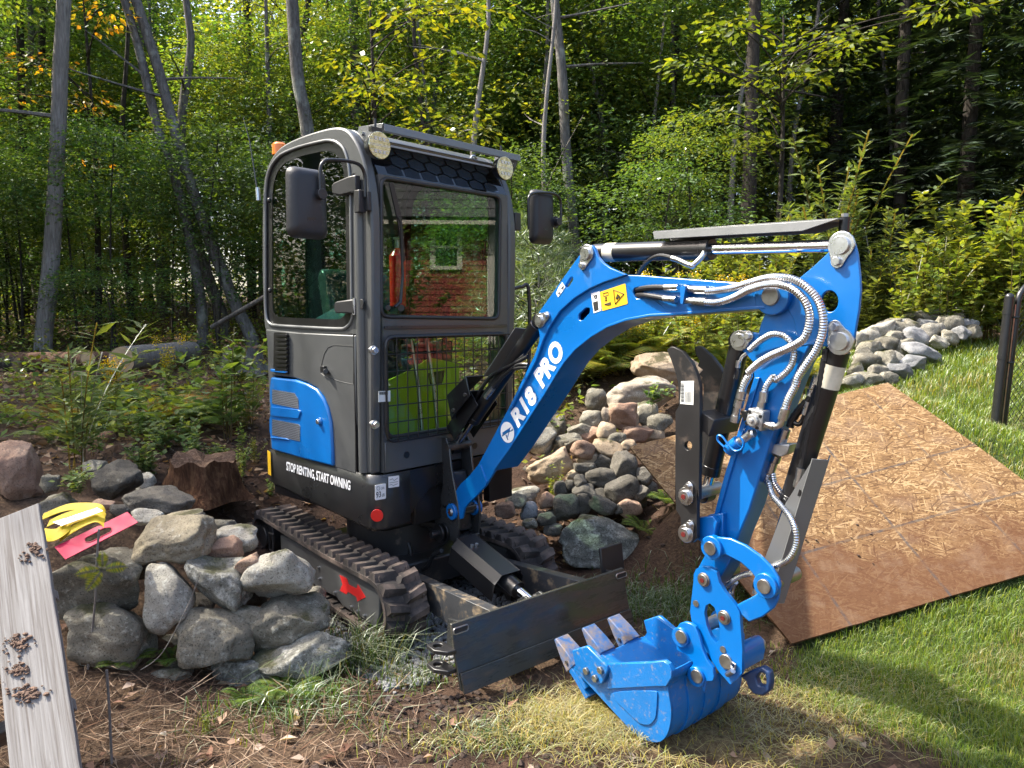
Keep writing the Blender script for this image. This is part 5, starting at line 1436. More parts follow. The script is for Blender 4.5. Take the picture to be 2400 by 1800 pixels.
# hoses low down behind the near track
for pts in (B5((790, 180), (850, 190), (895, 225), (918, 280), (925, 330)), B5((985, 405), (1020, 380), (1045, 325), (1090, 300))):
    MB().tube(spline([CF.pr(x, y, .10) for x, y in pts], 6), .012, 10).build('hydraulic_hose', RUBBERC, EX, 0, 60)

# ---- things stowed in the cab
t = thing('fire_extinguisher', 'small red fire extinguisher seen through the windshield', 'fire extinguisher', HF.P(.36, .33, 1.58))
zc = HF.on_f(*B2((785, 60))[0], .36)
MB().cyl(HF.P(.36, zc[0], zc[1] - .16), HF.P(.36, zc[0], zc[1] + .10), .042, 20).cyl(HF.P(.36, zc[0], zc[1] + .10), HF.P(.36, zc[0], zc[1] + .14), .042, 20, .015).build('cylinder', EXTRED, t, .006)
MB().cyl(HF.P(.36, zc[0], zc[1] + .14), HF.P(.36, zc[0], zc[1] + .18), .012, 12).box(HF.P(.37, zc[0], zc[1] + .19), HF.f * .035, HF.r * .008, Vector((0, 0, .006))).build('valve_handle', STEEL, t)
t = thing('plastic_tote', 'lime yellow plastic tote with a hand hole behind the grille', 'tote', HF.P(.15, -.10, .74))
lp = round_poly([(.21, .75), (-.33, .75), (-.35, 1.20), (-.12, 1.25), (-.02, 1.20), (.23, 1.12)], .04)
hole_ = round_poly([(-.10, 1.16), (-.24, 1.17), (-.22, 1.09), (-.12, 1.09)], .015)
MB().slab([HF.P(.16, r, z) for r, z in lp], HF.f * (-.01), [[HF.P(.16, r, z) for r, z in hole_]]).build('front_side', LIME, t, .003)
MB().slab([HF.P(.15, .21, .75), HF.P(.15, -.33, .75), HF.P(-.05, -.33, .75), HF.P(-.05, .21, .75)], Vector((0, 0, .01))).build('bottom', LIME, t)
MB().slab([HF.P(-.05, r, z) for r, z in lp], HF.f * (-.01)).build('back_side', LIME, t, .003)
# ------------------------------------------------------------------ stones
def stone_mat(name, a, b, c, speck, lichen=None, lichen_amt=.4, moss=0.0, warm=None):
    """Fieldstone: granite grain, mineral bands, pale lichen crusts and moss."""
    m, nt, out = new_mat(name)
    tc = N(nt, 'ShaderNodeTexCoord'); oi = N(nt, 'ShaderNodeObjectInfo')
    off = N(nt, 'ShaderNodeVectorMath', operation='MULTIPLY_ADD'); off.inputs[1].default_value = (37, 53, 71)
    cmb = N(nt, 'ShaderNodeCombineXYZ')
    for i in range(3): nt.links.new(oi.outputs['Random'], cmb.inputs[i])
    nt.links.new(cmb.outputs[0], off.inputs[0]); nt.links.new(tc.outputs['Object'], off.inputs[2])
    v = off.outputs[0]
    n1 = noise_tex(nt, 7, 6, .6, vec=v); n2 = noise_tex(nt, 130, 3, .6, vec=v); n3 = noise_tex(nt, 22, 10, .78, vec=v); n4 = noise_tex(nt, 4, 5, .6, vec=v)
    col = ramp(nt, n1.outputs[0], [(.28, a), (.5, b), (.74, c)]).outputs[0]
    g = ramp(nt, n2.outputs[0], [(.34, (1, 1, 1)), (.46, (0, 0, 0))]).outputs[0]
    col = mixc(nt, g, col, speck)
    if lichen is not None:
        f = ramp(nt, n3.outputs[0], [(.62 - .18 * lichen_amt, (0,) * 3), (.70 - .16 * lichen_amt, (1,) * 3)]).outputs[0]
        col = mixc(nt, f, col, lichen)
    if moss:
        ge = N(nt, 'ShaderNodeNewGeometry'); s = N(nt, 'ShaderNodeSeparateXYZ'); nt.links.new(ge.outputs['Normal'], s.inputs[0])
        a_ = N(nt, 'ShaderNodeMath', operation='MULTIPLY_ADD'); nt.links.new(s.outputs[2], a_.inputs[0]); a_.inputs[1].default_value = .22; nt.links.new(n4.outputs[0], a_.inputs[2])
        ad2 = N(nt, 'ShaderNodeMath', operation='MULTIPLY_ADD'); nt.links.new(n3.outputs[0], ad2.inputs[0]); ad2.inputs[1].default_value = .35; nt.links.new(a_.outputs[0], ad2.inputs[2])
        f = ramp(nt, ad2.outputs[0], [(.93 - .16 * moss, (0,) * 3), (1.02 - .16 * moss, (.85,) * 3)]).outputs[0]
        mc = ramp(nt, n2.outputs[0], [(.3, (.020, .024, .008)), (.7, (.075, .070, .020))]).outputs[0]
        col = mixc(nt, f, col, mc)
    # each stone a little lighter or darker than its neighbours
    hs = N(nt, 'ShaderNodeHueSaturation'); mr = N(nt, 'ShaderNodeMapRange'); mr.inputs[3].default_value = .78; mr.inputs[4].default_value = 1.22
    nt.links.new(oi.outputs['Random'], mr.inputs[0]); nt.links.new(mr.outputs[0], hs.inputs['Value']); nt.links.new(col, hs.inputs['Color'])
    h1 = N(nt, 'ShaderNodeMath', operation='MULTIPLY_ADD'); nt.links.new(n2.outputs[0], h1.inputs[0]); h1.inputs[1].default_value = .25; nt.links.new(n3.outputs[0], h1.inputs[2])
    principled(nt, out, hs.outputs[0], .9, 0, .25, 0, bump(nt, h1.outputs[0], .9, .016))
    return m
ST_GREY = stone_mat('grey_granite', (.115, .105, .080), (.195, .178, .138), (.27, .248, .195), (.075, .068, .052), (.37, .355, .29), .45, .22)
ST_TAN = stone_mat('tan_fieldstone', (.30, .22, .14), (.40, .305, .205), (.48, .385, .27), (.25, .18, .12), (.48, .43, .33), .25, .10)
ST_RED = stone_mat('rusty_fieldstone', (.24, .14, .095), (.33, .215, .15), (.40, .29, .21), (.18, .11, .08), None)
ST_DARK = stone_mat('dark_and_shaded_stone', (.074, .066, .053), (.118, .106, .086), (.17, .155, .128), (.045, .042, .036), (.25, .24, .20), .22, .0)  # own tone of dark stones, and painted shade low in the heap
ST_PALE = stone_mat('pale_lichen_granite', (.20, .185, .15), (.29, .27, .225), (.38, .36, .30), (.12, .11, .09), (.47, .455, .39), .5, .12)
ST_SPECK = stone_mat('speckled_mossy_granite', (.11, .108, .088), (.18, .174, .145), (.26, .25, .21), (.055, .053, .044), (.40, .39, .34), .7, .45)
ST_OLIVE = stone_mat('olive_tan_granite', (.17, .145, .10), (.25, .215, .15), (.33, .29, .21), (.12, .10, .075), (.40, .38, .32), .35, .2)
ST_TANG = stone_mat('grey_tan_granite', (.22, .18, .14), (.30, .255, .20), (.38, .33, .27), (.14, .12, .10), (.44, .42, .36), .3, .2)
ST_DARKP = stone_mat('slate_grey_stone', (.15, .15, .15), (.21, .21, .21), (.27, .27, .265), (.11, .11, .11))
_ico = {}
def ico(sub):
    if sub not in _ico:
        bm = bmesh.new(); bmesh.ops.create_icosphere(bm, subdivisions=sub, radius=1.0)
        _ico[sub] = (np.array([v.co[:] for v in bm.verts]), np.array([[v.index for v in f.verts] for f in bm.faces])); bm.free()
    return _ico[sub]
def stone_shape(seed, sub=4, boxy=.5, cuts=7, rough=1.15):
    """A unit boulder: rounded, worn flat on a few sides, uneven at several sizes."""
    V, Fc = ico(sub)
    rng = np.random.RandomState(seed)
    p = 2 + boxy * 2.2
    nrm = (np.abs(V) ** p).sum(1) ** (1 / p)
    V = V / nrm[:, None]
    for _ in range(cuts):
        n = rng.normal(size=3); n /= np.linalg.norm(n)
        d = rng.uniform(.62, .86)
        s = V @ n
        over = np.clip(s - d, 0, None)
        V = V - n[None] * (over * .90)[:, None]
    off = rng.uniform(-50, 50, 3)
    disp = np.array([noise.noise(Vector(q * 1.1 + off)) * .16 + noise.noise(Vector(q * 2.6 + off)) * .07 + noise.noise(Vector(q * 6.5 + off)) * .026 + noise.noise(Vector(q * 15 + off)) * .010 for q in V]) * rough
    V = V * (1 + disp)[:, None]
    ext = (V.max(0) - V.min(0)) / 2
    return (V - (V.max(0) + V.min(0)) / 2) / ext, Fc
STONES = []
def stone(px, py, w, h, depth, mat, seed, rot=0.0, boxy=.45, sub=4, thick=.85, parent=None, name='stone', cuts=7, rough=1.15, label=None, cat='stone', group=None):
    """A stone as wide and high as the photograph shows it, at its own distance, with real thickness."""
    V, Fc = stone_shape(seed, sub, boxy, cuts, rough)
    a, b = w / 2 * depth / F_PX, h / 2 * depth / F_PX
    c = thick * (a + b) / 2
    V = V * np.array([a, c, b])
    t = R(-rot)                                  # positive turns clockwise in the picture
    ct, s_ = math.cos(t), math.sin(t)
    V = np.c_[V[:, 0] * ct - V[:, 2] * s_, V[:, 1], V[:, 0] * s_ + V[:, 2] * ct]
    P = at_depth(px, py, depth)
    me = bpy.data.meshes.new(name); me.from_pydata(V.tolist(), [], Fc.tolist())
    me.polygons.foreach_set('use_smooth', [True] * len(me.polygons)); me.materials.append(mat)
    o = bpy.data.objects.new(name, me); COL.objects.link(o)
    if parent is not None:
        o.parent = parent; o.location = P - Vector(parent.location)
    else:
        o.location = P
        tag(o, label, cat, group)
    STONES.append((P, a, c, b))
    return o
SW_ = ZM(0, 1000, .3797)
wall = thing('dry_stone_wall', 'low dry-laid fieldstone wall in the left foreground', 'stone wall', (-1.6, 3.2, -.05))
WALL = [  # centre x, y, width, height in the left enlargement; depth, material, turn, boxiness
    (590, 960, 610, 420, 3.10, ST_GREY, 8, .6), (690, 1275, 540, 420, 3.02, ST_GREY, 10, .5), (1035, 1042, 320, 440, 3.06, ST_PALE, -14, .35), (1060, 690, 500, 290, 3.22, ST_OLIVE, -4, .8),
    (1345, 960, 430, 310, 3.16, ST_SPECK, 10, .35), (1725, 915, 420, 350, 3.20, ST_PALE, -18, .5), (1330, 1305, 500, 360, 3.02, ST_GREY, 4, .3), (1800, 1215, 500, 360, 3.16, ST_GREY, -14, .55),
    (1560, 1180, 280, 130, 3.10, ST_GREY, 22, .2), (1445, 690, 320, 170, 3.40, ST_PALE, 6, .4), (1390, 760, 215, 165, 3.30, ST_RED, -6, .6), (1535, 850, 180, 110, 3.16, ST_RED, -24, .7),
    (1850, 1400, 640, 230, 3.06, ST_SPECK, -14, .5), (920, 552, 240, 105, 3.32, ST_PALE, -2, .35), (1150, 543, 235, 48, 3.28, ST_OLIVE, -7, .7), (420, 1330, 300, 260, 3.16, ST_GREY, 0, .5),
    (1010, 1400, 320, 260, 3.20, ST_GREY, 0, .5), (1240, 1130, 200, 200, 3.36, ST_DARK, 0, .4), (860, 850, 240, 200, 3.36, ST_DARK, 0, .4), (1560, 1010, 240, 200, 3.42, ST_DARK, 0, .4), (1900, 1090, 300, 200, 3.5, ST_GREY, 0, .4), (1350, 620, 220, 120, 3.55, ST_GREY, 0, .4),
    (200, 1180, 360, 420, 3.2, ST_GREY, 0, .5), (360, 480, 230, 140, 3.50, ST_GREY, -14, .4), (630, 486, 150, 80, 3.45, ST_RED, 0, .4), (300, 350, 120, 120, 3.7, ST_GREY, 0, .4), (740, 515, 110, 70, 3.4, ST_DARK, 8, .4), (1010, 1560, 380, 180, 2.98, ST_GREY, 0, .5), (1500, 1500, 420, 150, 3.02, ST_SPECK, 0, .5)]
for i, (x, y, w, h, d, m, rt, bx) in enumerate(WALL):
    px, py = SW_((x, y))[0]
    stone(px, py, w * .3797, h * .3797, d, m, 100 + i, rt, bx, 5 if w > 380 else 4, parent=wall, thick=.9)
px, py = SW_((90, 300))[0]
stone(px, py, 105, 165, 3.9, ST_RED, 201, 0, .35, 5, name='boulder', label='rounded rust-brown boulder at the left edge above the wall', cat='boulder')
px, py = SW_((700, 335))[0]
stone(px, py, 125, 95, 3.85, ST_DARK, 202, -8, .5, 5, name='boulder', label='dark grey ridged boulder behind the yellow sling bag', cat='boulder')
px, py = SW_((990, 462))[0]
stone(px, py, 165, 66, 3.65, ST_DARK, 203, 4, .4, 5, name='boulder', label='low dark grey boulder in front of the rotten stump', cat='boulder')
px, py = SW_((895, 350))[0]
stone(px, py, 44, 52, 4.1, ST_PALE, 204, 0, .4, 4, name='boulder', label='small pale stone tucked behind the dark ridged boulder', cat='boulder')
px, py = SW_((600, 252))[0]
stone(px, py, 66, 36, 4.2, ST_GREY, 205, 0, .4, 4, name='boulder', label='small flat stone among leaves behind the ridged boulder', cat='boulder')

# heap in the middle
MID = ZM(1100, 780, .3617)
def mdepth(py): return 4.42 + max(0, (1300 - py)) * .0034
def mstone(x, y, w, h, m, seed, rt=0, bx=.4, dd=0, **kw):
    px, py = MID((x, y))[0]
    k = 1.12 if kw.get('parent') else 1.0
    return stone(px, py, w * .3617 * k, h * .3617 * k, mdepth(py) + dd, m, seed, rt, bx, **kw)
mstone(840, 1335, 545, 340, ST_SPECK, 301, 4, .45, -.06, sub=5, thick=.8, name='boulder', label='big speckled grey boulder with a mossy crown below the rock heap', cat='boulder')
mstone(1290, 235, 490, 230, ST_TAN, 302, 4, .35, .2, sub=5, name='boulder', label='large tan boulder topmost behind the black thumb', cat='boulder')
mstone(1110, 405, 470, 240, ST_TANG, 303, -4, .4, 0, sub=5, name='boulder', label='large grey-tan boulder second from the top of the heap', cat='boulder')
mstone(1005, 545, 218, 200, ST_RED, 304, 0, .45, -.25, sub=5, name='boulder', label='rounded pinkish boulder with a dark chip in the middle of the heap', cat='boulder')
mstone(530, 862, 345, 200, ST_TAN, 305, -18, .5, 0, sub=5, name='boulder', label='long sunlit tan boulder left of the rock heap', cat='boulder')
mstone(355, 1040, 200, 120, ST_PALE, 306, 6, .4, 0, name='boulder', label='pale speckled boulder just behind the far track', cat='boulder')
mstone(530, 640, 210, 320, ST_GREY, 307, 16, .5, .6, sub=5, name='boulder', label='tall grey boulder half hidden by the lower boom', cat='boulder')
mstone(385, 1155, 122, 130, ST_DARKP, 308, 0, .3, -.1, name='boulder', label='egg-shaped grey stone nearest the far track', cat='boulder')
heap = thing('rock_heap', 'heap of loose round rocks, tan above and dark below', 'rock heap', (.6, 5.0, 0))  # dark lower stones carry the heap's shade in their colour
HEAP = [(890, 550, 70, 130, ST_TANG, 0), (1150, 525, 140, 150, ST_GREY, 0), (795, 662, 138, 122, ST_RED, -30), (885, 655, 112, 136, ST_TAN, 10), (1085, 650, 200, 110, ST_RED, -8), (1178, 668, 172, 112, ST_TAN, 8), (737, 757, 145, 118, ST_RED, 20),
        (895, 765, 195, 140, ST_TAN, 10), (760, 812, 130, 90, ST_TAN, 0), (1030, 732, 100, 78, ST_TAN, 0), (750, 882, 142, 90, ST_DARK, 4), (868, 825, 128, 120, ST_DARK, 8), (1000, 872, 152, 200, ST_DARK, 8), (855, 942, 195, 125, ST_DARK, 4),
        (690, 935, 120, 110, ST_TAN, 0), (720, 962, 78, 86, ST_DARK, 0), (652, 990, 70, 70, ST_DARK, 0), (590, 1022, 84, 126, ST_DARK, -6), (990, 1015, 215, 135, ST_DARK, -24), (740, 1028, 146, 100, ST_DARK, -6), (852, 1052, 118, 88, ST_DARK, 6),
        (1112, 1048, 104, 104, ST_DARK, -12), (630, 1132, 158, 165, ST_DARK, -12), (735, 1105, 106, 132, ST_DARK, 10), (866, 1122, 170, 96, ST_DARK, 20), (1035, 1132, 145, 112, ST_RED, -14), (512, 1092, 115, 105, ST_RED, 16), (232, 1152, 122, 100, ST_RED, -10),
        (500, 1205, 118, 74, ST_DARK, -10), (540, 1272, 112, 78, ST_DARK, 4), (392, 1238, 96, 62, ST_GREY, 0), (965, 1142, 56, 64, ST_DARK, 0), (1170, 1010, 90, 90, ST_DARK, 0), (1130, 930, 100, 110, ST_DARK, 0), (680, 720, 120, 80, ST_GREY, 0),
        (640, 715, 190, 110, ST_GREY, -10), (820, 435, 130, 140, ST_GREY, 0), (800, 565, 170, 120, ST_GREY, -10), (720, 640, 160, 110, ST_GREY, 0), (950, 690, 120, 90, ST_GREY, 0), (1230, 590, 160, 130, ST_GREY, 0), (470, 700, 180, 160, ST_PALE, 0), (300, 1090, 130, 90, ST_GREY, 0), (560, 1180, 120, 80, ST_GREY, 0), (450, 1180, 100, 80, ST_RED, 0), (780, 960, 150, 150, ST_DARK, 0), (900, 1080, 160, 140, ST_DARK, 0), (680, 1060, 150, 150, ST_DARK, 0), (1060, 1080, 160, 140, ST_DARK, 0)]
for i, (x, y, w, h, m, rt) in enumerate(HEAP):
    mstone(x, y, w, h, m, 400 + i, rt, .25 + (i % 4) * .12, .0 if i > 42 else (i % 3 - 1) * .05 - .16, parent=heap, sub=4, thick=.9, cuts=3 + i % 3)

# heap on the lawn at the right
RP = ZM(1700, 560, .3375)
pile = thing('stone_pile', 'long pile of pale grey fieldstones beyond the lawn', 'stone pile', (3.2, 7, 1.0))
PILE = [(1070, 652, 210, 96), (1200, 645, 180, 120), (1300, 622, 120, 86), (1322, 692, 160, 130), (1432, 668, 165, 136), (1545, 625, 150, 150), (1402, 562, 160, 84), (1512, 548, 175, 92), (1592, 512, 124, 60), (1602, 565, 124, 84), (1712, 655, 112, 84), (1642, 668, 106, 96), (1010, 692, 116, 116), (1000, 765, 146, 96), (1102, 752, 176, 126), (1352, 805, 250, 126), (1172, 845, 116, 106), (978, 865, 176, 116), (1112, 856, 138, 138), (1292, 866, 160, 90), (1062, 935, 116, 96), (912, 935, 106, 126), (958, 805, 116, 74), (1242, 595, 120, 56), (1452, 516, 150, 48), (1130, 596, 170, 50), (1240, 760, 130, 100), (1210, 920, 150, 90), (1480, 730, 120, 80), (1560, 700, 140, 90), (1180, 700, 130, 90), (1400, 610, 120, 70), (880, 1000, 150, 110), (1010, 985, 150, 90), (1130, 975, 120, 80), (1650, 600, 100, 60), (930, 720, 120, 120), (1260, 550, 120, 50), (1340, 540, 110, 50), (1700, 600, 90, 50)]
for i, (x, y, w, h) in enumerate(PILE):
    px, py = RP((x, y))[0]
    d = 6.1 + (900 - py) * .0125
    stone(px, py - 4, w * .3375 * 1.12, h * .3375 * 1.15, d - .15, (ST_PALE, ST_GREY, ST_GREY, ST_DARKP)[i % 4], 500 + i, (i * 37) % 40 - 20, .3 + (i % 3) * .1, 4, parent=pile, thick=.95)
px, py = A5((185, 450))[0]
stone(px, py, 70, 62, 4.3, ST_RED, 560, 0, .4, 4, name='boulder', label='brown stone on the grass behind the bucket linkage', cat='boulder')
for s, lab in ((stone(2240, 1775, 46, 34, 2.45, ST_GREY, 561, 0, .4, 4, name='pebble', cat='stone', label='small grey stone in the shade at the bottom right edge'), 0),):
    pass
# crushed gravel under the tracks
def gravel():
    rng = np.random.RandomState(11)
    V0, F0 = ico(1)
    n = 7000
    f = rng.uniform(-.3, 1.15, n); r = rng.uniform(-.75, .78, n)
    gg = gzs([CF.P(a, b, 0).x for a, b in zip(f, r)], [CF.P(a, b, 0).y for a, b in zip(f, r)])
    Vs, Fs = [], []
    k = 0
    for i in range(n):
        p = CF.P(f[i], r[i], 0)
        if noise.noise(Vector((p.x * 2.5, p.y * 2.5, 0))) < -.05 and abs(r[i]) > .72: continue
        s = rng.uniform(.006, .017)
        V = V0 * (1 + rng.uniform(-.35, .35, (len(V0), 1))) * s * rng.uniform(.6, 1.2, 3)
        Vs.append(V + np.array([p.x, p.y, gg[i] + .006])); Fs.append(F0 + k); k += len(V0)
    o = np_mesh('gravel', np.concatenate(Vs), np.concatenate(Fs), GRAVEL)
    tag(o, 'crushed grey gravel under the tracks', 'gravel', kind='stuff')
GRAVEL = stone_mat('crushed_gravel', (.20, .20, .20), (.34, .34, .34), (.48, .48, .47), (.16, .16, .16))
gravel()
# ------------------------------------------------------------------ boards, sling bag, logs, stumps, fence
def oriented(name, me, mat, origin, ex, ey, parent=None, smooth=0):
    """An object whose own axes lie along ex, ey and their normal."""
    ex = Vector(ex).normalized(); ey = Vector(ey); ey = (ey - ex * ey.dot(ex)).normalized(); ez = ex.cross(ey)
    o = bpy.data.objects.new(name, me); COL.objects.link(o)
    for m in (mat if isinstance(mat, (list, tuple)) else [mat]): me.materials.append(m)
    M = Matrix(((ex.x, ey.x, ez.x, origin[0]), (ex.y, ey.y, ez.y, origin[1]), (ex.z, ey.z, ez.z, origin[2]), (0, 0, 0, 1)))
    if parent is not None:
        o.parent = parent; M = Matrix.Translation(-Vector(parent.location)) @ M
    o.matrix_basis = M
    if smooth:
        me.polygons.foreach_set('use_smooth', [True] * len(me.polygons)); me.set_sharp_from_angle(angle=R(smooth))
    return o
def osb_mat():
    m, nt, out = new_mat('oriented_strand_board')
    tc = N(nt, 'ShaderNodeTexCoord')
    wob = noise_tex(nt, 6, 3, .5)
    cur_c = cur_p = None
    for k, (ang, sc, w) in enumerate(((.30, 8.5, 62), (-.45, 8, 70), (.95, 9, 60), (-1.1, 10, 66), (.02, 9, 80), (.6, 11, 74))):
        mp = N(nt, 'ShaderNodeMapping'); rt = N(nt, 'ShaderNodeMapping'); rt.inputs['Rotation'].default_value = (0, 0, ang); mp.inputs['Location'].default_value = (k * 3.7, k * 1.9, 0); mp.inputs['Scale'].default_value = (sc * 1.7, w * 2.1, 1)
        ad = N(nt, 'ShaderNodeMix', data_type='VECTOR'); ad.inputs[0].default_value = .015; nt.links.new(tc.outputs['Object'], ad.inputs[4]); nt.links.new(wob.outputs['Color'], ad.inputs[5])
        nt.links.new(ad.outputs[1], rt.inputs[0]); nt.links.new(rt.outputs[0], mp.inputs[0])
        v = N(nt, 'ShaderNodeTexVoronoi', voronoi_dimensions='2D'); v.inputs['Scale'].default_value = 1.0; nt.links.new(mp.outputs[0], v.inputs['Vector'])
        sc_ = N(nt, 'ShaderNodeSeparateColor'); nt.links.new(v.outputs['Color'], sc_.inputs[0])
        if cur_c is None: cur_c, cur_p = sc_.outputs[0], sc_.outputs[1]; continue
        gt = N(nt, 'ShaderNodeMath', operation='GREATER_THAN'); nt.links.new(sc_.outputs[1], gt.inputs[0]); nt.links.new(cur_p, gt.inputs[1])
        mxn = N(nt, 'ShaderNodeMix'); nt.links.new(gt.outputs[0], mxn.inputs[0]); nt.links.new(cur_c, mxn.inputs[2]); nt.links.new(sc_.outputs[0], mxn.inputs[3])
        mp2 = N(nt, 'ShaderNodeMath', operation='MAXIMUM'); nt.links.new(cur_p, mp2.inputs[0]); nt.links.new(sc_.outputs[1], mp2.inputs[1])
        cur_c, cur_p = mxn.outputs[0], mp2.outputs[0]
    fine = noise_tex(nt, 120, 3, .6)
    hf = N(nt, 'ShaderNodeMath', operation='MULTIPLY_ADD'); nt.links.new(fine.outputs[0], hf.inputs[0]); hf.inputs[1].default_value = .35; nt.links.new(cur_c, hf.inputs[2])
    col = ramp(nt, hf.outputs[0], [(.22, (.070, .034, .013)), (.40, (.125, .069, .028)), (.75, (.175, .102, .043)), (1.0, (.22, .135, .061)), (1.2, (.30, .20, .10))]).outputs[0]
    # damp, rain-darkened lower corner and general weathering
    sp = N(nt, 'ShaderNodeSeparateXYZ'); nt.links.new(tc.outputs['Object'], sp.inputs[0])
    big = noise_tex(nt, 2.4, 6, .65)
    g1 = N(nt, 'ShaderNodeMath', operation='MULTIPLY_ADD'); nt.links.new(sp.outputs[1], g1.inputs[0]); g1.inputs[1].default_value = -.62; nt.links.new(big.outputs[0], g1.inputs[2])
    g2 = N(nt, 'ShaderNodeMath', operation='MULTIPLY_ADD'); nt.links.new(sp.outputs[0], g2.inputs[0]); g2.inputs[1].default_value = -.16; nt.links.new(g1.outputs[0], g2.inputs[2])
    wet = ramp(nt, g2.outputs[0], [(-.16, (0,) * 3), (.22, (.85,) * 3)]).outputs[0]
    col = mixc(nt, wet, col, mixc(nt, .55, col, (.10, .038, .016), 'MULTIPLY') if False else (.085, .036, .015))
    gry = ramp(nt, noise_tex(nt, 5, 7, .7).outputs[0], [(.5, (0,) * 3), (.75, (.55,) * 3)]).outputs[0]
    col = mixc(nt, gry, col, (.20, .14, .095))
    # printed black layout lines
    def line(sock, pos, w):
        a = N(nt, 'ShaderNodeMath', operation='SUBTRACT'); nt.links.new(sock, a.inputs[0]); a.inputs[1].default_value = pos
        b = N(nt, 'ShaderNodeMath', operation='ABSOLUTE'); nt.links.new(a.outputs[0], b.inputs[0])
        c = N(nt, 'ShaderNodeMath', operation='LESS_THAN'); nt.links.new(b.outputs[0], c.inputs[0]); c.inputs[1].default_value = w
        return c.outputs[0]
    acc = None
    for sock, pos in ((sp.outputs[1], .42), (sp.outputs[1], .78), (sp.outputs[0], .30), (sp.outputs[0], .82), (sp.outputs[0], 1.3)):
        l = line(sock, pos, .007)
        if acc is None: acc = l
        else:
            q = N(nt, 'ShaderNodeMath', operation='MAXIMUM'); nt.links.new(acc, q.inputs[0]); nt.links.new(l, q.inputs[1]); acc = q.outputs[0]
    fade = N(nt, 'ShaderNodeMath', operation='MULTIPLY'); nt.links.new(acc, fade.inputs[0])
    nt.links.new(ramp(nt, noise_tex(nt, 14, 5, .7).outputs[0], [(.40, (.1,) * 3), (.62, (.75,) * 3)]).outputs[0], fade.inputs[1])
    col = mixc(nt, fade.outputs[0], col, (.045, .045, .048))
    principled(nt, out, col, .8, 0, .25, 0, bump(nt, hf.outputs[0], .4, .003))
    return m
def osb():
    A, B, C, D = Vector((.703, 4.274, .709)), Vector((2.366, 4.549, 1.061)), Vector((2.936, 3.451, .352)), Vector((1.274, 3.176, .004))
    ex = (C - D).normalized(); ey = (A - D); ey = (ey - ex * ey.dot(ex)).normalized(); ez = ex.cross(ey)
    nu, nv = 24, 20
    V, Fq = [], []
    t = .013
    for lay in (0, -t):
        for j in range(nv + 1):
            for i in range(nu + 1):
                a, b = i / nu, j / nv
                p = (D * (1 - a) + C * a) * (1 - b) + (A * (1 - a) + B * a) * b - D
                bow = .018 * math.sin(math.pi * b) * (a - .2) + .012 * math.sin(2.2 * a)
                e = (noise.noise(Vector((i * .9, j * .9, 3))) * .004 if (i in (0, nu) or j in (0, nv)) else 0)
                V.append((p.dot(ex) + e, p.dot(ey) + e, p.dot(ez) + bow + lay))
    n = (nu + 1) * (nv + 1)
    for j in range(nv):
        for i in range(nu):
            k = j * (nu + 1) + i
            Fq.append((k, k + 1, k + nu + 2, k + nu + 1)); Fq.append((n + k, n + k + nu + 1, n + k + nu + 2, n + k + 1))
    rim = [i for i in range(nu + 1)] + [j * (nu + 1) + nu for j in range(1, nv + 1)] + [nv * (nu + 1) + i for i in range(nu - 1, -1, -1)] + [j * (nu + 1) for j in range(nv - 1, 0, -1)]
    for a, b in zip(rim, rim[1:] + rim[:1]): Fq.append((a, n + a, n + b, b))
    me = bpy.data.meshes.new('strand_board'); me.from_pydata(V, [], Fq)
    o = oriented('strand_board', me, osb_mat(), D, ex, ey, smooth=30)
    tag(o, 'weathered sheet of strand board lying on the sloping lawn', 'board')
    rng = random.Random(4)
    b = MB()
    for k in range(40):
        u, v = rng.gauss(.40, .22), rng.gauss(.42, .10)
        if not (0.03 < u < 1.6 and .03 < v < 1.3): continue
        p = D + ex * u + ey * v + ez * .016
        b.ball(p, rng.choice((.002, .003, .004, .007)), sc=(1, 1, .5))
    so = b.build('earth_crumbs', SOILK, None, 0, 0); tag(so, 'dark crumbs of earth scattered on the strand board', 'earth', kind='stuff')
SOILK = paint('dark_damp_earth', (.045, .028, .020), .95, 0, 0, .35, scale=40, bumps=.3)
osb()

def wood_mat(name, a, b, c, along=(2, 60, 60), crack=.35, rough=.85):
    m, nt, out = new_mat(name)
    tc = N(nt, 'ShaderNodeTexCoord')
    mp = N(nt, 'ShaderNodeMapping'); mp.inputs['Scale'].default_value = along; nt.links.new(tc.outputs['Object'], mp.inputs[0])
    n1 = noise_tex(nt, 1.0, 6, .6, vec=mp.outputs[0], dist=.6); n2 = noise_tex(nt, 7, 6, .65); n3 = noise_tex(nt, 3.0, 5, .75, vec=mp.outputs[0])
    col = ramp(nt, n1.outputs[0], [(.33, a), (.5, b), (.64, c)]).outputs[0]
    st = ramp(nt, n2.outputs[0], [(.5, (0,) * 3), (.72, (.6,) * 3)]).outputs[0]
    col = mixc(nt, st, col, b)
    ck = ramp(nt, n3.outputs[0], [(.30, (1,) * 3), (.36, (0,) * 3)]).outputs[0]
    col = mixc(nt, ck, col, tuple(q * crack for q in a))
    principled(nt, out, col, rough, 0, .2, 0, bump(nt, n1.outputs[0], .6, .004))
    return m
BOARDW = wood_mat('weathered_grey_board', (.12, .105, .095), (.185, .175, .165), (.235, .226, .218), (3, 110, 110))
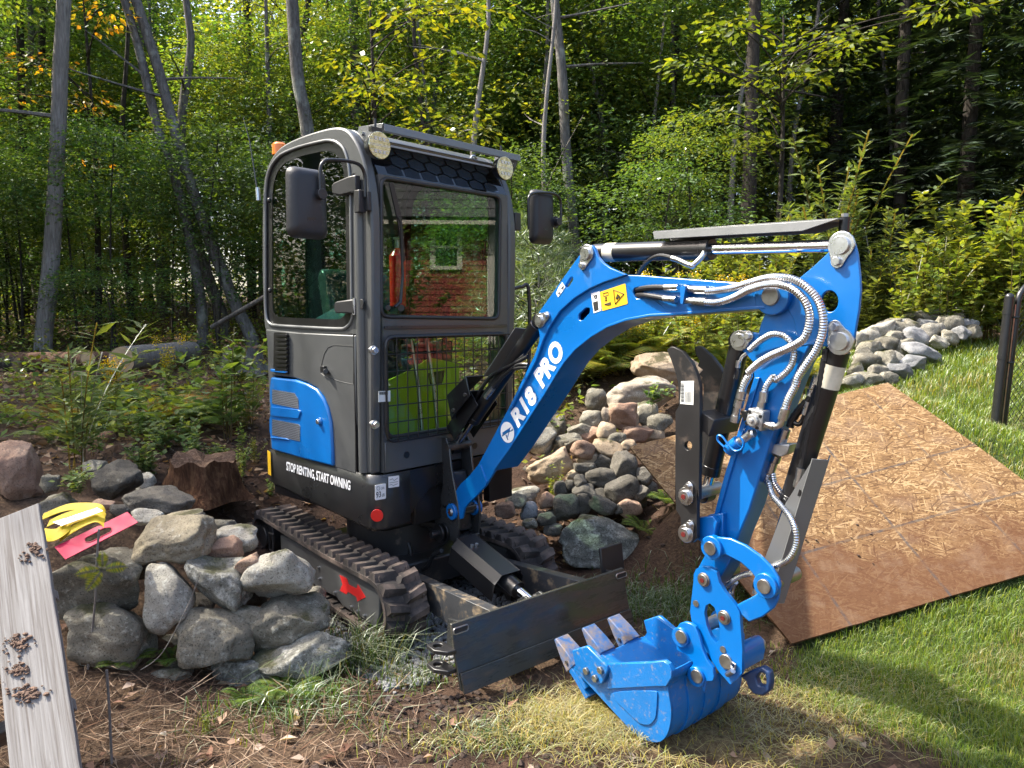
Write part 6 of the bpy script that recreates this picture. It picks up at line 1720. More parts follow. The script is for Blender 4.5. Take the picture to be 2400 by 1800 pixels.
def board_box(name, L, W, T, mat, origin, ex, ey, parent=None):
    V, Fq = [], []
    n = 18
    for i in range(n + 1):
        x = L * i / n
        for (a, c) in ((0, 0), (W, 0), (W, T), (0, T)):
            e = noise.noise(Vector((x * 9, a * 40, 2))) * .003
            V.append((x, a + e, c))
    for i in range(n):
        for k in range(4): Fq.append((i * 4 + k, i * 4 + (k + 1) % 4, i * 4 + 4 + (k + 1) % 4, i * 4 + 4 + k))
    Fq += [(3, 2, 1, 0), tuple(n * 4 + k for k in range(4))]
    me = bpy.data.meshes.new(name); me.from_pydata(V, [], Fq)
    bm = bmesh.new(); bm.from_mesh(me); bmesh.ops.recalc_face_normals(bm, faces=bm.faces); bm.to_mesh(me); bm.free()
    o = oriented(name, me, mat, origin, ex, ey, parent)
    b = o.modifiers.new('bevel', 'BEVEL'); b.width = .004; b.segments = 2; b.limit_method = 'ANGLE'
    return o
def pallet():
    # an old pallet leaning on the wall; its right-hand board shows
    tr, br = at_depth(90, 1178, 2.62), at_depth(188, 1800, 2.02)
    tl, bl = at_depth(-45, 1200, 2.62), at_depth(22, 1800, 2.02)
    bl = Vector((bl.x, bl.y, br.z)); 
    t = thing('wooden_pallet', 'old weathered pallet leaning on the wall at the lower left', 'pallet', (br.x - .2, br.y, .0))
    ex = (tr - br).normalized(); ey = (bl - br); ey = (ey - ex * ey.dot(ex)).normalized()
    L = (tr - br).length
    br2 = br - ex * .35
    W = abs((bl - br).dot(ey))
    ez = ex.cross(ey)
    up = ez if ez.dot(Vector((0, -1, .3))) > 0 else -ez
    board_box('board', L + .35, W, .022, BOARDW, br2 - (ez * .022 if up == ez else ez * 0), ex, ey, t)
    board_box('board', L + .30, W * .9, .022, BOARDW, br2 + ey * (W + .05) - (ez * .022 if up == ez else ez * 0), ex, ey, t)
    for s in (.18, .62, 1.05):
        board_box('stringer', .75, .04, .09, BOARDW, br2 + ex * (s * L) - up * .115 - ey * (-.06) , ey, ex, t)
    # clods of earth dropped on the board
    rng = random.Random(2)
    b = MB()
    for cx_, cy_, n, sp in ((45, 1505, 70, 26), (40, 1570, 60, 22), (65, 1625, 130, 28), (80, 1285, 40, 16), (75, 1300, 24, 24)):
        for k in range(n):
            x, y = rng.gauss(cx_, sp * .6), rng.gauss(cy_, sp * .38)
            d = ray(x, y); o_ = Vector((0, 0, CAM_H)); tt = (br2 + up * .004 - o_).dot(up) / d.dot(up)
            crumbs(b, o_ + d * tt, rng.choice((.002, .003, .004, .006, .009)), rng)
    so = b.build('earth_clods', SOILC2, None, 0, 0); tag(so, 'dry brown earth clods lying on the weathered pallet board', 'earth', kind='stuff')
def crumbs(b, p, r, rng):
    V0, F0 = ico(1)
    V = [Vector(p) + Vector((v[0] * rng.uniform(.5, 1.4), v[1] * rng.uniform(.5, 1.4), v[2] * rng.uniform(.3, 1.0))) * r for v in V0]
    b.add(V, [tuple(f) for f in F0])
SOILC2 = paint('crumbly_brown_earth', (.12, .075, .052), .95, 0, 0, .35, bumps=.3, scale=40)
pallet()

# packaged lifting sling on top of the wall
def sling():
    S = SW_
    o0 = at_depth(*S((560, 640))[0], 3.02)
    t = thing('sling_package', 'yellow webbing sling in a clear bag with a pink header', 'sling package', o0)
    nrm = Vector((-.05, -.62, .78)).normalized()
    org = Vector((0, 0, CAM_H))
    def on(pt, lift=0.0):
        x, y = S(pt)[0]
        d = ray(x, y); k = (o0 + nrm * lift - org).dot(nrm) / d.dot(nrm)
        return org + d * k
    pink = [(335, 742), (402, 820), (852, 590), (786, 524)]
    slot = round_poly([(522, 690), (640, 625), (688, 620), (690, 645), (560, 712), (525, 712)], 14)
    MB().slab([on(p, .03) for p in pink], nrm * (-.004), [[on(p, .03) for p in slot]]).build('pink_header', PINK, t, .001)
    MB().tube([on(p, .031) for p in slot], .0016, 5, closed=True).build('header_slot_rim', PINK, t)
    # folded webbing: several loops of flat strap
    for k, (a, b_, c_, d_) in enumerate((((262, 560), (420, 500), (600, 500), (645, 540)), ((300, 600), (430, 545), (590, 520), (650, 560)), ((350, 650), (450, 590), (580, 545), (648, 585)), ((372, 690), (470, 625), (590, 570), (645, 605)), ((262, 650), (330, 655), (380, 640), (420, 600)), ((265, 690), (330, 690), (390, 660), (440, 620)))):
        path = spline([on(a, .012 + .004 * k), on(b_, .026 + .004 * k), on(c_, .026 + .004 * k), on(d_, .014 + .004 * k)], 6)
        wd = Vector((.25, .1, 0)) * .10
        b = MB(); n = len(path)
        side = nrm.cross((path[-1] - path[0]).normalized()) * (.019 - .001 * (k % 3))
        vs = [p - side for p in path] + [p + side for p in path]
        vs2 = [q + nrm * .004 for q in vs]
        fs = []
        for i in range(n - 1):
            fs += [(i, i + 1, n + i + 1, n + i), (2 * n + i, 3 * n + i, 3 * n + i + 1, 2 * n + i + 1), (i, 2 * n + i, 2 * n + i + 1, i + 1), (n + i, n + i + 1, 3 * n + i + 1, 3 * n + i)]
        b.add(vs + vs2, fs).build('webbing_fold', WEB, t, 0, 40)
    lb = MB().slab([on(p, .058) for p in ((325, 590), (380, 612), (636, 520), (600, 500))], nrm * .0008).build('paper_label', WHITE, t)
    lettering('lettering', '||| |||| ||', INK, lb, on((400, 560), .060), on((430, 575), .060), on((575, 505), .060))
    # crinkled clear bag
    V, Fq = [], []
    nu, nv = 14, 10
    cs = [(258, 580), (392, 770), (800, 560), (620, 486)]
    for j in range(nv + 1):
        for i in range(nu + 1):
            u, v = i / nu, j / nv
            p = [(cs[0][q] * (1 - u) + cs[3][q] * u) * (1 - v) + (cs[1][q] * (1 - u) + cs[2][q] * u) * v for q in (0, 1)]
            h = .066 * math.sin(math.pi * min(1, max(0, u * .9 + .05))) ** .5 * math.sin(math.pi * (v * .85 + .1)) ** .5 + noise.noise(Vector((u * 6, v * 6, 1))) * .010
            V.append(on(p, h + .004))
    for j in range(nv):
        for i in range(nu): k = j * (nu + 1) + i; Fq.append((k, k + 1, k + nu + 2, k + nu + 1))
    MB().add(V, Fq).build('clear_bag', BAGF, t, 0, 0)
PINK = paint('pink_vinyl', (.36, .004, .045), .55, 0, 0, .08, scale=20, spec=.2)
def web_mat():
    m, nt, out = new_mat('yellow_webbing')
    n1 = noise_tex(nt, 300, 2); n2 = noise_tex(nt, 20, 3)
    principled(nt, out, ramp(nt, n2.outputs[0], [(.3, (.40, .27, .005)), (.7, (.58, .43, .015))]).outputs[0], .6, 0, .3, 0, bump(nt, n1.outputs[0], .5, .002))
    return m
WEB = web_mat()
BAGF = pane('clear_film', (.97, .97, .97), 1.32, .06)
sling()

# ---- logs, stumps and fallen wood
def bark_mat(name, a, b, c, scale=(9, 9, 2.2), bmp=.9, lich=None):
    m, nt, out = new_mat(name)
    tc = N(nt, 'ShaderNodeTexCoord')
    mp = N(nt, 'ShaderNodeMapping'); mp.inputs['Scale'].default_value = scale; nt.links.new(tc.outputs['Object'], mp.inputs[0])
    n1 = noise_tex(nt, 3, 8, .7, vec=mp.outputs[0], dist=.4); n2 = noise_tex(nt, 2.2, 6, .65)
    col = ramp(nt, n1.outputs[0], [(.3, a), (.5, b), (.7, c)]).outputs[0]
    if lich:
        col = mixc(nt, ramp(nt, n2.outputs[0], [(.55, (0,) * 3), (.66, (.8,) * 3)]).outputs[0], col, lich)
    principled(nt, out, col, .92, 0, .15, 0, bump(nt, n1.outputs[0], bmp, .03))
    return m
BARK_G = bark_mat('grey_bark', (.055, .05, .045), (.13, .12, .11), (.22, .205, .19), lich=(.30, .31, .27))
BARK_D = bark_mat('dark_bark', (.018, .015, .012), (.045, .038, .031), (.085, .073, .06))
BARK_P = bark_mat('pale_dead_wood', (.12, .105, .095), (.23, .21, .19), (.34, .32, .30), (14, 14, 1.4))
BARK_R = bark_mat('red_brown_bark', (.08, .042, .028), (.18, .10, .066), (.30, .20, .14))
ROT = bark_mat('rotten_red_wood', (.030, .014, .008), (.095, .045, .024), (.20, .11, .055), (12, 12, 1.8), 1.0)
CUT = paint('sawn_wood', (.42, .29, .16), .8, 0, 0, .25, bumps=.2, scale=14)
def limb(path, radii, n=10, seed=0, wob=.12):
    """A tapering woody tube with an uneven surface; returns vertices and quads."""
    path = [Vector(p) for p in path]
    m = len(path); V = []; Fq = []
    t0 = (path[1] - path[0]).normalized(); u = t0.orthogonal().normalized()
    for i, p in enumerate(path):
        t = (path[min(i + 1, m - 1)] - path[max(i - 1, 0)]).normalized()
        u = (u - t * u.dot(t)).normalized(); w = t.cross(u)
        for j in range(n):
            a = 2 * math.pi * j / n
            k = 1 + wob * noise.noise(Vector((math.cos(a) * 1.4 + seed, math.sin(a) * 1.4, i * .35 + seed)))
            V.append(p + (u * math.cos(a) + w * math.sin(a)) * radii[i] * k)
    for i in range(m - 1):
        for j in range(n): Fq.append((i * n + j, i * n + (j + 1) % n, i * n + n + (j + 1) % n, i * n + n + j))
    return V, Fq
def log(p0, p1, r0, r1, label, mat=BARK_R, ends=True, name='log', n=16):
    t = thing(name, label, 'log', tuple((Vector(p0) + Vector(p1)) / 2))
    pts = [Vector(p0).lerp(Vector(p1), k / 8) for k in range(9)]
    V, Fq = limb(pts, [r0 + (r1 - r0) * k / 8 for k in range(9)], n, r0 * 70, .10)
    MB().add(V, Fq).build('bark', mat, t, 0, 60)
    for e, r, d in ((0, r0, -1), (8, r1, 1)):
        ring = V[e * n:(e + 1) * n]
        ax = (pts[-1] - pts[0]).normalized() * d
        MB().add(ring + [sum(ring, Vector()) / n + ax * .004], [(i, (i + 1) % n, n) for i in range(n)]).build('sawn_end', CUT, t, 0, 0)
    return t
LG = ZM(0, 560, .3375)
def lp_(x, y, d): return at_depth(*LG((x, y))[0], d)
log(lp_(-60, 838, 9.3), lp_(600, 832, 8.6), .092, .085, 'long reddish log lying far left behind the brush')
log(lp_(612, 832, 8.4), lp_(790, 832, 8.9), .085, .085, 'short cut log butted against the pale thick log', BARK_R)
log(lp_(842, 838, 8.0), lp_(1330, 778, 9.6), .145, .13, 'thick pale log with a sawn face among the ferns', BARK_P)
log(lp_(540, 955, 8.0), lp_(800, 930, 8.6), .08, .075, 'small round log with a brown sawn end below the others')
log(lp_(-40, 870, 8.9), lp_(120, 872, 8.9), .10, .09, 'dark log at the far left edge under the sapling', BARK_D)
log(lp_(520, 1540, 5.0), lp_(760, 1370, 5.4), .06, .055, 'short broken bark-brown branch above the wall', BARK_R)
log(lp_(1475, 612, 9.5), lp_(1860, 390, 8.6), .032, .028, 'slanting fallen pole reaching to the cab', BARK_G)
log(lp_(230, 1500, 5.6), lp_(560, 1470, 5.9), .022, .02, 'thin grey pole lying above the rust-brown boulder', BARK_G)
def stump(px, py, w, h, d, label, seed, mat=ROT, top=CUT, cap=True):
    P = at_depth(px, py, d)
    rx = w / 2 * d / F_PX; hh = h * d / F_PX
    t = thing('stump', label, 'stump', tuple(P))
    n = 40; V = []; Fq = []
    lv = 9
    for i in range(lv + 1):
        k = i / lv
        for j in range(n):
            a = 2 * math.pi * j / n
            dent = .22 * max(0, noise.noise(Vector((math.cos(a) * 1.7 + seed, math.sin(a) * 1.7, k * 1.5))))
            fl = (1 - dent) * (1 + .06 * noise.noise(Vector((a * 6, k * 7, seed)))) + .38 * (1 - k) ** 2.2 * (1 + .5 * math.sin(a * 5 + seed)) + .10 * noise.noise(Vector((math.cos(a) * 3, math.sin(a) * 3 + seed, k * 2)))
            zz = hh * k * (1 + .14 * noise.noise(Vector((math.cos(a) * 2.2, math.sin(a) * 2.2, seed))) * (k > .8) * 2)
            V.append(P + Vector((math.cos(a) * rx * fl * .86, math.sin(a) * rx * fl * .86, zz - .05 * (1 - k))))
    for i in range(lv):
        for j in range(n): Fq.append((i * n + j, i * n + (j + 1) % n, i * n + n + (j + 1) % n, i * n + n + j))
    MB().add(V, Fq).build('bark', mat, t, 0, 50)
    ring = V[lv * n:]
    ctr = sum(ring, Vector()) / n - Vector((0, 0, .02))
    mid = [ctr.lerp(q, .55) - Vector((0, 0, .012 * random.random())) for q in ring]
    MB().add(ring + mid + [ctr], [(i, (i + 1) % n, n + (i + 1) % n, n + i) for i in range(n)] + [(n + i, n + (i + 1) % n, 2 * n) for i in range(n)]).build('top', top, t, 0, 40)
    return t
ROTT = bark_mat('rotten_stump_top', (.05, .03, .02), (.13, .08, .055), (.26, .18, .13), (20, 20, 20))
stump(478, 1150, 175, 78, 4.55, 'rotten red-brown stump behind the wall', 1.3, ROT, ROTT)
stump(572, 865, 100, 52, 8.6, 'old grey stump beside the cab rear', 4.1, BARK_G, ROTT)

# ---- chain-link gate and post
def fence():
    base, top = at_depth(2329, 1024, 5.0), at_depth(2366, 697, 5.0)
    t = thing('fence_post', 'round black steel fence post at the right edge', 'fence post', tuple(base))
    up = (top - base).normalized()
    MB().cyl(base - up * .05, top, .030, 22).ball(top, .031).build('post', FENCEB, t, 0, 60)
    for k in (.12, .44, .93):
        p = base + (top - base) * (1 - k) if False else top + (base - top) * k
        MB().cyl(p, p + up * .03, .034, 22).cyl(p - up * .02 + Vector((.02, -.03, 0)), p - up * .02 + Vector((.06, -.03, 0)), .008, 8).build('band', FENCEB, t)
    g = thing('chain_link_gate', 'black chain-link gate with a rounded frame beside the post', 'gate', tuple(base + Vector((.1, .1, 0))))
    ex = Vector((.93, .30, .06)).normalized()
    o = base + ex * .075 + Vector((0, -.01, .03))
    hgt = 1.02
    P = lambda u, v: o + ex * u + up * v
    fr = [P(0, 0), P(0, hgt - .12)] + [P(.12 - .12 * math.cos(a), hgt - .12 + .12 * math.sin(a)) for a in np.linspace(.2, math.pi / 2, 6)] + [P(1.1, hgt), P(1.1, 0)]
    MB().tube(fr, .021, 14, closed=True).build('frame', FENCEB, g, 0, 60)
    MB().box(P(-.028, hgt * .45), ex * .006, up * hgt * .42, ex.cross(up) * .010).build('tension_bar', STEEL, g)
    b = MB()
    st = .052
    n = int((1.1 + hgt) / st) + 2
    for k in range(n):
        for sgn in (1, -1):
            c = k * st
            pts = []
            for i in range(0, 41):
                u = i / 40 * 1.1
                v = c - u if sgn > 0 else c - 1.1 + u
                if 0.02 < v < hgt - .01: pts.append(P(u, v) + ex.cross(up) * (.003 * sgn))
            if len(pts) > 1: b.tube([pts[0], pts[-1]], .0021, 4, caps=False)
    b.build('chain_link_mesh', FENCEB, g, 0, 0)
FENCEB = paint('black_vinyl_coat', (.012, .012, .013), .38, 0, .1, .1)
fence()

# ---- the red house off to the right, seen mirrored in the windshield
def house():
    n_w = HF.f                                    # windshield normal
    t = thing('red_house', 'red clapboard house with grey roof mirrored in the windshield', 'house', (9.5, 3.5, 0))
    X = 9.6; y0, y1 = -5.0, 4.40; zb, ze = 0.1, 3.28
    MB().slab([(X, y0, zb), (X, y1, zb), (X, y1, ze), (X, y0, ze)], (3.5, 0, 0)).build('wall', CLAP, t)
    rows = int((ze - zb) / .11)
    for k in range(rows):
        z = zb + k * .11
        MB().slab([(X - .022, y0, z), (X - .022, y1, z), (X - .004, y1, z + .112), (X - .004, y0, z + .112)], (.006, 0, 0)).build('clapboard', CLAP, t)
    # eaves and steep roof plane
    MB().slab([(X - .45, y0 - .3, ze - .12), (X - .45, y1 + .3, ze - .12), (X + 2.4, y1 + .3, ze + 3.6), (X + 2.4, y0 - .3, ze + 3.6)], (.05, 0, .16)).build('roof', SHING, t)
    for k in range(22):
        a = k / 22
        p = (X - .452 + 2.85 * a, ze + .03 + 3.72 * a)
        MB().box((p[0], (y0 + y1) / 2, p[1]), (0, (y1 - y0) / 2 + .3, 0), (.06, 0, .078), (-.006, 0, .005)).build('shingle_course', SHING, t)
    MB().box((X - .47, (y0 + y1) / 2, ze - .14), (.02, 0, 0), (0, (y1 - y0) / 2 + .3, 0), (0, 0, .035)).build('fascia', TRIM, t)
    for yc in (3.50, 2.1, -.6):
        w = MB().box((X - .035, yc, 2.74), (.01, 0, 0), (0, .22, 0), (0, 0, .36)).build('window', DARKG, t)
        for s in (-1, 1): MB().box((X - .05, yc + s * .25, 2.74), (.02, 0, 0), (0, .05, 0), (0, 0, .42)).build('casing', TRIM, w)
        for s in (-1, 1): MB().box((X - .05, yc, 2.74 + s * .385), (.025, 0, 0), (0, .30, 0), (0, 0, .035)).build('casing', TRIM, w)
        MB().box((X - .048, yc, 2.74), (.012, 0, 0), (0, .22, 0), (0, 0, .025)).build('sash_bar', TRIM, w)
    for yc in (y1 - .06, y0 + .06): MB().box((X - .04, yc, (zb + ze) / 2), (.03, 0, 0), (0, .08, 0), (0, 0, (ze - zb) / 2)).build('corner_board', TRIM, t)
CLAP = paint('red_clapboard', (.26, .040, .028), .75, 0, 0, .18, scale=3)
SHING = paint('grey_shingle', (.10, .10, .105), .9, 0, 0, .25, scale=8)
TRIM = paint('cream_trim', (.62, .58, .50), .6, 0, 0, .06)
DARKG = paint('dark_window_glass', (.012, .014, .016), .05, 0, .3, .1)
house()
def front_soil():
    """Broken soil on the bare ground in front and round the stump."""
    rng = random.Random(9)
    b = MB()
    pts = []
    for cx_, cy_, sx, sy, n in ((-.35, 2.75, .22, .16, 420), (-.1, 2.3, .5, .16, 620), (.15, 2.75, .25, .12, 260), (-2.0, 4.6, .5, .35, 700), (-1.9, 5.6, .7, .6, 500), (.1, 4.75, .4, .3, 300)):
        for k in range(n): pts.append((rng.gauss(cx_, sx), rng.gauss(cy_, sy)))
    zz = gzs([p[0] for p in pts], [p[1] for p in pts])
    for (x, y), z in zip(pts, zz): crumbs(b, (x, y, z + .002), rng.choice((.004, .005, .007, .010, .016)), rng)
    so = b.build('loose_soil', SOILK, None, 0, 0); tag(so, 'broken dark soil crumbs on the bare ground', 'soil', kind='stuff')
front_soil()
# ------------------------------------------------------------------ foliage helpers
def leaf_mat(name, trans=.5, gloss=.09, rough=.5):
    """Leaves: their own colour from each leaf's tone, thin enough to glow when the sun is behind them."""
    m, nt, out = new_mat(name)
    at = N(nt, 'ShaderNodeAttribute', attribute_name='tone')
    oi = N(nt, 'ShaderNodeObjectInfo')
    hs = N(nt, 'ShaderNodeHueSaturation')
    mr = N(nt, 'ShaderNodeMapRange'); mr.inputs[3].default_value = .485; mr.inputs[4].default_value = .515
    nt.links.new(oi.outputs['Random'], mr.inputs[0]); nt.links.new(mr.outputs[0], hs.inputs['Hue']); nt.links.new(at.outputs['Color'], hs.inputs['Color'])
    d = N(nt, 'ShaderNodeBsdfDiffuse'); nt.links.new(hs.outputs[0], d.inputs[0])
    t = N(nt, 'ShaderNodeBsdfTranslucent')
    br = N(nt, 'ShaderNodeMix', data_type='RGBA', blend_type='MULTIPLY'); br.inputs[0].default_value = 1.0
    nt.links.new(hs.outputs[0], br.inputs[6]); br.inputs[7].default_value = (2.3, 2.1, .6, 1)
    nt.links.new(br.outputs[2], t.inputs[0])
    mx = N(nt, 'ShaderNodeMixShader'); mx.inputs[0].default_value = trans
    nt.links.new(d.outputs[0], mx.inputs[1]); nt.links.new(t.outputs[0], mx.inputs[2])
    g = N(nt, 'ShaderNodeBsdfGlossy'); g.inputs['Roughness'].default_value = rough; g.inputs[0].default_value = (.8, .85, .8, 1)
    lw = N(nt, 'ShaderNodeFresnel'); lw.inputs[0].default_value = 1.35
    mu = N(nt, 'ShaderNodeMath', operation='MULTIPLY'); nt.links.new(lw.outputs[0], mu.inputs[0]); mu.inputs[1].default_value = gloss * 4
    m2 = N(nt, 'ShaderNodeMixShader'); nt.links.new(mu.outputs[0], m2.inputs[0]); nt.links.new(mx.outputs[0], m2.inputs[1]); nt.links.new(g.outputs[0], m2.inputs[2])
    nt.links.new(m2.outputs[0], out.inputs[0])
    return m
LEAF = leaf_mat('leaf'); GRASSM = leaf_mat('grass_blade', .38, .05, .5); NEEDLE = leaf_mat('needle', .25, .08, .5); DRYM = leaf_mat('dry_leaf', .2, .08, .7)
def unit(v): return v / np.maximum(np.linalg.norm(v, axis=1, keepdims=True), 1e-9)
def leaf_arrays(P, D, Nn, L, W, fold=.12, droop=.0):
    """Diamond leaves folded along the midrib: base, two shoulders, tip."""
    D = unit(D); S = unit(np.cross(D, Nn)); U = np.cross(S, D)
    L = np.broadcast_to(np.asarray(L, float).reshape(-1, 1), (len(P), 1)); W = np.broadcast_to(np.asarray(W, float).reshape(-1, 1), (len(P), 1))
    b = P; tip = P + D * L - U * L * droop
    l = P + D * L * .42 + S * W * .5 + U * W * fold; r = P + D * L * .42 - S * W * .5 + U * W * fold
    V = np.stack([b, l, tip, r], 1).reshape(-1, 3)
    k = np.arange(len(P))[:, None] * 4
    Fc = np.concatenate([k + np.array([[0, 1, 2]]), k + np.array([[0, 2, 3]])], 1).reshape(-1, 3)
    return V, Fc
def tones(rng, n, cols, weights=None, jit=.22):
    c = np.array(cols)[rng.choice(len(cols), n, p=weights)]
    return c * (1 + rng.uniform(-jit, jit, (n, 1)))
class Bag:
    """Collects vertex, face and tone arrays."""
    def __init__(s): s.V = []; s.F = []; s.C = []; s.k = 0
    def add(s, V, Fc, C):
        s.V.append(V); s.F.append(Fc + s.k); s.C.append(C); s.k += len(V)
    def leaves(s, rng, P, D, Nn, L, W, cols, weights=None, jit=.22, **kw):
        V, Fc = leaf_arrays(P, D, Nn, L, W, **kw)
        s.add(V, Fc, np.repeat(tones(rng, len(P), cols, weights, jit), 4, 0))
    def obj(s, name, mat):
        return np_mesh(name, np.concatenate(s.V), np.concatenate(s.F), mat, False, np.concatenate(s.C))
GREENS = [(.028, .060, .012), (.040, .078, .016), (.055, .092, .018), (.020, .048, .014)]
YGREEN = [(.085, .115, .016), (.12, .13, .016), (.16, .145, .014)]
def blades(rng, P, h, w, cols, lean=.35, weights=None, wind=(0, 0)):
    """Grass blades bent over in three steps."""
    n = len(P)
    a = rng.uniform(0, 2 * math.pi, n); dx = np.c_[np.cos(a), np.sin(a), np.zeros(n)]
    sd = np.c_[-np.sin(a), np.cos(a), np.zeros(n)]
    h = np.broadcast_to(np.asarray(h, float), n)[:, None]; le = (lean * rng.uniform(.2, 1.6, n))[:, None]
    w = np.broadcast_to(np.asarray(w, float), n)[:, None]
    up = np.array([[0, 0, 1.0]])
    wv = np.array([[wind[0], wind[1], 0]])
    m = P + up * h * .55 + (dx * le * .30 + wv * .3) * h; t = P + up * h * (1 - .35 * np.minimum(le, 1.6)) + (dx * le + wv) * h
    V = np.stack([P - sd * w, P + sd * w, m - sd * w * .8, m + sd * w * .8, t], 1).reshape(-1, 3)
    k = np.arange(n)[:, None] * 5
    Fc = np.concatenate([k + np.array([[0, 1, 3]]), k + np.array([[0, 3, 2]]), k + np.array([[2, 3, 4]])], 1).reshape(-1, 3)
    return V, Fc, np.repeat(tones(rng, n, cols, weights), 5, 0)

# ---- lawn
OSBQ = [(.703, 4.274), (2.366, 4.549), (2.936, 3.451), (1.274, 3.176)]
def scatter(rng, n, x0, x1, y0, y1, falloff=True):
    if falloff:                                   # denser close to the camera
        u = rng.uniform(0, 1, n); y = 1 / (1 / y0 + u * (1 / y1 - 1 / y0))
        lo, hi = np.maximum(x0, -.80 * y - .3), np.minimum(x1, .80 * y + .3)
        ok = hi > lo
        y, lo, hi = y[ok], lo[ok], hi[ok]
        x = rng.uniform(lo, hi)
    else:
        x = rng.uniform(x0, x1, n); y = rng.uniform(y0, y1, n)
    return x, y
def lawn():
    rng = np.random.RandomState(21)
    bag = Bag()
    x, y = scatter(rng, 190000, .6, 9, 1.5, 10)
    w = lawnness(x, y)
    keep = rng.uniform(0, 1, len(x)) < w * (.55 + .45 * np.clip((y - 2) / 1.5, 0, 1))
    keep &= ~in_quad(x, y, OSBQ)
    x, y = x[keep], y[keep]
    pn = vnoise(x, y, 1.6, 9.0); pn2 = vnoise(x, y, 5.0, 2.0)
    z = gzs(x, y)
    h = (.050 + .035 * pn2 + .05 * np.clip((y - 4.2) / 2.5, 0, 1) * (x > .4 * y)) * rng.uniform(.55, 1.4, len(x))
    near = np.clip(y / 3, .6, 3)
    P = np.c_[x, y, z - .004]
    fresh = [(.095, .155, .020), (.125, .185, .026), (.155, .20, .033), (.19, .21, .048)]
    dry = [(.22, .20, .075), (.26, .22, .10), (.12, .15, .035)]
    dm = (pn > .22) & (rng.uniform(0, 1, len(x)) < .5)
    for sel, cols in ((~dm, fresh), (dm, dry)):
        if sel.sum():
            V, Fc, C = blades(rng, P[sel], np.maximum(h[sel], .02), .0016 * near[sel], cols, .55)
            bag.add(V, Fc, C)
    o = bag.obj('lawn_grass', GRASSM)
    tag(o, 'bright green mown grass on the slope at the right', 'grass', kind='stuff')
lawn()
def rough_grass():
    """Tufts and thin regrowth on the worn ground in front, dry thatch by the bucket, clumps by the track."""
    rng = np.random.RandomState(22)
    bag = Bag()
    # thin green regrowth over the bare front
    x, y = scatter(rng, 15000, -1.3, 1.6, 1.75, 3.1)
    p = vnoise(x, y, 2.6, 4.0) + .5 * vnoise(x, y, 8, 1.0)
    k = (p > .16) & (rng.uniform(0, 1, len(x)) < .55) & ~((x < -.9) & (y > 2.85))
    k &= ~((x > -.35) & (x < .55) & (y < 2.45) & (p < .35))
    x, y = x[k], y[k]; P = np.c_[x, y, gzs(x, y)]
    V, Fc, C = blades(rng, P, rng.uniform(.02, .075, len(x)), .0015, [(.11, .14, .03), (.16, .17, .04), (.075, .115, .022), (.26, .20, .07)], .8); bag.add(V, Fc, C)
    # yellow cut grass lying flat around the bucket
    for (cx_, cy_, sx, sy, n) in ((.28, 2.70, .14, .11, 2600), (.0, 2.52, .2, .06, 400), (1.05, 2.55, .26, .12, 800), (.5, 2.36, .2, .06, 350), (1.35, 2.8, .3, .12, 1200), (.8, 3.0, .2, .18, 600)):
        x = rng.normal(cx_, sx, n); y = rng.normal(cy_, sy, n)
        P = np.c_[x, y, gzs(x, y) + rng.uniform(0, .012, n)]
        V, Fc, C = blades(rng, P, rng.uniform(.02, .05, n), .0014, [(.27, .22, .05), (.34, .27, .07), (.19, .20, .035), (.22, .16, .06)], 2.6); bag.add(V, Fc, C)
    o = bag.obj('worn_grass', GRASSM)
    tag(o, 'sparse regrowth and yellow clippings on the bare ground in front', 'grass', kind='stuff')
    # clumps
    def clump(px, py, z, n, hh, spread, label, cols):
        c = on_z(px, py, z)
        rr = np.random.RandomState(int(px))
        x = rr.normal(c.x, spread, n); y = rr.normal(c.y, spread * .6, n)
        P = np.c_[x, y, gzs(x, y)]
        b = Bag(); V, Fc, C = blades(rr, P, rr.uniform(.4, 1.1, n) * hh, .0022, cols, 1.1); b.add(V, Fc, C)
        o = b.obj('grass_clump', GRASSM); tag(o, label, 'grass clump', kind='stuff')
    G = [(.035, .072, .013), (.052, .092, .018), (.07, .108, .022), (.12, .12, .04)]
    clump(830, 1535, -.05, 420, .26, .13, 'long green grass clump at the end of the stone wall', G)
    clump(960, 1490 + 90, -.05, 260, .09, .12, 'short grass clump between the gravel and the blade', G)
    clump(700, 1660, -.05, 260, .16, .16, 'loose grass clump below the mossy wall stone', G)
    clump(1570, 1400, -.03, 1100, .12, .26, 'shaded grass clump behind the dozer blade', [(.05, .10, .02), (.07, .12, .025), (.04, .075, .016)])
    clump(1700, 1430, -.03, 700, .12, .20, 'grass clump behind the bucket linkage', G)
    clump(1400, 1375, -.06, 500, .08, .16, 'low grass clump under the speckled boulder', [(.045, .09, .018), (.065, .11, .022)])
    clump(1150, 1750, -.09, 300, .06, .12, 'low grass tuft at the bottom edge left of the bucket', G)
rough_grass()
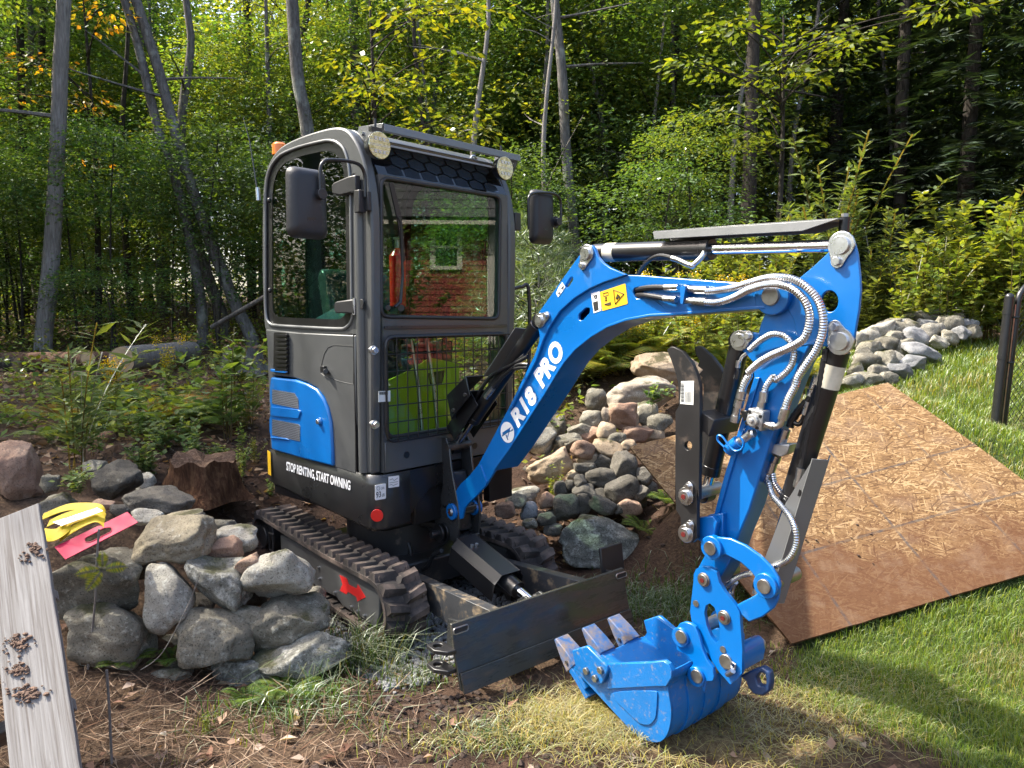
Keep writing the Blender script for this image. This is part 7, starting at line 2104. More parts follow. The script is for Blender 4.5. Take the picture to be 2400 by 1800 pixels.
def litter():
    """Dead bracken stalks, pine straw and fallen leaves in front of the wall."""
    rng = np.random.RandomState(23)
    bag = Bag()
    n = 5200
    x = rng.uniform(-2.6, -.35, n); y = rng.uniform(1.7, 3.15, n)
    k = (y < 3.0 + .05 * x) & (x < -.25 - .22 * (y - 1.7) + rng.normal(0, .15, n)) & (x > -.8 * y); x, y = x[k], y[k]
    n = len(x)
    a = rng.uniform(0, 2 * math.pi, n); L = rng.uniform(.05, .22, n)
    D = np.c_[np.cos(a), np.sin(a), rng.normal(.0, .18, n)]
    bag.leaves(rng, np.c_[x, y, gzs(x, y) + rng.uniform(.0, .03, n)], D, np.tile([[0, 0, 1.0]], (n, 1)) + rng.normal(0, .3, (n, 3)), L, rng.uniform(.002, .005, n), [(.16, .095, .06), (.22, .15, .10), (.10, .06, .04), (.28, .21, .15)])
    n = 420
    x = rng.uniform(-2.4, 1.3, n); y = rng.uniform(1.7, 3.2, n)
    k = (rng.uniform(0, 1, n) < np.where(x < -.6, 1, .25)) & (x > -.8 * y); x, y = x[k], y[k]; n = len(x)
    D = rng.normal(0, 1, (n, 3)); D[:, 2] *= .25
    bag.leaves(rng, np.c_[x, y, gzs(x, y) + .012], D, np.array([[0, 0, 1.0]]) + rng.normal(0, .5, (n, 3)), rng.uniform(.03, .08, n), rng.uniform(.02, .045, n), [(.22, .13, .09), (.30, .20, .14), (.17, .09, .06), (.36, .28, .22)], fold=.25)
    # litter on the wood floor behind
    n = 9000
    x = rng.uniform(-7, 2.0, n); y = rng.uniform(4.4, 12, n)
    D = rng.normal(0, 1, (n, 3)); D[:, 2] *= .3
    bag.leaves(rng, np.c_[x, y, gzs(x, y) + .015], D, np.array([[0, 0, 1.0]]) + rng.normal(0, .5, (n, 3)), rng.uniform(.04, .10, n), rng.uniform(.02, .06, n), [(.14, .08, .05), (.20, .12, .07), (.09, .05, .03), (.28, .19, .12)], fold=.2)
    o = bag.obj('leaf_litter', DRYM); tag(o, 'brown leaf litter, straw and dead stalks on the ground', 'leaf litter', kind='stuff')
litter()

# ---- ferns, goldenrod, saplings, shrubs
FERNC = [(.075, .135, .026), (.10, .16, .03), (.13, .18, .03)]
FERNY = [(.16, .20, .025), (.20, .22, .025), (.13, .18, .025), (.24, .22, .03)]
FERNB = [(.24, .16, .03), (.16, .14, .025), (.28, .13, .03)]
def fern_mesh(seed, size, n_fr, cols, upright=.5, NP=24):
    rng = np.random.RandomState(seed)
    bag = Bag()
    for k in range(n_fr):
        az = 2 * math.pi * k / n_fr + rng.uniform(-.4, .4)
        L = size * rng.uniform(.7, 1.1); up = upright * rng.uniform(.7, 1.25)
        t = np.linspace(.12, 1, NP)
        out = np.array([math.cos(az), math.sin(az), 0])
        R_ = L * (t * .75)[:, None] * out + np.c_[np.zeros(NP), np.zeros(NP), L * (up * 1.5 * t - (.75 * up + .12) * t ** 2.3)]
        tan = np.gradient(R_, axis=0); tan = unit(tan)
        side = unit(np.cross(tan, np.array([[0, 0, 1.0]])))
        nn = np.cross(side, tan)
        wd = L * .24 * np.sin(np.pi * np.clip(t * .92 + .06, 0, 1)) ** .8
        for s in (1, -1):
            bag.leaves(rng, R_, side * s + tan * .35, nn, np.maximum(wd, .01), np.maximum(wd * .15, .003 * size), cols, jit=.15, fold=.0, droop=.12)
        V = np.stack([R_ - side * .003 * size, R_ + side * .003 * size], 1).reshape(-1, 3)
        i = np.arange(NP - 1)[:, None] * 2
        bag.add(V, np.concatenate([i + np.array([[0, 1, 3]]), i + np.array([[0, 3, 2]])], 1).reshape(-1, 3), np.tile([[.10, .11, .03]], (len(V), 1)))
    o = bag.obj('fern', LEAF); me = o.data; bpy.data.objects.remove(o)
    return me
FERN_ME = {}
def fern(p, size, kind, label, group=None, seed=0, up=.5):
    key = (kind, seed % 3)
    if key not in FERN_ME: FERN_ME[key] = fern_mesh(seed % 3 + 60, 1.0, 9 + seed % 3 * 2, {'g': FERNC, 'y': FERNY, 'b': FERNB}[kind], up)
    o = bpy.data.objects.new('fern', FERN_ME[key]); COL.objects.link(o)
    o.location = p; o.scale = (size,) * 3; o.rotation_euler = (random.uniform(-.15, .15), random.uniform(-.15, .15), random.uniform(0, 6.28))
    return tag(o, label, 'fern', group)
def on_ground(px, py, d):
    p = at_depth(px, py, d); return Vector((p.x, p.y, gz(p.x, p.y)))
for i, (px, d, s, lab) in enumerate(((330, 3.02, .16, 'small fern sprig at the foot of the pale upright wall stone'), (625, 2.9, .20, 'dark green fern hanging under the mossy end stone of the wall'), (520, 2.84, .15, 'little fern left of the mossy end stone'), (215, 2.95, .17, 'thin fern beside the dead stalk in front of the wall'), (690, 2.85, .14, 'small fern where the wall meets the grass clump'))):
    fern(on_ground(px, 0, d), s, 'g', lab, None, i)
rng_ = random.Random(31)
for i in range(46):
    px = rng_.uniform(1330, 1900); d = rng_.uniform(6.4, 10.0)
    fern(on_ground(px, 0, d), rng_.uniform(.45, .85), 'y', 'yellow-green bracken fern on the sunny bank under the boom', 'bracken on the sunny bank', i)
for i in range(17):
    px = rng_.uniform(60, 600); d = rng_.uniform(5.2, 7.4)
    fern(on_ground(px, 0, d), rng_.uniform(.28, .5), ('g', 'g', 'b')[i % 3], 'bracken fern in the brush at the left', 'bracken in the left brush', i)
for i in range(14):
    px = rng_.uniform(2020, 2280); d = rng_.uniform(8.0, 10.5)
    fern(on_ground(px, 0, d), rng_.uniform(.5, .9), 'y', 'bracken fern behind the pale stone pile', 'bracken behind the stone pile', i)
for i, px in enumerate((1530, 1590)):
    fern(on_ground(px, 0, 4.5 + .1 * i), .22, 'g', 'dark fern in the shade below the strand board corner', 'ferns under the board', i)

def herb_mesh(seed, h, n_st, cols, L, W, per, flower=None, spread=.5):
    """A leafy upright plant: stems with leaves all along, flower plumes on top if any."""
    rng = np.random.RandomState(seed)
    bag = Bag()
    for k in range(n_st):
        az = rng.uniform(0, 6.28); lean = rng.uniform(.02, spread)
        hh = h * rng.uniform(.6, 1.05)
        base = np.array([rng.normal(0, .05 * h), rng.normal(0, .05 * h), 0])
        t = np.linspace(0, 1, 12)
        C_ = base + np.c_[np.cos(az) * lean * hh * t ** 1.6, np.sin(az) * lean * hh * t ** 1.6, hh * t * (1 - .12 * lean * t)]
        side = np.array([[-math.sin(az), math.cos(az), 0]]) * .004 * h
        V = np.stack([C_ - side, C_ + side], 1).reshape(-1, 3); i = np.arange(11)[:, None] * 2
        bag.add(V, np.concatenate([i + np.array([[0, 1, 3]]), i + np.array([[0, 3, 2]])], 1).reshape(-1, 3), np.tile([[.09, .075, .035]], (len(V), 1)))
        u = rng.uniform(.18, 1, per); P = np.stack([np.interp(u, t, C_[:, q]) for q in range(3)], 1)
        a = rng.uniform(0, 6.28, per); D = np.c_[np.cos(a), np.sin(a), rng.uniform(-.1, .7, per)]
        bag.leaves(rng, P, D, np.array([[0, 0, 1.0]]) + rng.normal(0, .35, (per, 3)), L * h * rng.uniform(.6, 1.2, per), W * h * rng.uniform(.7, 1.2, per), cols)
        if flower is not None:
            nf = 60; top = C_[-1]
            P = top + np.c_[rng.normal(0, .05 * h, nf), rng.normal(0, .05 * h, nf), rng.uniform(-.12, .05, nf) * h]
            bag.leaves(rng, P, rng.normal(0, 1, (nf, 3)), rng.normal(0, 1, (nf, 3)), .022 * h, .016 * h, flower)
    o = bag.obj('plant', LEAF); me = o.data; bpy.data.objects.remove(o)
    return me
HERB = {}
def herb(kind, p, scale, name, label, cat, group=None, seed=0):
    key = (kind, seed % 3)
    if key not in HERB:
        a = {'gold': (1.0, 7, [(.10, .14, .02), (.15, .18, .025), (.08, .12, .02)], .13, .026, 26, [(.60, .42, .01), (.52, .36, .01)], .3),
             'broad': (1.0, 6, [(.08, .14, .03), (.11, .17, .038), (.065, .12, .028)], .15, .075, 20, None, .5),
             'lance': (1.0, 9, [(.10, .15, .045), (.13, .18, .05), (.075, .12, .033)], .15, .032, 34, None, .75),
             'sun': (1.0, 8, [(.14, .18, .022), (.18, .20, .025), (.10, .15, .02)], .10, .05, 34, None, .6),
             'ivy': (1.0, 10, [(.10, .155, .05), (.14, .19, .07), (.075, .13, .04)], .24, .16, 9, None, 1.1)}[kind]
        HERB[key] = herb_mesh(80 + seed % 3 + len(kind) * 5, *a)
    o = bpy.data.objects.new(name, HERB[key]); COL.objects.link(o)
    o.location = p; o.scale = (scale,) * 3; o.rotation_euler = (0, 0, random.uniform(0, 6.28))
    return tag(o, label, cat, group)
for i in range(30):
    px = rng_.uniform(1330, 1760); d = rng_.uniform(6.6, 9.0)
    herb('gold', on_ground(px, 0, d), rng_.uniform(.5, .85), 'goldenrod', 'yellow flowering goldenrod on the bank under the boom', 'goldenrod', 'goldenrod on the bank', i)
for i in range(34):
    px = rng_.uniform(1250, 1900); d = rng_.uniform(6.2, 9.5)
    herb('sun', on_ground(px, 0, d), rng_.uniform(.45, .8), 'leafy_weed', 'sunlit leafy weed on the bank under the boom', 'weed', 'weeds on the bank', i)
for i, (px, d) in enumerate(((345, 7.2), (215, 6.0), (1218, 6.6))):
    herb('gold', on_ground(px, 0, d), .6, 'goldenrod', ('goldenrod with yellow plumes above the thick pale log', 'low goldenrod among ferns at the left', 'bright goldenrod beside the far side of the cab')[i], 'goldenrod', None, i)
for i in range(30):
    px = rng_.uniform(0, 600); d = rng_.uniform(4.8, 7.4)
    herb(('broad', 'broad', 'sun')[i % 3], on_ground(px, 0, d), rng_.uniform(.14, .32), 'leafy_weed', 'low broad-leaved weed in the brush at the left', 'weed', 'weeds in the left brush', i)
for i in range(26):
    px = rng_.uniform(2150, 2460); d = rng_.uniform(7.6, 10)
    herb('sun', on_ground(px, 0, d), rng_.uniform(.7, 1.35), 'leafy_weed', 'tall sunlit weed behind the fence', 'weed', 'weeds behind the fence', i)
herb('broad', on_ground(505, 0, 5.6), .9, 'young_shrub', 'upright leafy shrub left of the cab', 'shrub', None, 1)
herb('broad', on_ground(540, 0, 5.9), .8, 'young_shrub', 'smaller leafy shrub nearest the rear of the cab', 'shrub', None, 2)
herb('lance', on_ground(130, 0, 4.4), .95, 'young_shrub', 'thin willow-leaved sapling at the far left', 'shrub', None, 2)
herb('ivy', at_depth(*SW_((480, 430))[0], 3.55), .16, 'vine', 'broad-leaved vine between the wall stones by the sling bag', 'vine', None, 0)
herb('ivy', at_depth(*SW_((450, 400))[0], 3.6), .13, 'vine', 'trailing vine leaves over the dark ridged boulder', 'vine', None, 1)
for i in range(16):
    px = rng_.uniform(230, 480); d = rng_.uniform(4.6, 5.6)
    herb('ivy', on_ground(px, 0, d), rng_.uniform(.14, .24), 'ground_vine', 'ground vine spreading behind the wall', 'vine', 'ground vines behind the wall', i)
p = at_depth(*MID((540, 1010))[0], 4.9); herb('sun', Vector((p.x, p.y, p.z - .12)), .30, 'seedling', 'fresh green seedling in front of the long tan boulder', 'seedling', None, 0)
p = at_depth(*MID((1180, 500))[0], 5.2); herb('ivy', Vector((p.x, p.y, p.z)), .22, 'seedling', 'trailing green leaves across the grey-tan boulder', 'seedling', None, 1)
herb('sun', on_ground(415, 0, 2.6), .10, 'seedling', 'small pale green seedling in the litter before the wall', 'seedling', None, 2)
# dead stalks in front of the wall
for i, (pts, d, lab) in enumerate((((((232, 1240), (226, 1330), (222, 1420), (205, 1580)), 2.9, 'tall dead fern stalk before the wall')), (((250, 1570), (256, 1660), (262, 1790)), 2.4, 'straight tan stalk at the lower left'), (((470, 1340), (440, 1420), (380, 1530), (330, 1570)), 2.85, 'thin curved dry stem across the round wall stone'))):
    o = MB().tube(spline([at_depth(x, y, d) for x, y in pts], 6), .0045 if i < 2 else .0022, 6).build('dead_stalk', BARK_P, None, 0, 60)
    tag(o, lab, 'stalk')
p = at_depth(228, 1395, 2.9)
me = fern_mesh(77, .13, 4, [(.22, .24, .025), (.30, .27, .03), (.14, .18, .03)], .15)
o = bpy.data.objects.new('fern', me); COL.objects.link(o); o.location = at_depth(240, 1335, 2.88); o.rotation_euler = (.9, .35, .5); tag(o, 'yellow-green fern fronds below the pink header', 'fern')
# ------------------------------------------------------------------ the wood behind
def crown_mesh(seed, rx, rz, n_spray, per, L, cols, weights=None, flat=.16, spread=.55, hollow=.35):
    """Leaves in flat layered sprays spread through an egg-shaped volume, with gaps between the sprays."""
    rng = np.random.RandomState(seed)
    bag = Bag()
    u = unit(rng.normal(size=(n_spray, 3))) * (rng.uniform(hollow, 1, (n_spray, 1)) ** .6)
    C = u * np.array([[rx, rx, rz]])
    C[:, 0:2] *= (1.0 - .35 * np.clip(C[:, 2:3] / rz, -1, 1))
    n = n_spray * per
    c = np.repeat(C, per, 0)
    outw = unit(c * np.array([[1, 1, .2]]) + rng.normal(0, .2, (n, 3)))
    rad = spread * np.sqrt(rng.uniform(0, 1, n)); a = rng.uniform(0, 6.28, n)
    tilt = np.repeat(rng.normal(0, .22, (n_spray, 2)), per, 0)
    dx, dy = rad * np.cos(a), rad * np.sin(a)
    off = np.c_[dx, dy, dx * tilt[:, 0] + dy * tilt[:, 1] + rng.normal(0, flat * .5, n) - .25 * rad ** 2]
    D = np.c_[np.cos(a), np.sin(a), rng.normal(-.15, .25, n)] + outw * .6
    Nn = np.array([[0, 0, 1.0]]) + rng.normal(0, .42, (n, 3))
    base = np.repeat(tones(rng, n_spray, cols, weights, .12), per, 0)
    V, Fc = leaf_arrays(c + off, D, Nn, L * rng.uniform(.6, 1.25, n), L * .62 * rng.uniform(.7, 1.2, n), .14, .12)
    bag.add(V, Fc, np.repeat(base * (1 + rng.uniform(-.25, .25, (n, 1))), 4, 0))
    o = bag.obj('crown', LEAF); me = o.data; bpy.data.objects.remove(o)
    return me
G1 = [(0.058, 0.114, 0.026), (0.085, 0.146, 0.031), (0.114, 0.176, 0.035), (0.044, 0.094, 0.026), (0.156, 0.202, 0.036)]
G2 = [(0.111, 0.172, 0.031), (0.150, 0.202, 0.034), (0.085, 0.143, 0.030), (0.208, 0.227, 0.031)]
G3 = [(0.047, 0.098, 0.029), (0.065, 0.120, 0.033), (0.085, 0.143, 0.036)]
YL = [(.11, .145, .016), (.15, .17, .016), (.08, .12, .017), (.18, .18, .015)]
OR = [(.40, .20, .02), (.30, .20, .02), (.16, .14, .02), (.07, .10, .02)]
CROWNS = [crown_mesh(200 + i, 2.1, 3.3, 190, 46, .098, (G1, G2, G3, G1, G2)[i]) for i in range(5)]
LOWS = [crown_mesh(220 + i, 1.3, 1.0, 80, 44, .085, (G1, G3, G3)[i], flat=.12, spread=.45) for i in range(3)]
def trunk_mesh(path, r0, r1, seed, n=9, branches=5):
    pts = resample(spline(path, 6), max(.12, (Vector(path[-1]) - Vector(path[0])).length / 34))
    m = len(pts)
    rad = [r0 + (r1 - r0) * (i / (m - 1)) ** .8 for i in range(m)]
    rad[0] *= 1.25
    V, Fq = limb(pts, rad, n, seed, .14)
    b = MB().add(V, Fq)
    rng = random.Random(seed)
    for k in range(branches):
        i = rng.randrange(int(m * .3), m - 1)
        a = rng.uniform(0, 6.28); L = rng.uniform(.6, 1.8)
        d = Vector((math.cos(a), math.sin(a), rng.uniform(-.1, .6)))
        bp = [pts[i], pts[i] + d * L * .4 + Vector((0, 0, .05)), pts[i] + d * L + Vector((rng.uniform(-.2, .2), rng.uniform(-.2, .2), rng.uniform(-.1, .25)))]
        q = spline(bp, 4)
        V, Fq = limb(q, [rad[i] * .38 * (1 - .75 * j / (len(q) - 1)) for j in range(len(q))], 5, seed + k, .1)
        b.add(V, Fq)
    return b
def tree(path, r0, r1, bark, label, crowns, seed=0, group=None, cat='tree', name='tree', branches=5):
    """trunk along a path, crowns: list of (mesh, centre, scale)."""
    path = [Vector(p) for p in path]
    t = thing(name, label, cat, tuple(path[0]), group)
    trunk_mesh(path, r0, r1, seed, branches=branches).build('trunk', bark, t, 0, 60)
    for me, c, s in crowns:
        o = bpy.data.objects.new('crown', me); COL.objects.link(o); o.parent = t
        o.location = Vector(c) - path[0]; o.scale = s if isinstance(s, tuple) else (s,) * 3; o.rotation_euler = (0, 0, (seed * 1.7) % 6.28)
    return t
def traced(pts, d, r_px0, r_px1, bark, label, seed, top=9.5, crown=None, **kw):
    """A trunk followed in the photograph, continued down to the ground and up past the frame."""
    P = [at_depth(x, y, d) for x, y in pts]           # bottom first
    g = P[0].copy(); zz = gz(g.x, g.y)
    if g.z > zz - .05: P = [Vector((g.x - (P[1] - P[0]).x * .0, g.y, zz - .1))] + P
    if P[-1].z < top:
        dv = (P[-1] - P[-2]).normalized(); P.append(P[-1] + dv * (top - P[-1].z) / max(.3, dv.z))
    k = d / F_PX
    cs = []
    if crown is not None:
        for (me, dz, s) in crown:
            q = min(P, key=lambda v: abs(v.z - .40 * d)); cs.append((CROWNS[me], Vector((q.x, q.y + 2.2, .38 * d + dz)), s))
    return tree(P, r_px0 * k, r_px1 * k * .8, bark, label, cs, seed, **kw)
traced([(102, 800), (118, 640), (132, 420), (140, 200), (150, 0)], 10.2, 21, 14, BARK_P, 'bare grey dead tree at the far left', 1, 9.0, branches=2)
traced([(590, 790), (557, 726), (522, 637), (485, 545), (440, 410), (400, 270), (370, 160), (318, 0)], 11.0, 15, 12, BARK_G, 'leaning lichen-spotted trunk, right of the two slanting pair', 2, 9.0, [(0, 0, .8)])
traced([(470, 700), (425, 470), (370, 300), (330, 130), (292, 0)], 11.0, 13, 9, BARK_G, 'leaning slim grey trunk, left of the two slanting pair', 3, 9.0, [(1, 0, .7)])
traced([(520, 740), (470, 600), (425, 430), (428, 260), (448, 110), (436, 0)], 12.2, 15, 7, BARK_G, 'crooked grey trunk rising between the slanting pair and the cab', 4, 8.5, [(2, 0, .7)])
traced([(735, 560), (722, 320), (700, 200), (690, 90), (684, 0)], 12.0, 18, 14, BARK_G, 'straight dark grey trunk above the rear of the cab', 5, 11, [(0, .5, .9)])
traced([(838, 560), (834, 280), (832, 120), (828, 0)], 15, 14, 11, BARK_G, 'pale trunk above the roof visor', 6, 11, [(3, 0, .9)])
traced([(1352, 640), (1338, 480), (1325, 330), (1318, 180), (1300, 0)], 12.5, 15, 10, BARK_G, 'forked pale trunk behind the far mirror', 7, 10, [(4, .5, .9)])
traced([(1322, 190), (1338, 90), (1346, 0)], 12.45, 9, 8, BARK_G, 'right fork of the pale trunk behind the far mirror', 8, 9, None) if False else None
traced([(1275, 600), (1272, 400), (1270, 280), (1282, 120), (1284, 0)], 13.5, 6, 4, BARK_G, 'very slender grey sapling left of the forked trunk', 9, 9, [(2, 0, .5)])
traced([(1748, 640), (1756, 440), (1760, 300), (1765, 120), (1770, 0)], 12.0, 19, 14, BARK_D, 'stout dark trunk above the stick cylinder guard', 10, 10, [(1, .5, .9)])
traced([(2108, 560), (2110, 360), (2118, 150), (2125, 0)], 13, 16, 14, BARK_D, 'dark trunk at the upper right before the evergreens', 11, 10, [(2, .3, .9)])
traced([(1700, 560), (1690, 420), (1680, 200), (1672, 0)], 15, 9, 7, BARK_D, 'thin dark trunk left of the stout one', 12, 10, [(3, 0, .8)])
traced([(1950, 600), (1948, 420), (1946, 220), (1945, 0)], 16, 10, 8, BARK_D, 'thin dark trunk above the boom end', 13, 10, [(0, 0, .8)])
traced([(590, 700), (590, 400), (582, 200), (578, 0)], 16, 11, 9, BARK_D, 'dark trunk between the crooked tree and the aerial', 14, 10, [(4, 0, .8)])
traced([(1240, 640), (1238, 420), (1236, 300), (1235, 0)], 17, 9, 8, BARK_D, 'dark trunk just right of the far work light', 15, 11, [(1, 0, .8)])
traced([(60, 740), (55, 400), (50, 200), (46, 0)], 14, 10, 8, BARK_D, 'dark slim trunk left of the bare dead tree', 16, 10, [(3, 0, .8)])
# trees deeper in the wood
rg = random.Random(77)
for i in range(66):
    y = rg.uniform(14.5, 31)
    x = rg.uniform(-.76 * y - .5, .80 * y + 1)
    h = min(rg.uniform(9, 14), .43 * y + 2.2); s = rg.uniform(.85, 1.35) * (1.15 if y > 18 else 1)
    g = gz(x, y)
    p = [Vector((x, y, g - .1)), Vector((x + rg.uniform(-.3, .3), y, g + h * .4)), Vector((x + rg.uniform(-.6, .6), y + rg.uniform(-.4, .4), g + h * .75)), Vector((x + rg.uniform(-.8, .8), y, g + h))]
    cs = [(CROWNS[i % 5], p[2] + Vector((0, 0, -.8)), s), (CROWNS[(i + 2) % 5], p[1] + Vector((rg.uniform(-1, 1), rg.uniform(-1, 1), rg.uniform(-1.4, .6))), s * .85)]
    tree(p, rg.uniform(.09, .17), .04, (BARK_D, BARK_G)[i % 2], 'leafy tree with a dark trunk deep in the wood', cs, 300 + i, 'trees deep in the wood', branches=3)
# bare slim poles between the trees
for i in range(30):
    y = rg.uniform(11.8, 20); x = rg.uniform(-.72 * y, .62 * y); g = gz(x, y); h = .43 * y + 2
    tree([Vector((x, y, g - .1)), Vector((x + rg.uniform(-.2, .2), y, g + h * .4)), Vector((x + rg.uniform(-.4, .4), y, g + h * .75)), Vector((x + rg.uniform(-.5, .5), y, g + h))], rg.uniform(.035, .085), .02, (BARK_G, BARK_D, BARK_P)[i % 3], 'slim bare trunk standing in the wood', [], 800 + i, 'slim bare trunks in the wood', branches=6)
# understorey saplings along the edge of the wood
for i in range(38):
    y = rg.uniform(9.8, 13.5); x = rg.uniform(-.78 * y - 1, .24 * y)
    if -.30 * y < x < -.04 * y and y < 10.5: continue
    g = gz(x, y); h = rg.uniform(.9, 3.6); s = rg.uniform(.45, .95)
    tree([Vector((x, y, g - .05)), Vector((x + rg.uniform(-.1, .1), y, g + h * .5)), Vector((x + rg.uniform(-.2, .2), y, g + h))], .022, .008, BARK_D, 'leafy sapling along the edge of the wood', [(LOWS[i % 3], Vector((x, y, g + h * .8)), (s, s, s * .9))], 500 + i, 'saplings along the wood edge', name='sapling', cat='sapling', branches=2)
# trees to the left of the view that shade the wall
for i, (x, y, h, s) in enumerate(((-8.0, 5.3, 8.0, .75), (-9.2, 7.6, 9.0, .8), (-7.6, 9.4, 8.5, .8), (-10.5, 4.2, 7.0, .8), (-11.5, 9.5, 10, 1.1), (-8.8, 10.5, 10, 1.1), (-13, 6.5, 11, 1.2), (-16, 5, 9, 1.2), (-17, 9, 10, 1.3), (-14, 2.5, 9, 1.2), (-18, 1, 10, 1.3))):
    g = gz(x, y)
    tree([Vector((x, y, g - .1)), Vector((x + .1, y, g + h * .4)), Vector((x - .1, y + .1, g + h * .75)), Vector((x, y, g + h))], .13, .04, BARK_G, 'leafy tree standing left of the view, shading the wall', [(CROWNS[i % 5], Vector((x, y, g + h * .78)), s)] + ([(CROWNS[(i + 1) % 5], Vector((x, y, g + 2.2)), (s, s, s * .7))] if x < -9 else []), 600 + i, 'trees left of the view')
# yellowing branches at the wood's edge: a young tree with sprays at its own spots
def spray_tree(base, spots, cols, label, L, seed, per=60, spread=.42, bark=BARK_D, r0=.06):
    rng = np.random.RandomState(seed)
    bag = Bag()
    base = Vector(base)
    for c in spots:
        a = rng.uniform(0, 6.28, per); rad = spread * np.sqrt(rng.uniform(0, 1, per)) * np.array([1.0])
        P = np.array(c)[None] + np.c_[rad * np.cos(a) * 1.3, rad * np.sin(a), rng.normal(0, .05, per) - .22 * rad ** 2]
        D = np.c_[np.cos(a), np.sin(a), rng.normal(-.3, .25, per)]
        bag.leaves(rng, P, D, np.array([[0, 0, 1.0]]) + rng.normal(0, .45, (per, 3)), L * rng.uniform(.6, 1.2, per), L * .5 * rng.uniform(.7, 1.2, per), cols)
    t = thing('young_tree', label, 'tree', tuple(base))
    b = MB()
    top = Vector(max(spots, key=lambda q: q[2]))
    path = [base, base.lerp(Vector((base.x, base.y, top.z)), .5) + Vector((.1, 0, 0)), Vector((base.x + .05, base.y, top.z))]
    V, Fq = limb(spline(path, 6), [r0 * (1 - .8 * i / 12) for i in range(13)], 8, seed); b.add(V, Fq)
    for c in spots:
        c = Vector(c); a = Vector((base.x + .05, base.y, max(base.z + .5, c.z - .35)))
        q = [a, a.lerp(c, .5) + Vector((0, 0, .08)), c]
        V, Fq = limb(spline(q, 4), [.016 * (1 - .7 * i / 8) for i in range(9)], 5, seed); b.add(V, Fq)
    b.build('trunk', bark, t, 0, 60)
    o = bag.obj('crown', LEAF); child_of(o, t)
def spots(pxs, d, jit=.5, seed=1):
    r = random.Random(seed)
    return [tuple(at_depth(x, y, d + r.uniform(-jit, jit))) for x, y in pxs]
g = gz(-2.0, 10.4)
spray_tree((-2.0, 10.4, g), spots([(800, 130), (850, 150), (880, 200), (840, 230), (900, 180), (940, 195), (1000, 180), (960, 250), (1050, 120), (1010, 290), (1080, 290), (1100, 270), (990, 310), (860, 210), (930, 20), (980, 15), (1040, 20), (1080, 10), (1130, 30), (960, 60), (1120, 310), (1030, 330)], 10.2), YL, 'young tree with yellow-green leaves above the cab roof', .13, 41, 46, .34)
g = gz(3.6, 10.6)
spray_tree((3.75, 10.6, g), spots([(1680, 60), (1720, 45), (1740, 70), (1650, 150), (1700, 170), (1740, 330), (1800, 180), (1830, 170), (1880, 140), (1900, 100), (1960, 95), (2000, 90), (1990, 110), (1870, 190), (1940, 60), (1760, 240), (1790, 275), (1745, 320), (1640, 270), (1620, 150), (2200, 10), (2230, 20), (1850, 330), (1700, 260), (1950, 160)], 10.3, .5, 2), YL[:3] + [(.10, .12, .016), (.08, .11, .016)], 'maple with yellowing leaves at the upper right', .14, 42, 40, .36)
g = gz(-7.0, 11.6)
spray_tree((-6.6, 11.6, g), spots([(180, 220), (200, 240), (215, 250), (170, 390), (190, 375), (250, 30), (230, 50), (260, 15), (60, 140), (110, 150), (20, 220)], 11.4, .6, 3), OR, 'young tree with orange autumn leaves behind the dead trunk', .12, 43, 34, .34)
# dark evergreens at the right
def hemlock_mesh(seed, h=11.0, rb=2.6):
    rng = np.random.RandomState(seed)
    bag = Bag()
    n_br = 300
    t = np.linspace(.03, .97, n_br)
    for k in range(n_br):
        z = h * t[k]; L = rb * (1 - t[k]) ** .8 * rng.uniform(.65, 1.1) + .15
        a = k * 2.399 + rng.uniform(-.3, .3)
        d = np.array([math.cos(a), math.sin(a), 0]); s = np.array([-math.sin(a), math.cos(a), 0])
        m = int(26 + 34 * L / rb)
        u = rng.uniform(.12, 1, m)
        P = d[None] * (u * L)[:, None] + np.array([[0, 0, z]]) + np.c_[np.zeros(m), np.zeros(m), -.32 * L * u ** 1.8]
        sg = rng.choice([-1, 1], m)
        D = s[None] * sg[:, None] + d[None] * .75 + rng.normal(0, .18, (m, 3)); D[:, 2] -= .28
        bag.leaves(rng, P, D, np.array([[0, 0, 1.0]]) + rng.normal(0, .25, (m, 3)), .36 * (1 - .6 * u) * (L / rb + .25) + .06, .055, [(.012, .026, .012), (.018, .034, .015), (.026, .044, .018)], jit=.3)
    o = bag.obj('crown', NEEDLE); me = o.data; bpy.data.objects.remove(o)
    return me
HEM = [hemlock_mesh(91), hemlock_mesh(92, 9.5, 2.9)]
for i, (x, y, s, lab) in enumerate(((7.6, 12.4, 1.05, 'dark hemlock at the right edge'), (6.3, 14.5, 1.15, 'dark hemlock behind the stone pile'), (9.2, 11.0, 1.0, 'dark hemlock beyond the fence'), (8.8, 16, 1.3, 'tall dark hemlock far behind the right edge'))):
    g = gz(x, y)
    tree([Vector((x, y, g - .1)), Vector((x, y, g + 4)), Vector((x + .1, y, g + 8)), Vector((x, y, g + 11 * s))], .17, .03, BARK_D, lab, [(HEM[i % 2], Vector((x, y, g + .5)), s)], 700 + i, branches=0, name='hemlock')
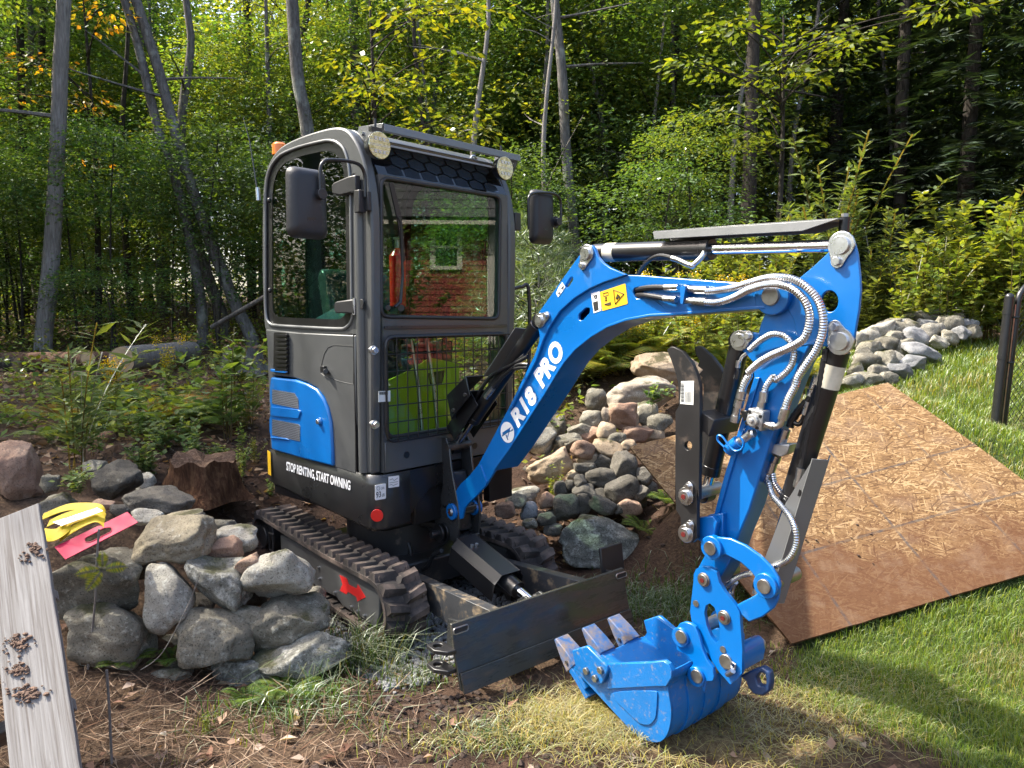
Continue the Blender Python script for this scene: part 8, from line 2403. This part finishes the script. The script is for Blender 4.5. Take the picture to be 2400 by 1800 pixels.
# willow-leaved shrub behind the stick, and rhododendron-like shrub
def big_shrub(p, h, n, cols, L, W, label, seed, per=60, spread=.7, name='shrub'):
    me = herb_mesh(seed, 1.0, n, cols, L, W, per, None, spread)
    o = bpy.data.objects.new(name, me); COL.objects.link(o); o.location = p; o.scale = (h,) * 3
    tag(o, label, 'shrub')
def bs(px, d, h, *a, **k): big_shrub(on_ground(px, 0, d), h, *a, **k)
LN = [(.075, .115, .03), (.10, .14, .04), (.06, .095, .025), (.13, .16, .05)]
bs(1985, 9.0, 2.35, 22, LN, .075, .018, 'tall willow-leaved shrub behind the boom end', 811, 90, .62)
bs(2080, 8.8, 1.6, 18, LN, .085, .02, 'lower willow-leaved shrub right of the stick ear', 812, 80, .8)
bs(1840, 9.2, 1.75, 16, LN, .085, .022, 'pale-leaved shrub left of the stick ear', 813, 80, .5)
bs(1700, 8.8, 1.25, 26, [(.14, .18, .03), (.18, .21, .035), (.10, .15, .025)], .10, .035, 'sunlit bushy shrub under the stick cylinder', 814, 70, .9)
bs(1790, 8.6, 1.15, 24, [(.14, .18, .03), (.18, .21, .035), (.10, .15, .025)], .10, .035, 'sunlit bushy shrub right under the cylinder rod', 815, 70, .9)
bs(2085, 8.4, .9, 14, [(.12, .16, .035), (.16, .19, .05)], .16, .045, 'bright rosette-leaved shrub beside the stick', 816, 50, .6)
bs(2330, 8.4, 1.7, 26, [(.15, .19, .025), (.19, .22, .03), (.11, .16, .025)], .075, .035, 'sunlit shrub behind the fence post', 817, 110, .7)
bs(2420, 8.0, 1.6, 26, [(.15, .19, .025), (.19, .22, .03), (.11, .16, .025)], .075, .035, 'sunlit shrub at the right edge behind the gate', 818, 110, .7)
# shrub in front of the house that the windshield mirrors
big_shrub(Vector((5.9, 2.75, gz(5.9, 2.75))), 2.45, 30, [(.09, .15, .03), (.12, .18, .035)], .055, .030, 'leafy lilac before the house, mirrored in the windshield', 819, 60, .62)
big_shrub(Vector((5.0, 4.0, gz(5.0, 4.0))), .8, 26, [(.13, .19, .035), (.16, .22, .04)], .12, .06, 'low leafy shrub beyond the gate, mirrored in the lower window', 820, 60, .9)
# white pine sapling right of the cab
def pine(px, d, h, label):
    p0 = on_ground(px, 0, d)
    rng = np.random.RandomState(55)
    bag = Bag(); b = MB()
    t = thing('pine_sapling', label, 'pine', tuple(p0))
    b.tube([p0, p0 + Vector((.02, 0, h * .5)), p0 + Vector((0, 0, h))], [.022, .014, .005], 7)
    tips = []
    for lv, zz in enumerate(np.linspace(.12, .93, 8)):
        for k in range(6):
            a = k * math.pi / 3 + lv * .5 + rng.uniform(-.2, .2); L = h * (.48 * (1 - zz) + .09) * rng.uniform(.8, 1.15)
            a0 = p0 + Vector((0, 0, h * zz)); d_ = Vector((math.cos(a), math.sin(a), .55))
            a1 = a0 + d_ * L
            b.tube([a0, a0.lerp(a1, .5) - Vector((0, 0, .02)), a1], [.007, .005, .003], 5)
            tips.append((a0, a1))
            for q in (.45, .7):
                s = Vector((-math.sin(a), math.cos(a), .2)); st = a0.lerp(a1, q)
                for sg in (-1, 1): tips.append((st, st + (s * sg + d_ * .8) * L * .38))
    tips.append((p0 + Vector((0, 0, h * .8)), p0 + Vector((0, 0, h * 1.04))))
    for a0, a1 in tips:
        m = 60; u = rng.uniform(.25, 1.0, m)
        P = np.array(a0)[None] * (1 - u)[:, None] + np.array(a1)[None] * u[:, None]
        ax = np.array((a1 - a0).normalized())
        D = ax[None] * .75 + rng.normal(0, .55, (m, 3))
        bag.leaves(rng, P, D, rng.normal(0, 1, (m, 3)), rng.uniform(.07, .12, m), .0042, [(.10, .155, .07), (.13, .19, .09), (.08, .13, .055), (.17, .22, .11)], jit=.15, fold=.0)
    b.build('trunk', BARK_G, t, 0, 60)
    child_of(bag.obj('needles', NEEDLE), t)
pine(1262, 7.0, 1.55, 'young white pine with long soft needles right of the cab')
pine(1420, 7.6, .75, 'small white pine seedling behind the boom lug')
# low undergrowth that covers the wood floor
def undergrowth():
    rng = np.random.RandomState(66)
    bag = Bag()
    n_c = 900
    y = rng.uniform(5.2, 14, n_c); x = rng.uniform(-.80 * y - .5, .80 * y)
    k = ~((x > .12 * y) & (y < 8.6)) & ~((x > -2.6) & (x < .2) & (y < 6.2)) & ~((x < -.3 * y) & (y > 6.3) & (y < 9.2) & (rng.uniform(0, 1, n_c) < .7)); x, y = x[k], y[k]; n_c = len(x)
    z = gzs(x, y)
    per = 42
    c = np.repeat(np.c_[x, y, z], per, 0); n = len(c)
    rad = .38 * np.sqrt(rng.uniform(0, 1, n)); a = rng.uniform(0, 6.28, n)
    P = c + np.c_[rad * np.cos(a), rad * np.sin(a), rng.uniform(.02, 1, n) ** 1.5 * np.repeat(rng.uniform(.12, .55, n_c), per)]
    D = np.c_[np.cos(a), np.sin(a), rng.normal(.1, .4, n)]
    bag.leaves(rng, P, D, np.array([[0, 0, 1.0]]) + rng.normal(0, .45, (n, 3)), rng.uniform(.04, .10, n), rng.uniform(.025, .055, n), G2 + [(.16, .17, .022)], jit=.3)
    o = bag.obj('undergrowth', LEAF); tag(o, 'low leafy undergrowth covering the wood floor', 'undergrowth', kind='stuff')
undergrowth()
def far_wood():
    rng = np.random.RandomState(67)
    bag = Bag()
    n_s, per = 10500, 26
    th = rng.uniform(R(-15), R(205), n_s); rr = rng.uniform(27, 42, n_s)
    x, y = rr * np.cos(th), rr * np.sin(th)
    z = gzs(x, y) + rng.uniform(0, 1, n_s) ** 1.5 * 17
    c = np.repeat(np.c_[x, y, z], per, 0); n = len(c)
    a = rng.uniform(0, 6.28, n); rad = 1.25 * np.sqrt(rng.uniform(0, 1, n))
    P = c + np.c_[rad * np.cos(a), rad * np.sin(a), rng.normal(0, .22, n) - .12 * rad ** 2]
    D = np.c_[np.cos(a), np.sin(a), rng.normal(-.2, .3, n)]
    bag.leaves(rng, P, D, np.array([[0, 0, 1.0]]) + rng.normal(0, .45, (n, 3)), rng.uniform(.18, .34, n), rng.uniform(.12, .22, n), G1 + [(.12, .14, .02)], jit=.3)
    o = bag.obj('far_wood', LEAF); tag(o, 'far leafy wood closing the view between the trees', 'woodland', kind='stuff')
far_wood()
# ------------------------------------------------------------------ labels that single out look-alikes by where they stand
def project(p):
    d = Vector(p) - Vector((0, 0, CAM_H))
    u = d.y * math.cos(PITCH) - d.z * math.sin(PITCH); v = d.y * math.sin(PITCH) + d.z * math.cos(PITCH)
    return (CX + F_PX * d.x / max(u, .1), u)
ORD = ['nearest', 'second nearest', 'third nearest', 'fourth nearest', 'fifth nearest', 'sixth nearest', 'seventh nearest', 'eighth nearest', 'ninth nearest', 'tenth nearest', 'eleventh nearest', 'twelfth nearest', 'thirteenth nearest', 'fourteenth nearest', 'fifteenth nearest', 'sixteenth nearest', 'seventeenth nearest', 'eighteenth nearest', 'nineteenth nearest', 'twentieth nearest']
SPOTS = [(-9e9, 0, 'beyond the left edge'), (0, 200, 'at the bare dead tree'), (200, 420, 'behind the slanting trunks'), (420, 620, 'just left of the cab'), (620, 900, 'behind the cab'), (900, 1230, 'above the roof visor'), (1230, 1420, 'behind the far mirror'), (1420, 1620, 'above the boom lugs'), (1620, 1800, 'above the stick cylinder'), (1800, 2020, 'behind the stick ear'), (2020, 2220, 'above the stone pile'), (2220, 2400, 'behind the fence post'), (2400, 9e9, 'beyond the right edge')]
def relabel(group, noun):
    by = {}
    for o in COL.objects:
        if o.get('group') == group:
            x, d = project(o.location)
            by.setdefault(next(t for a, b, t in SPOTS if a <= x < b), []).append((d, o.name, o))
    for t, lst in by.items():
        for i, (_, _, o) in enumerate(sorted(lst, key=lambda q: q[:2])):
            o['label'] = '%s of the %s %s' % (ORD[min(i, 19)], noun, t)
for g_, n_ in (('trees deep in the wood', 'dark-trunked leafy trees'), ('slim bare trunks in the wood', 'slim bare trunks'), ('saplings along the wood edge', 'thin leafy saplings'), ('weeds behind the fence', 'tall sunlit weeds'), ('weeds in the left brush', 'low broad-leaved weeds'), ('bracken in the left brush', 'bracken ferns in the brush'), ('ground vines behind the wall', 'ground vines'), ('weeds on the bank', 'sunlit bank weeds'), ('goldenrod on the bank', 'yellow goldenrods'), ('bracken on the sunny bank', 'yellow-green bracken ferns'), ('bracken behind the stone pile', 'bracken ferns by the stone pile'), ('trees left of the view', 'shade trees'), ('ferns under the board', 'small dark ferns below the board,')):
    relabel(g_, n_)
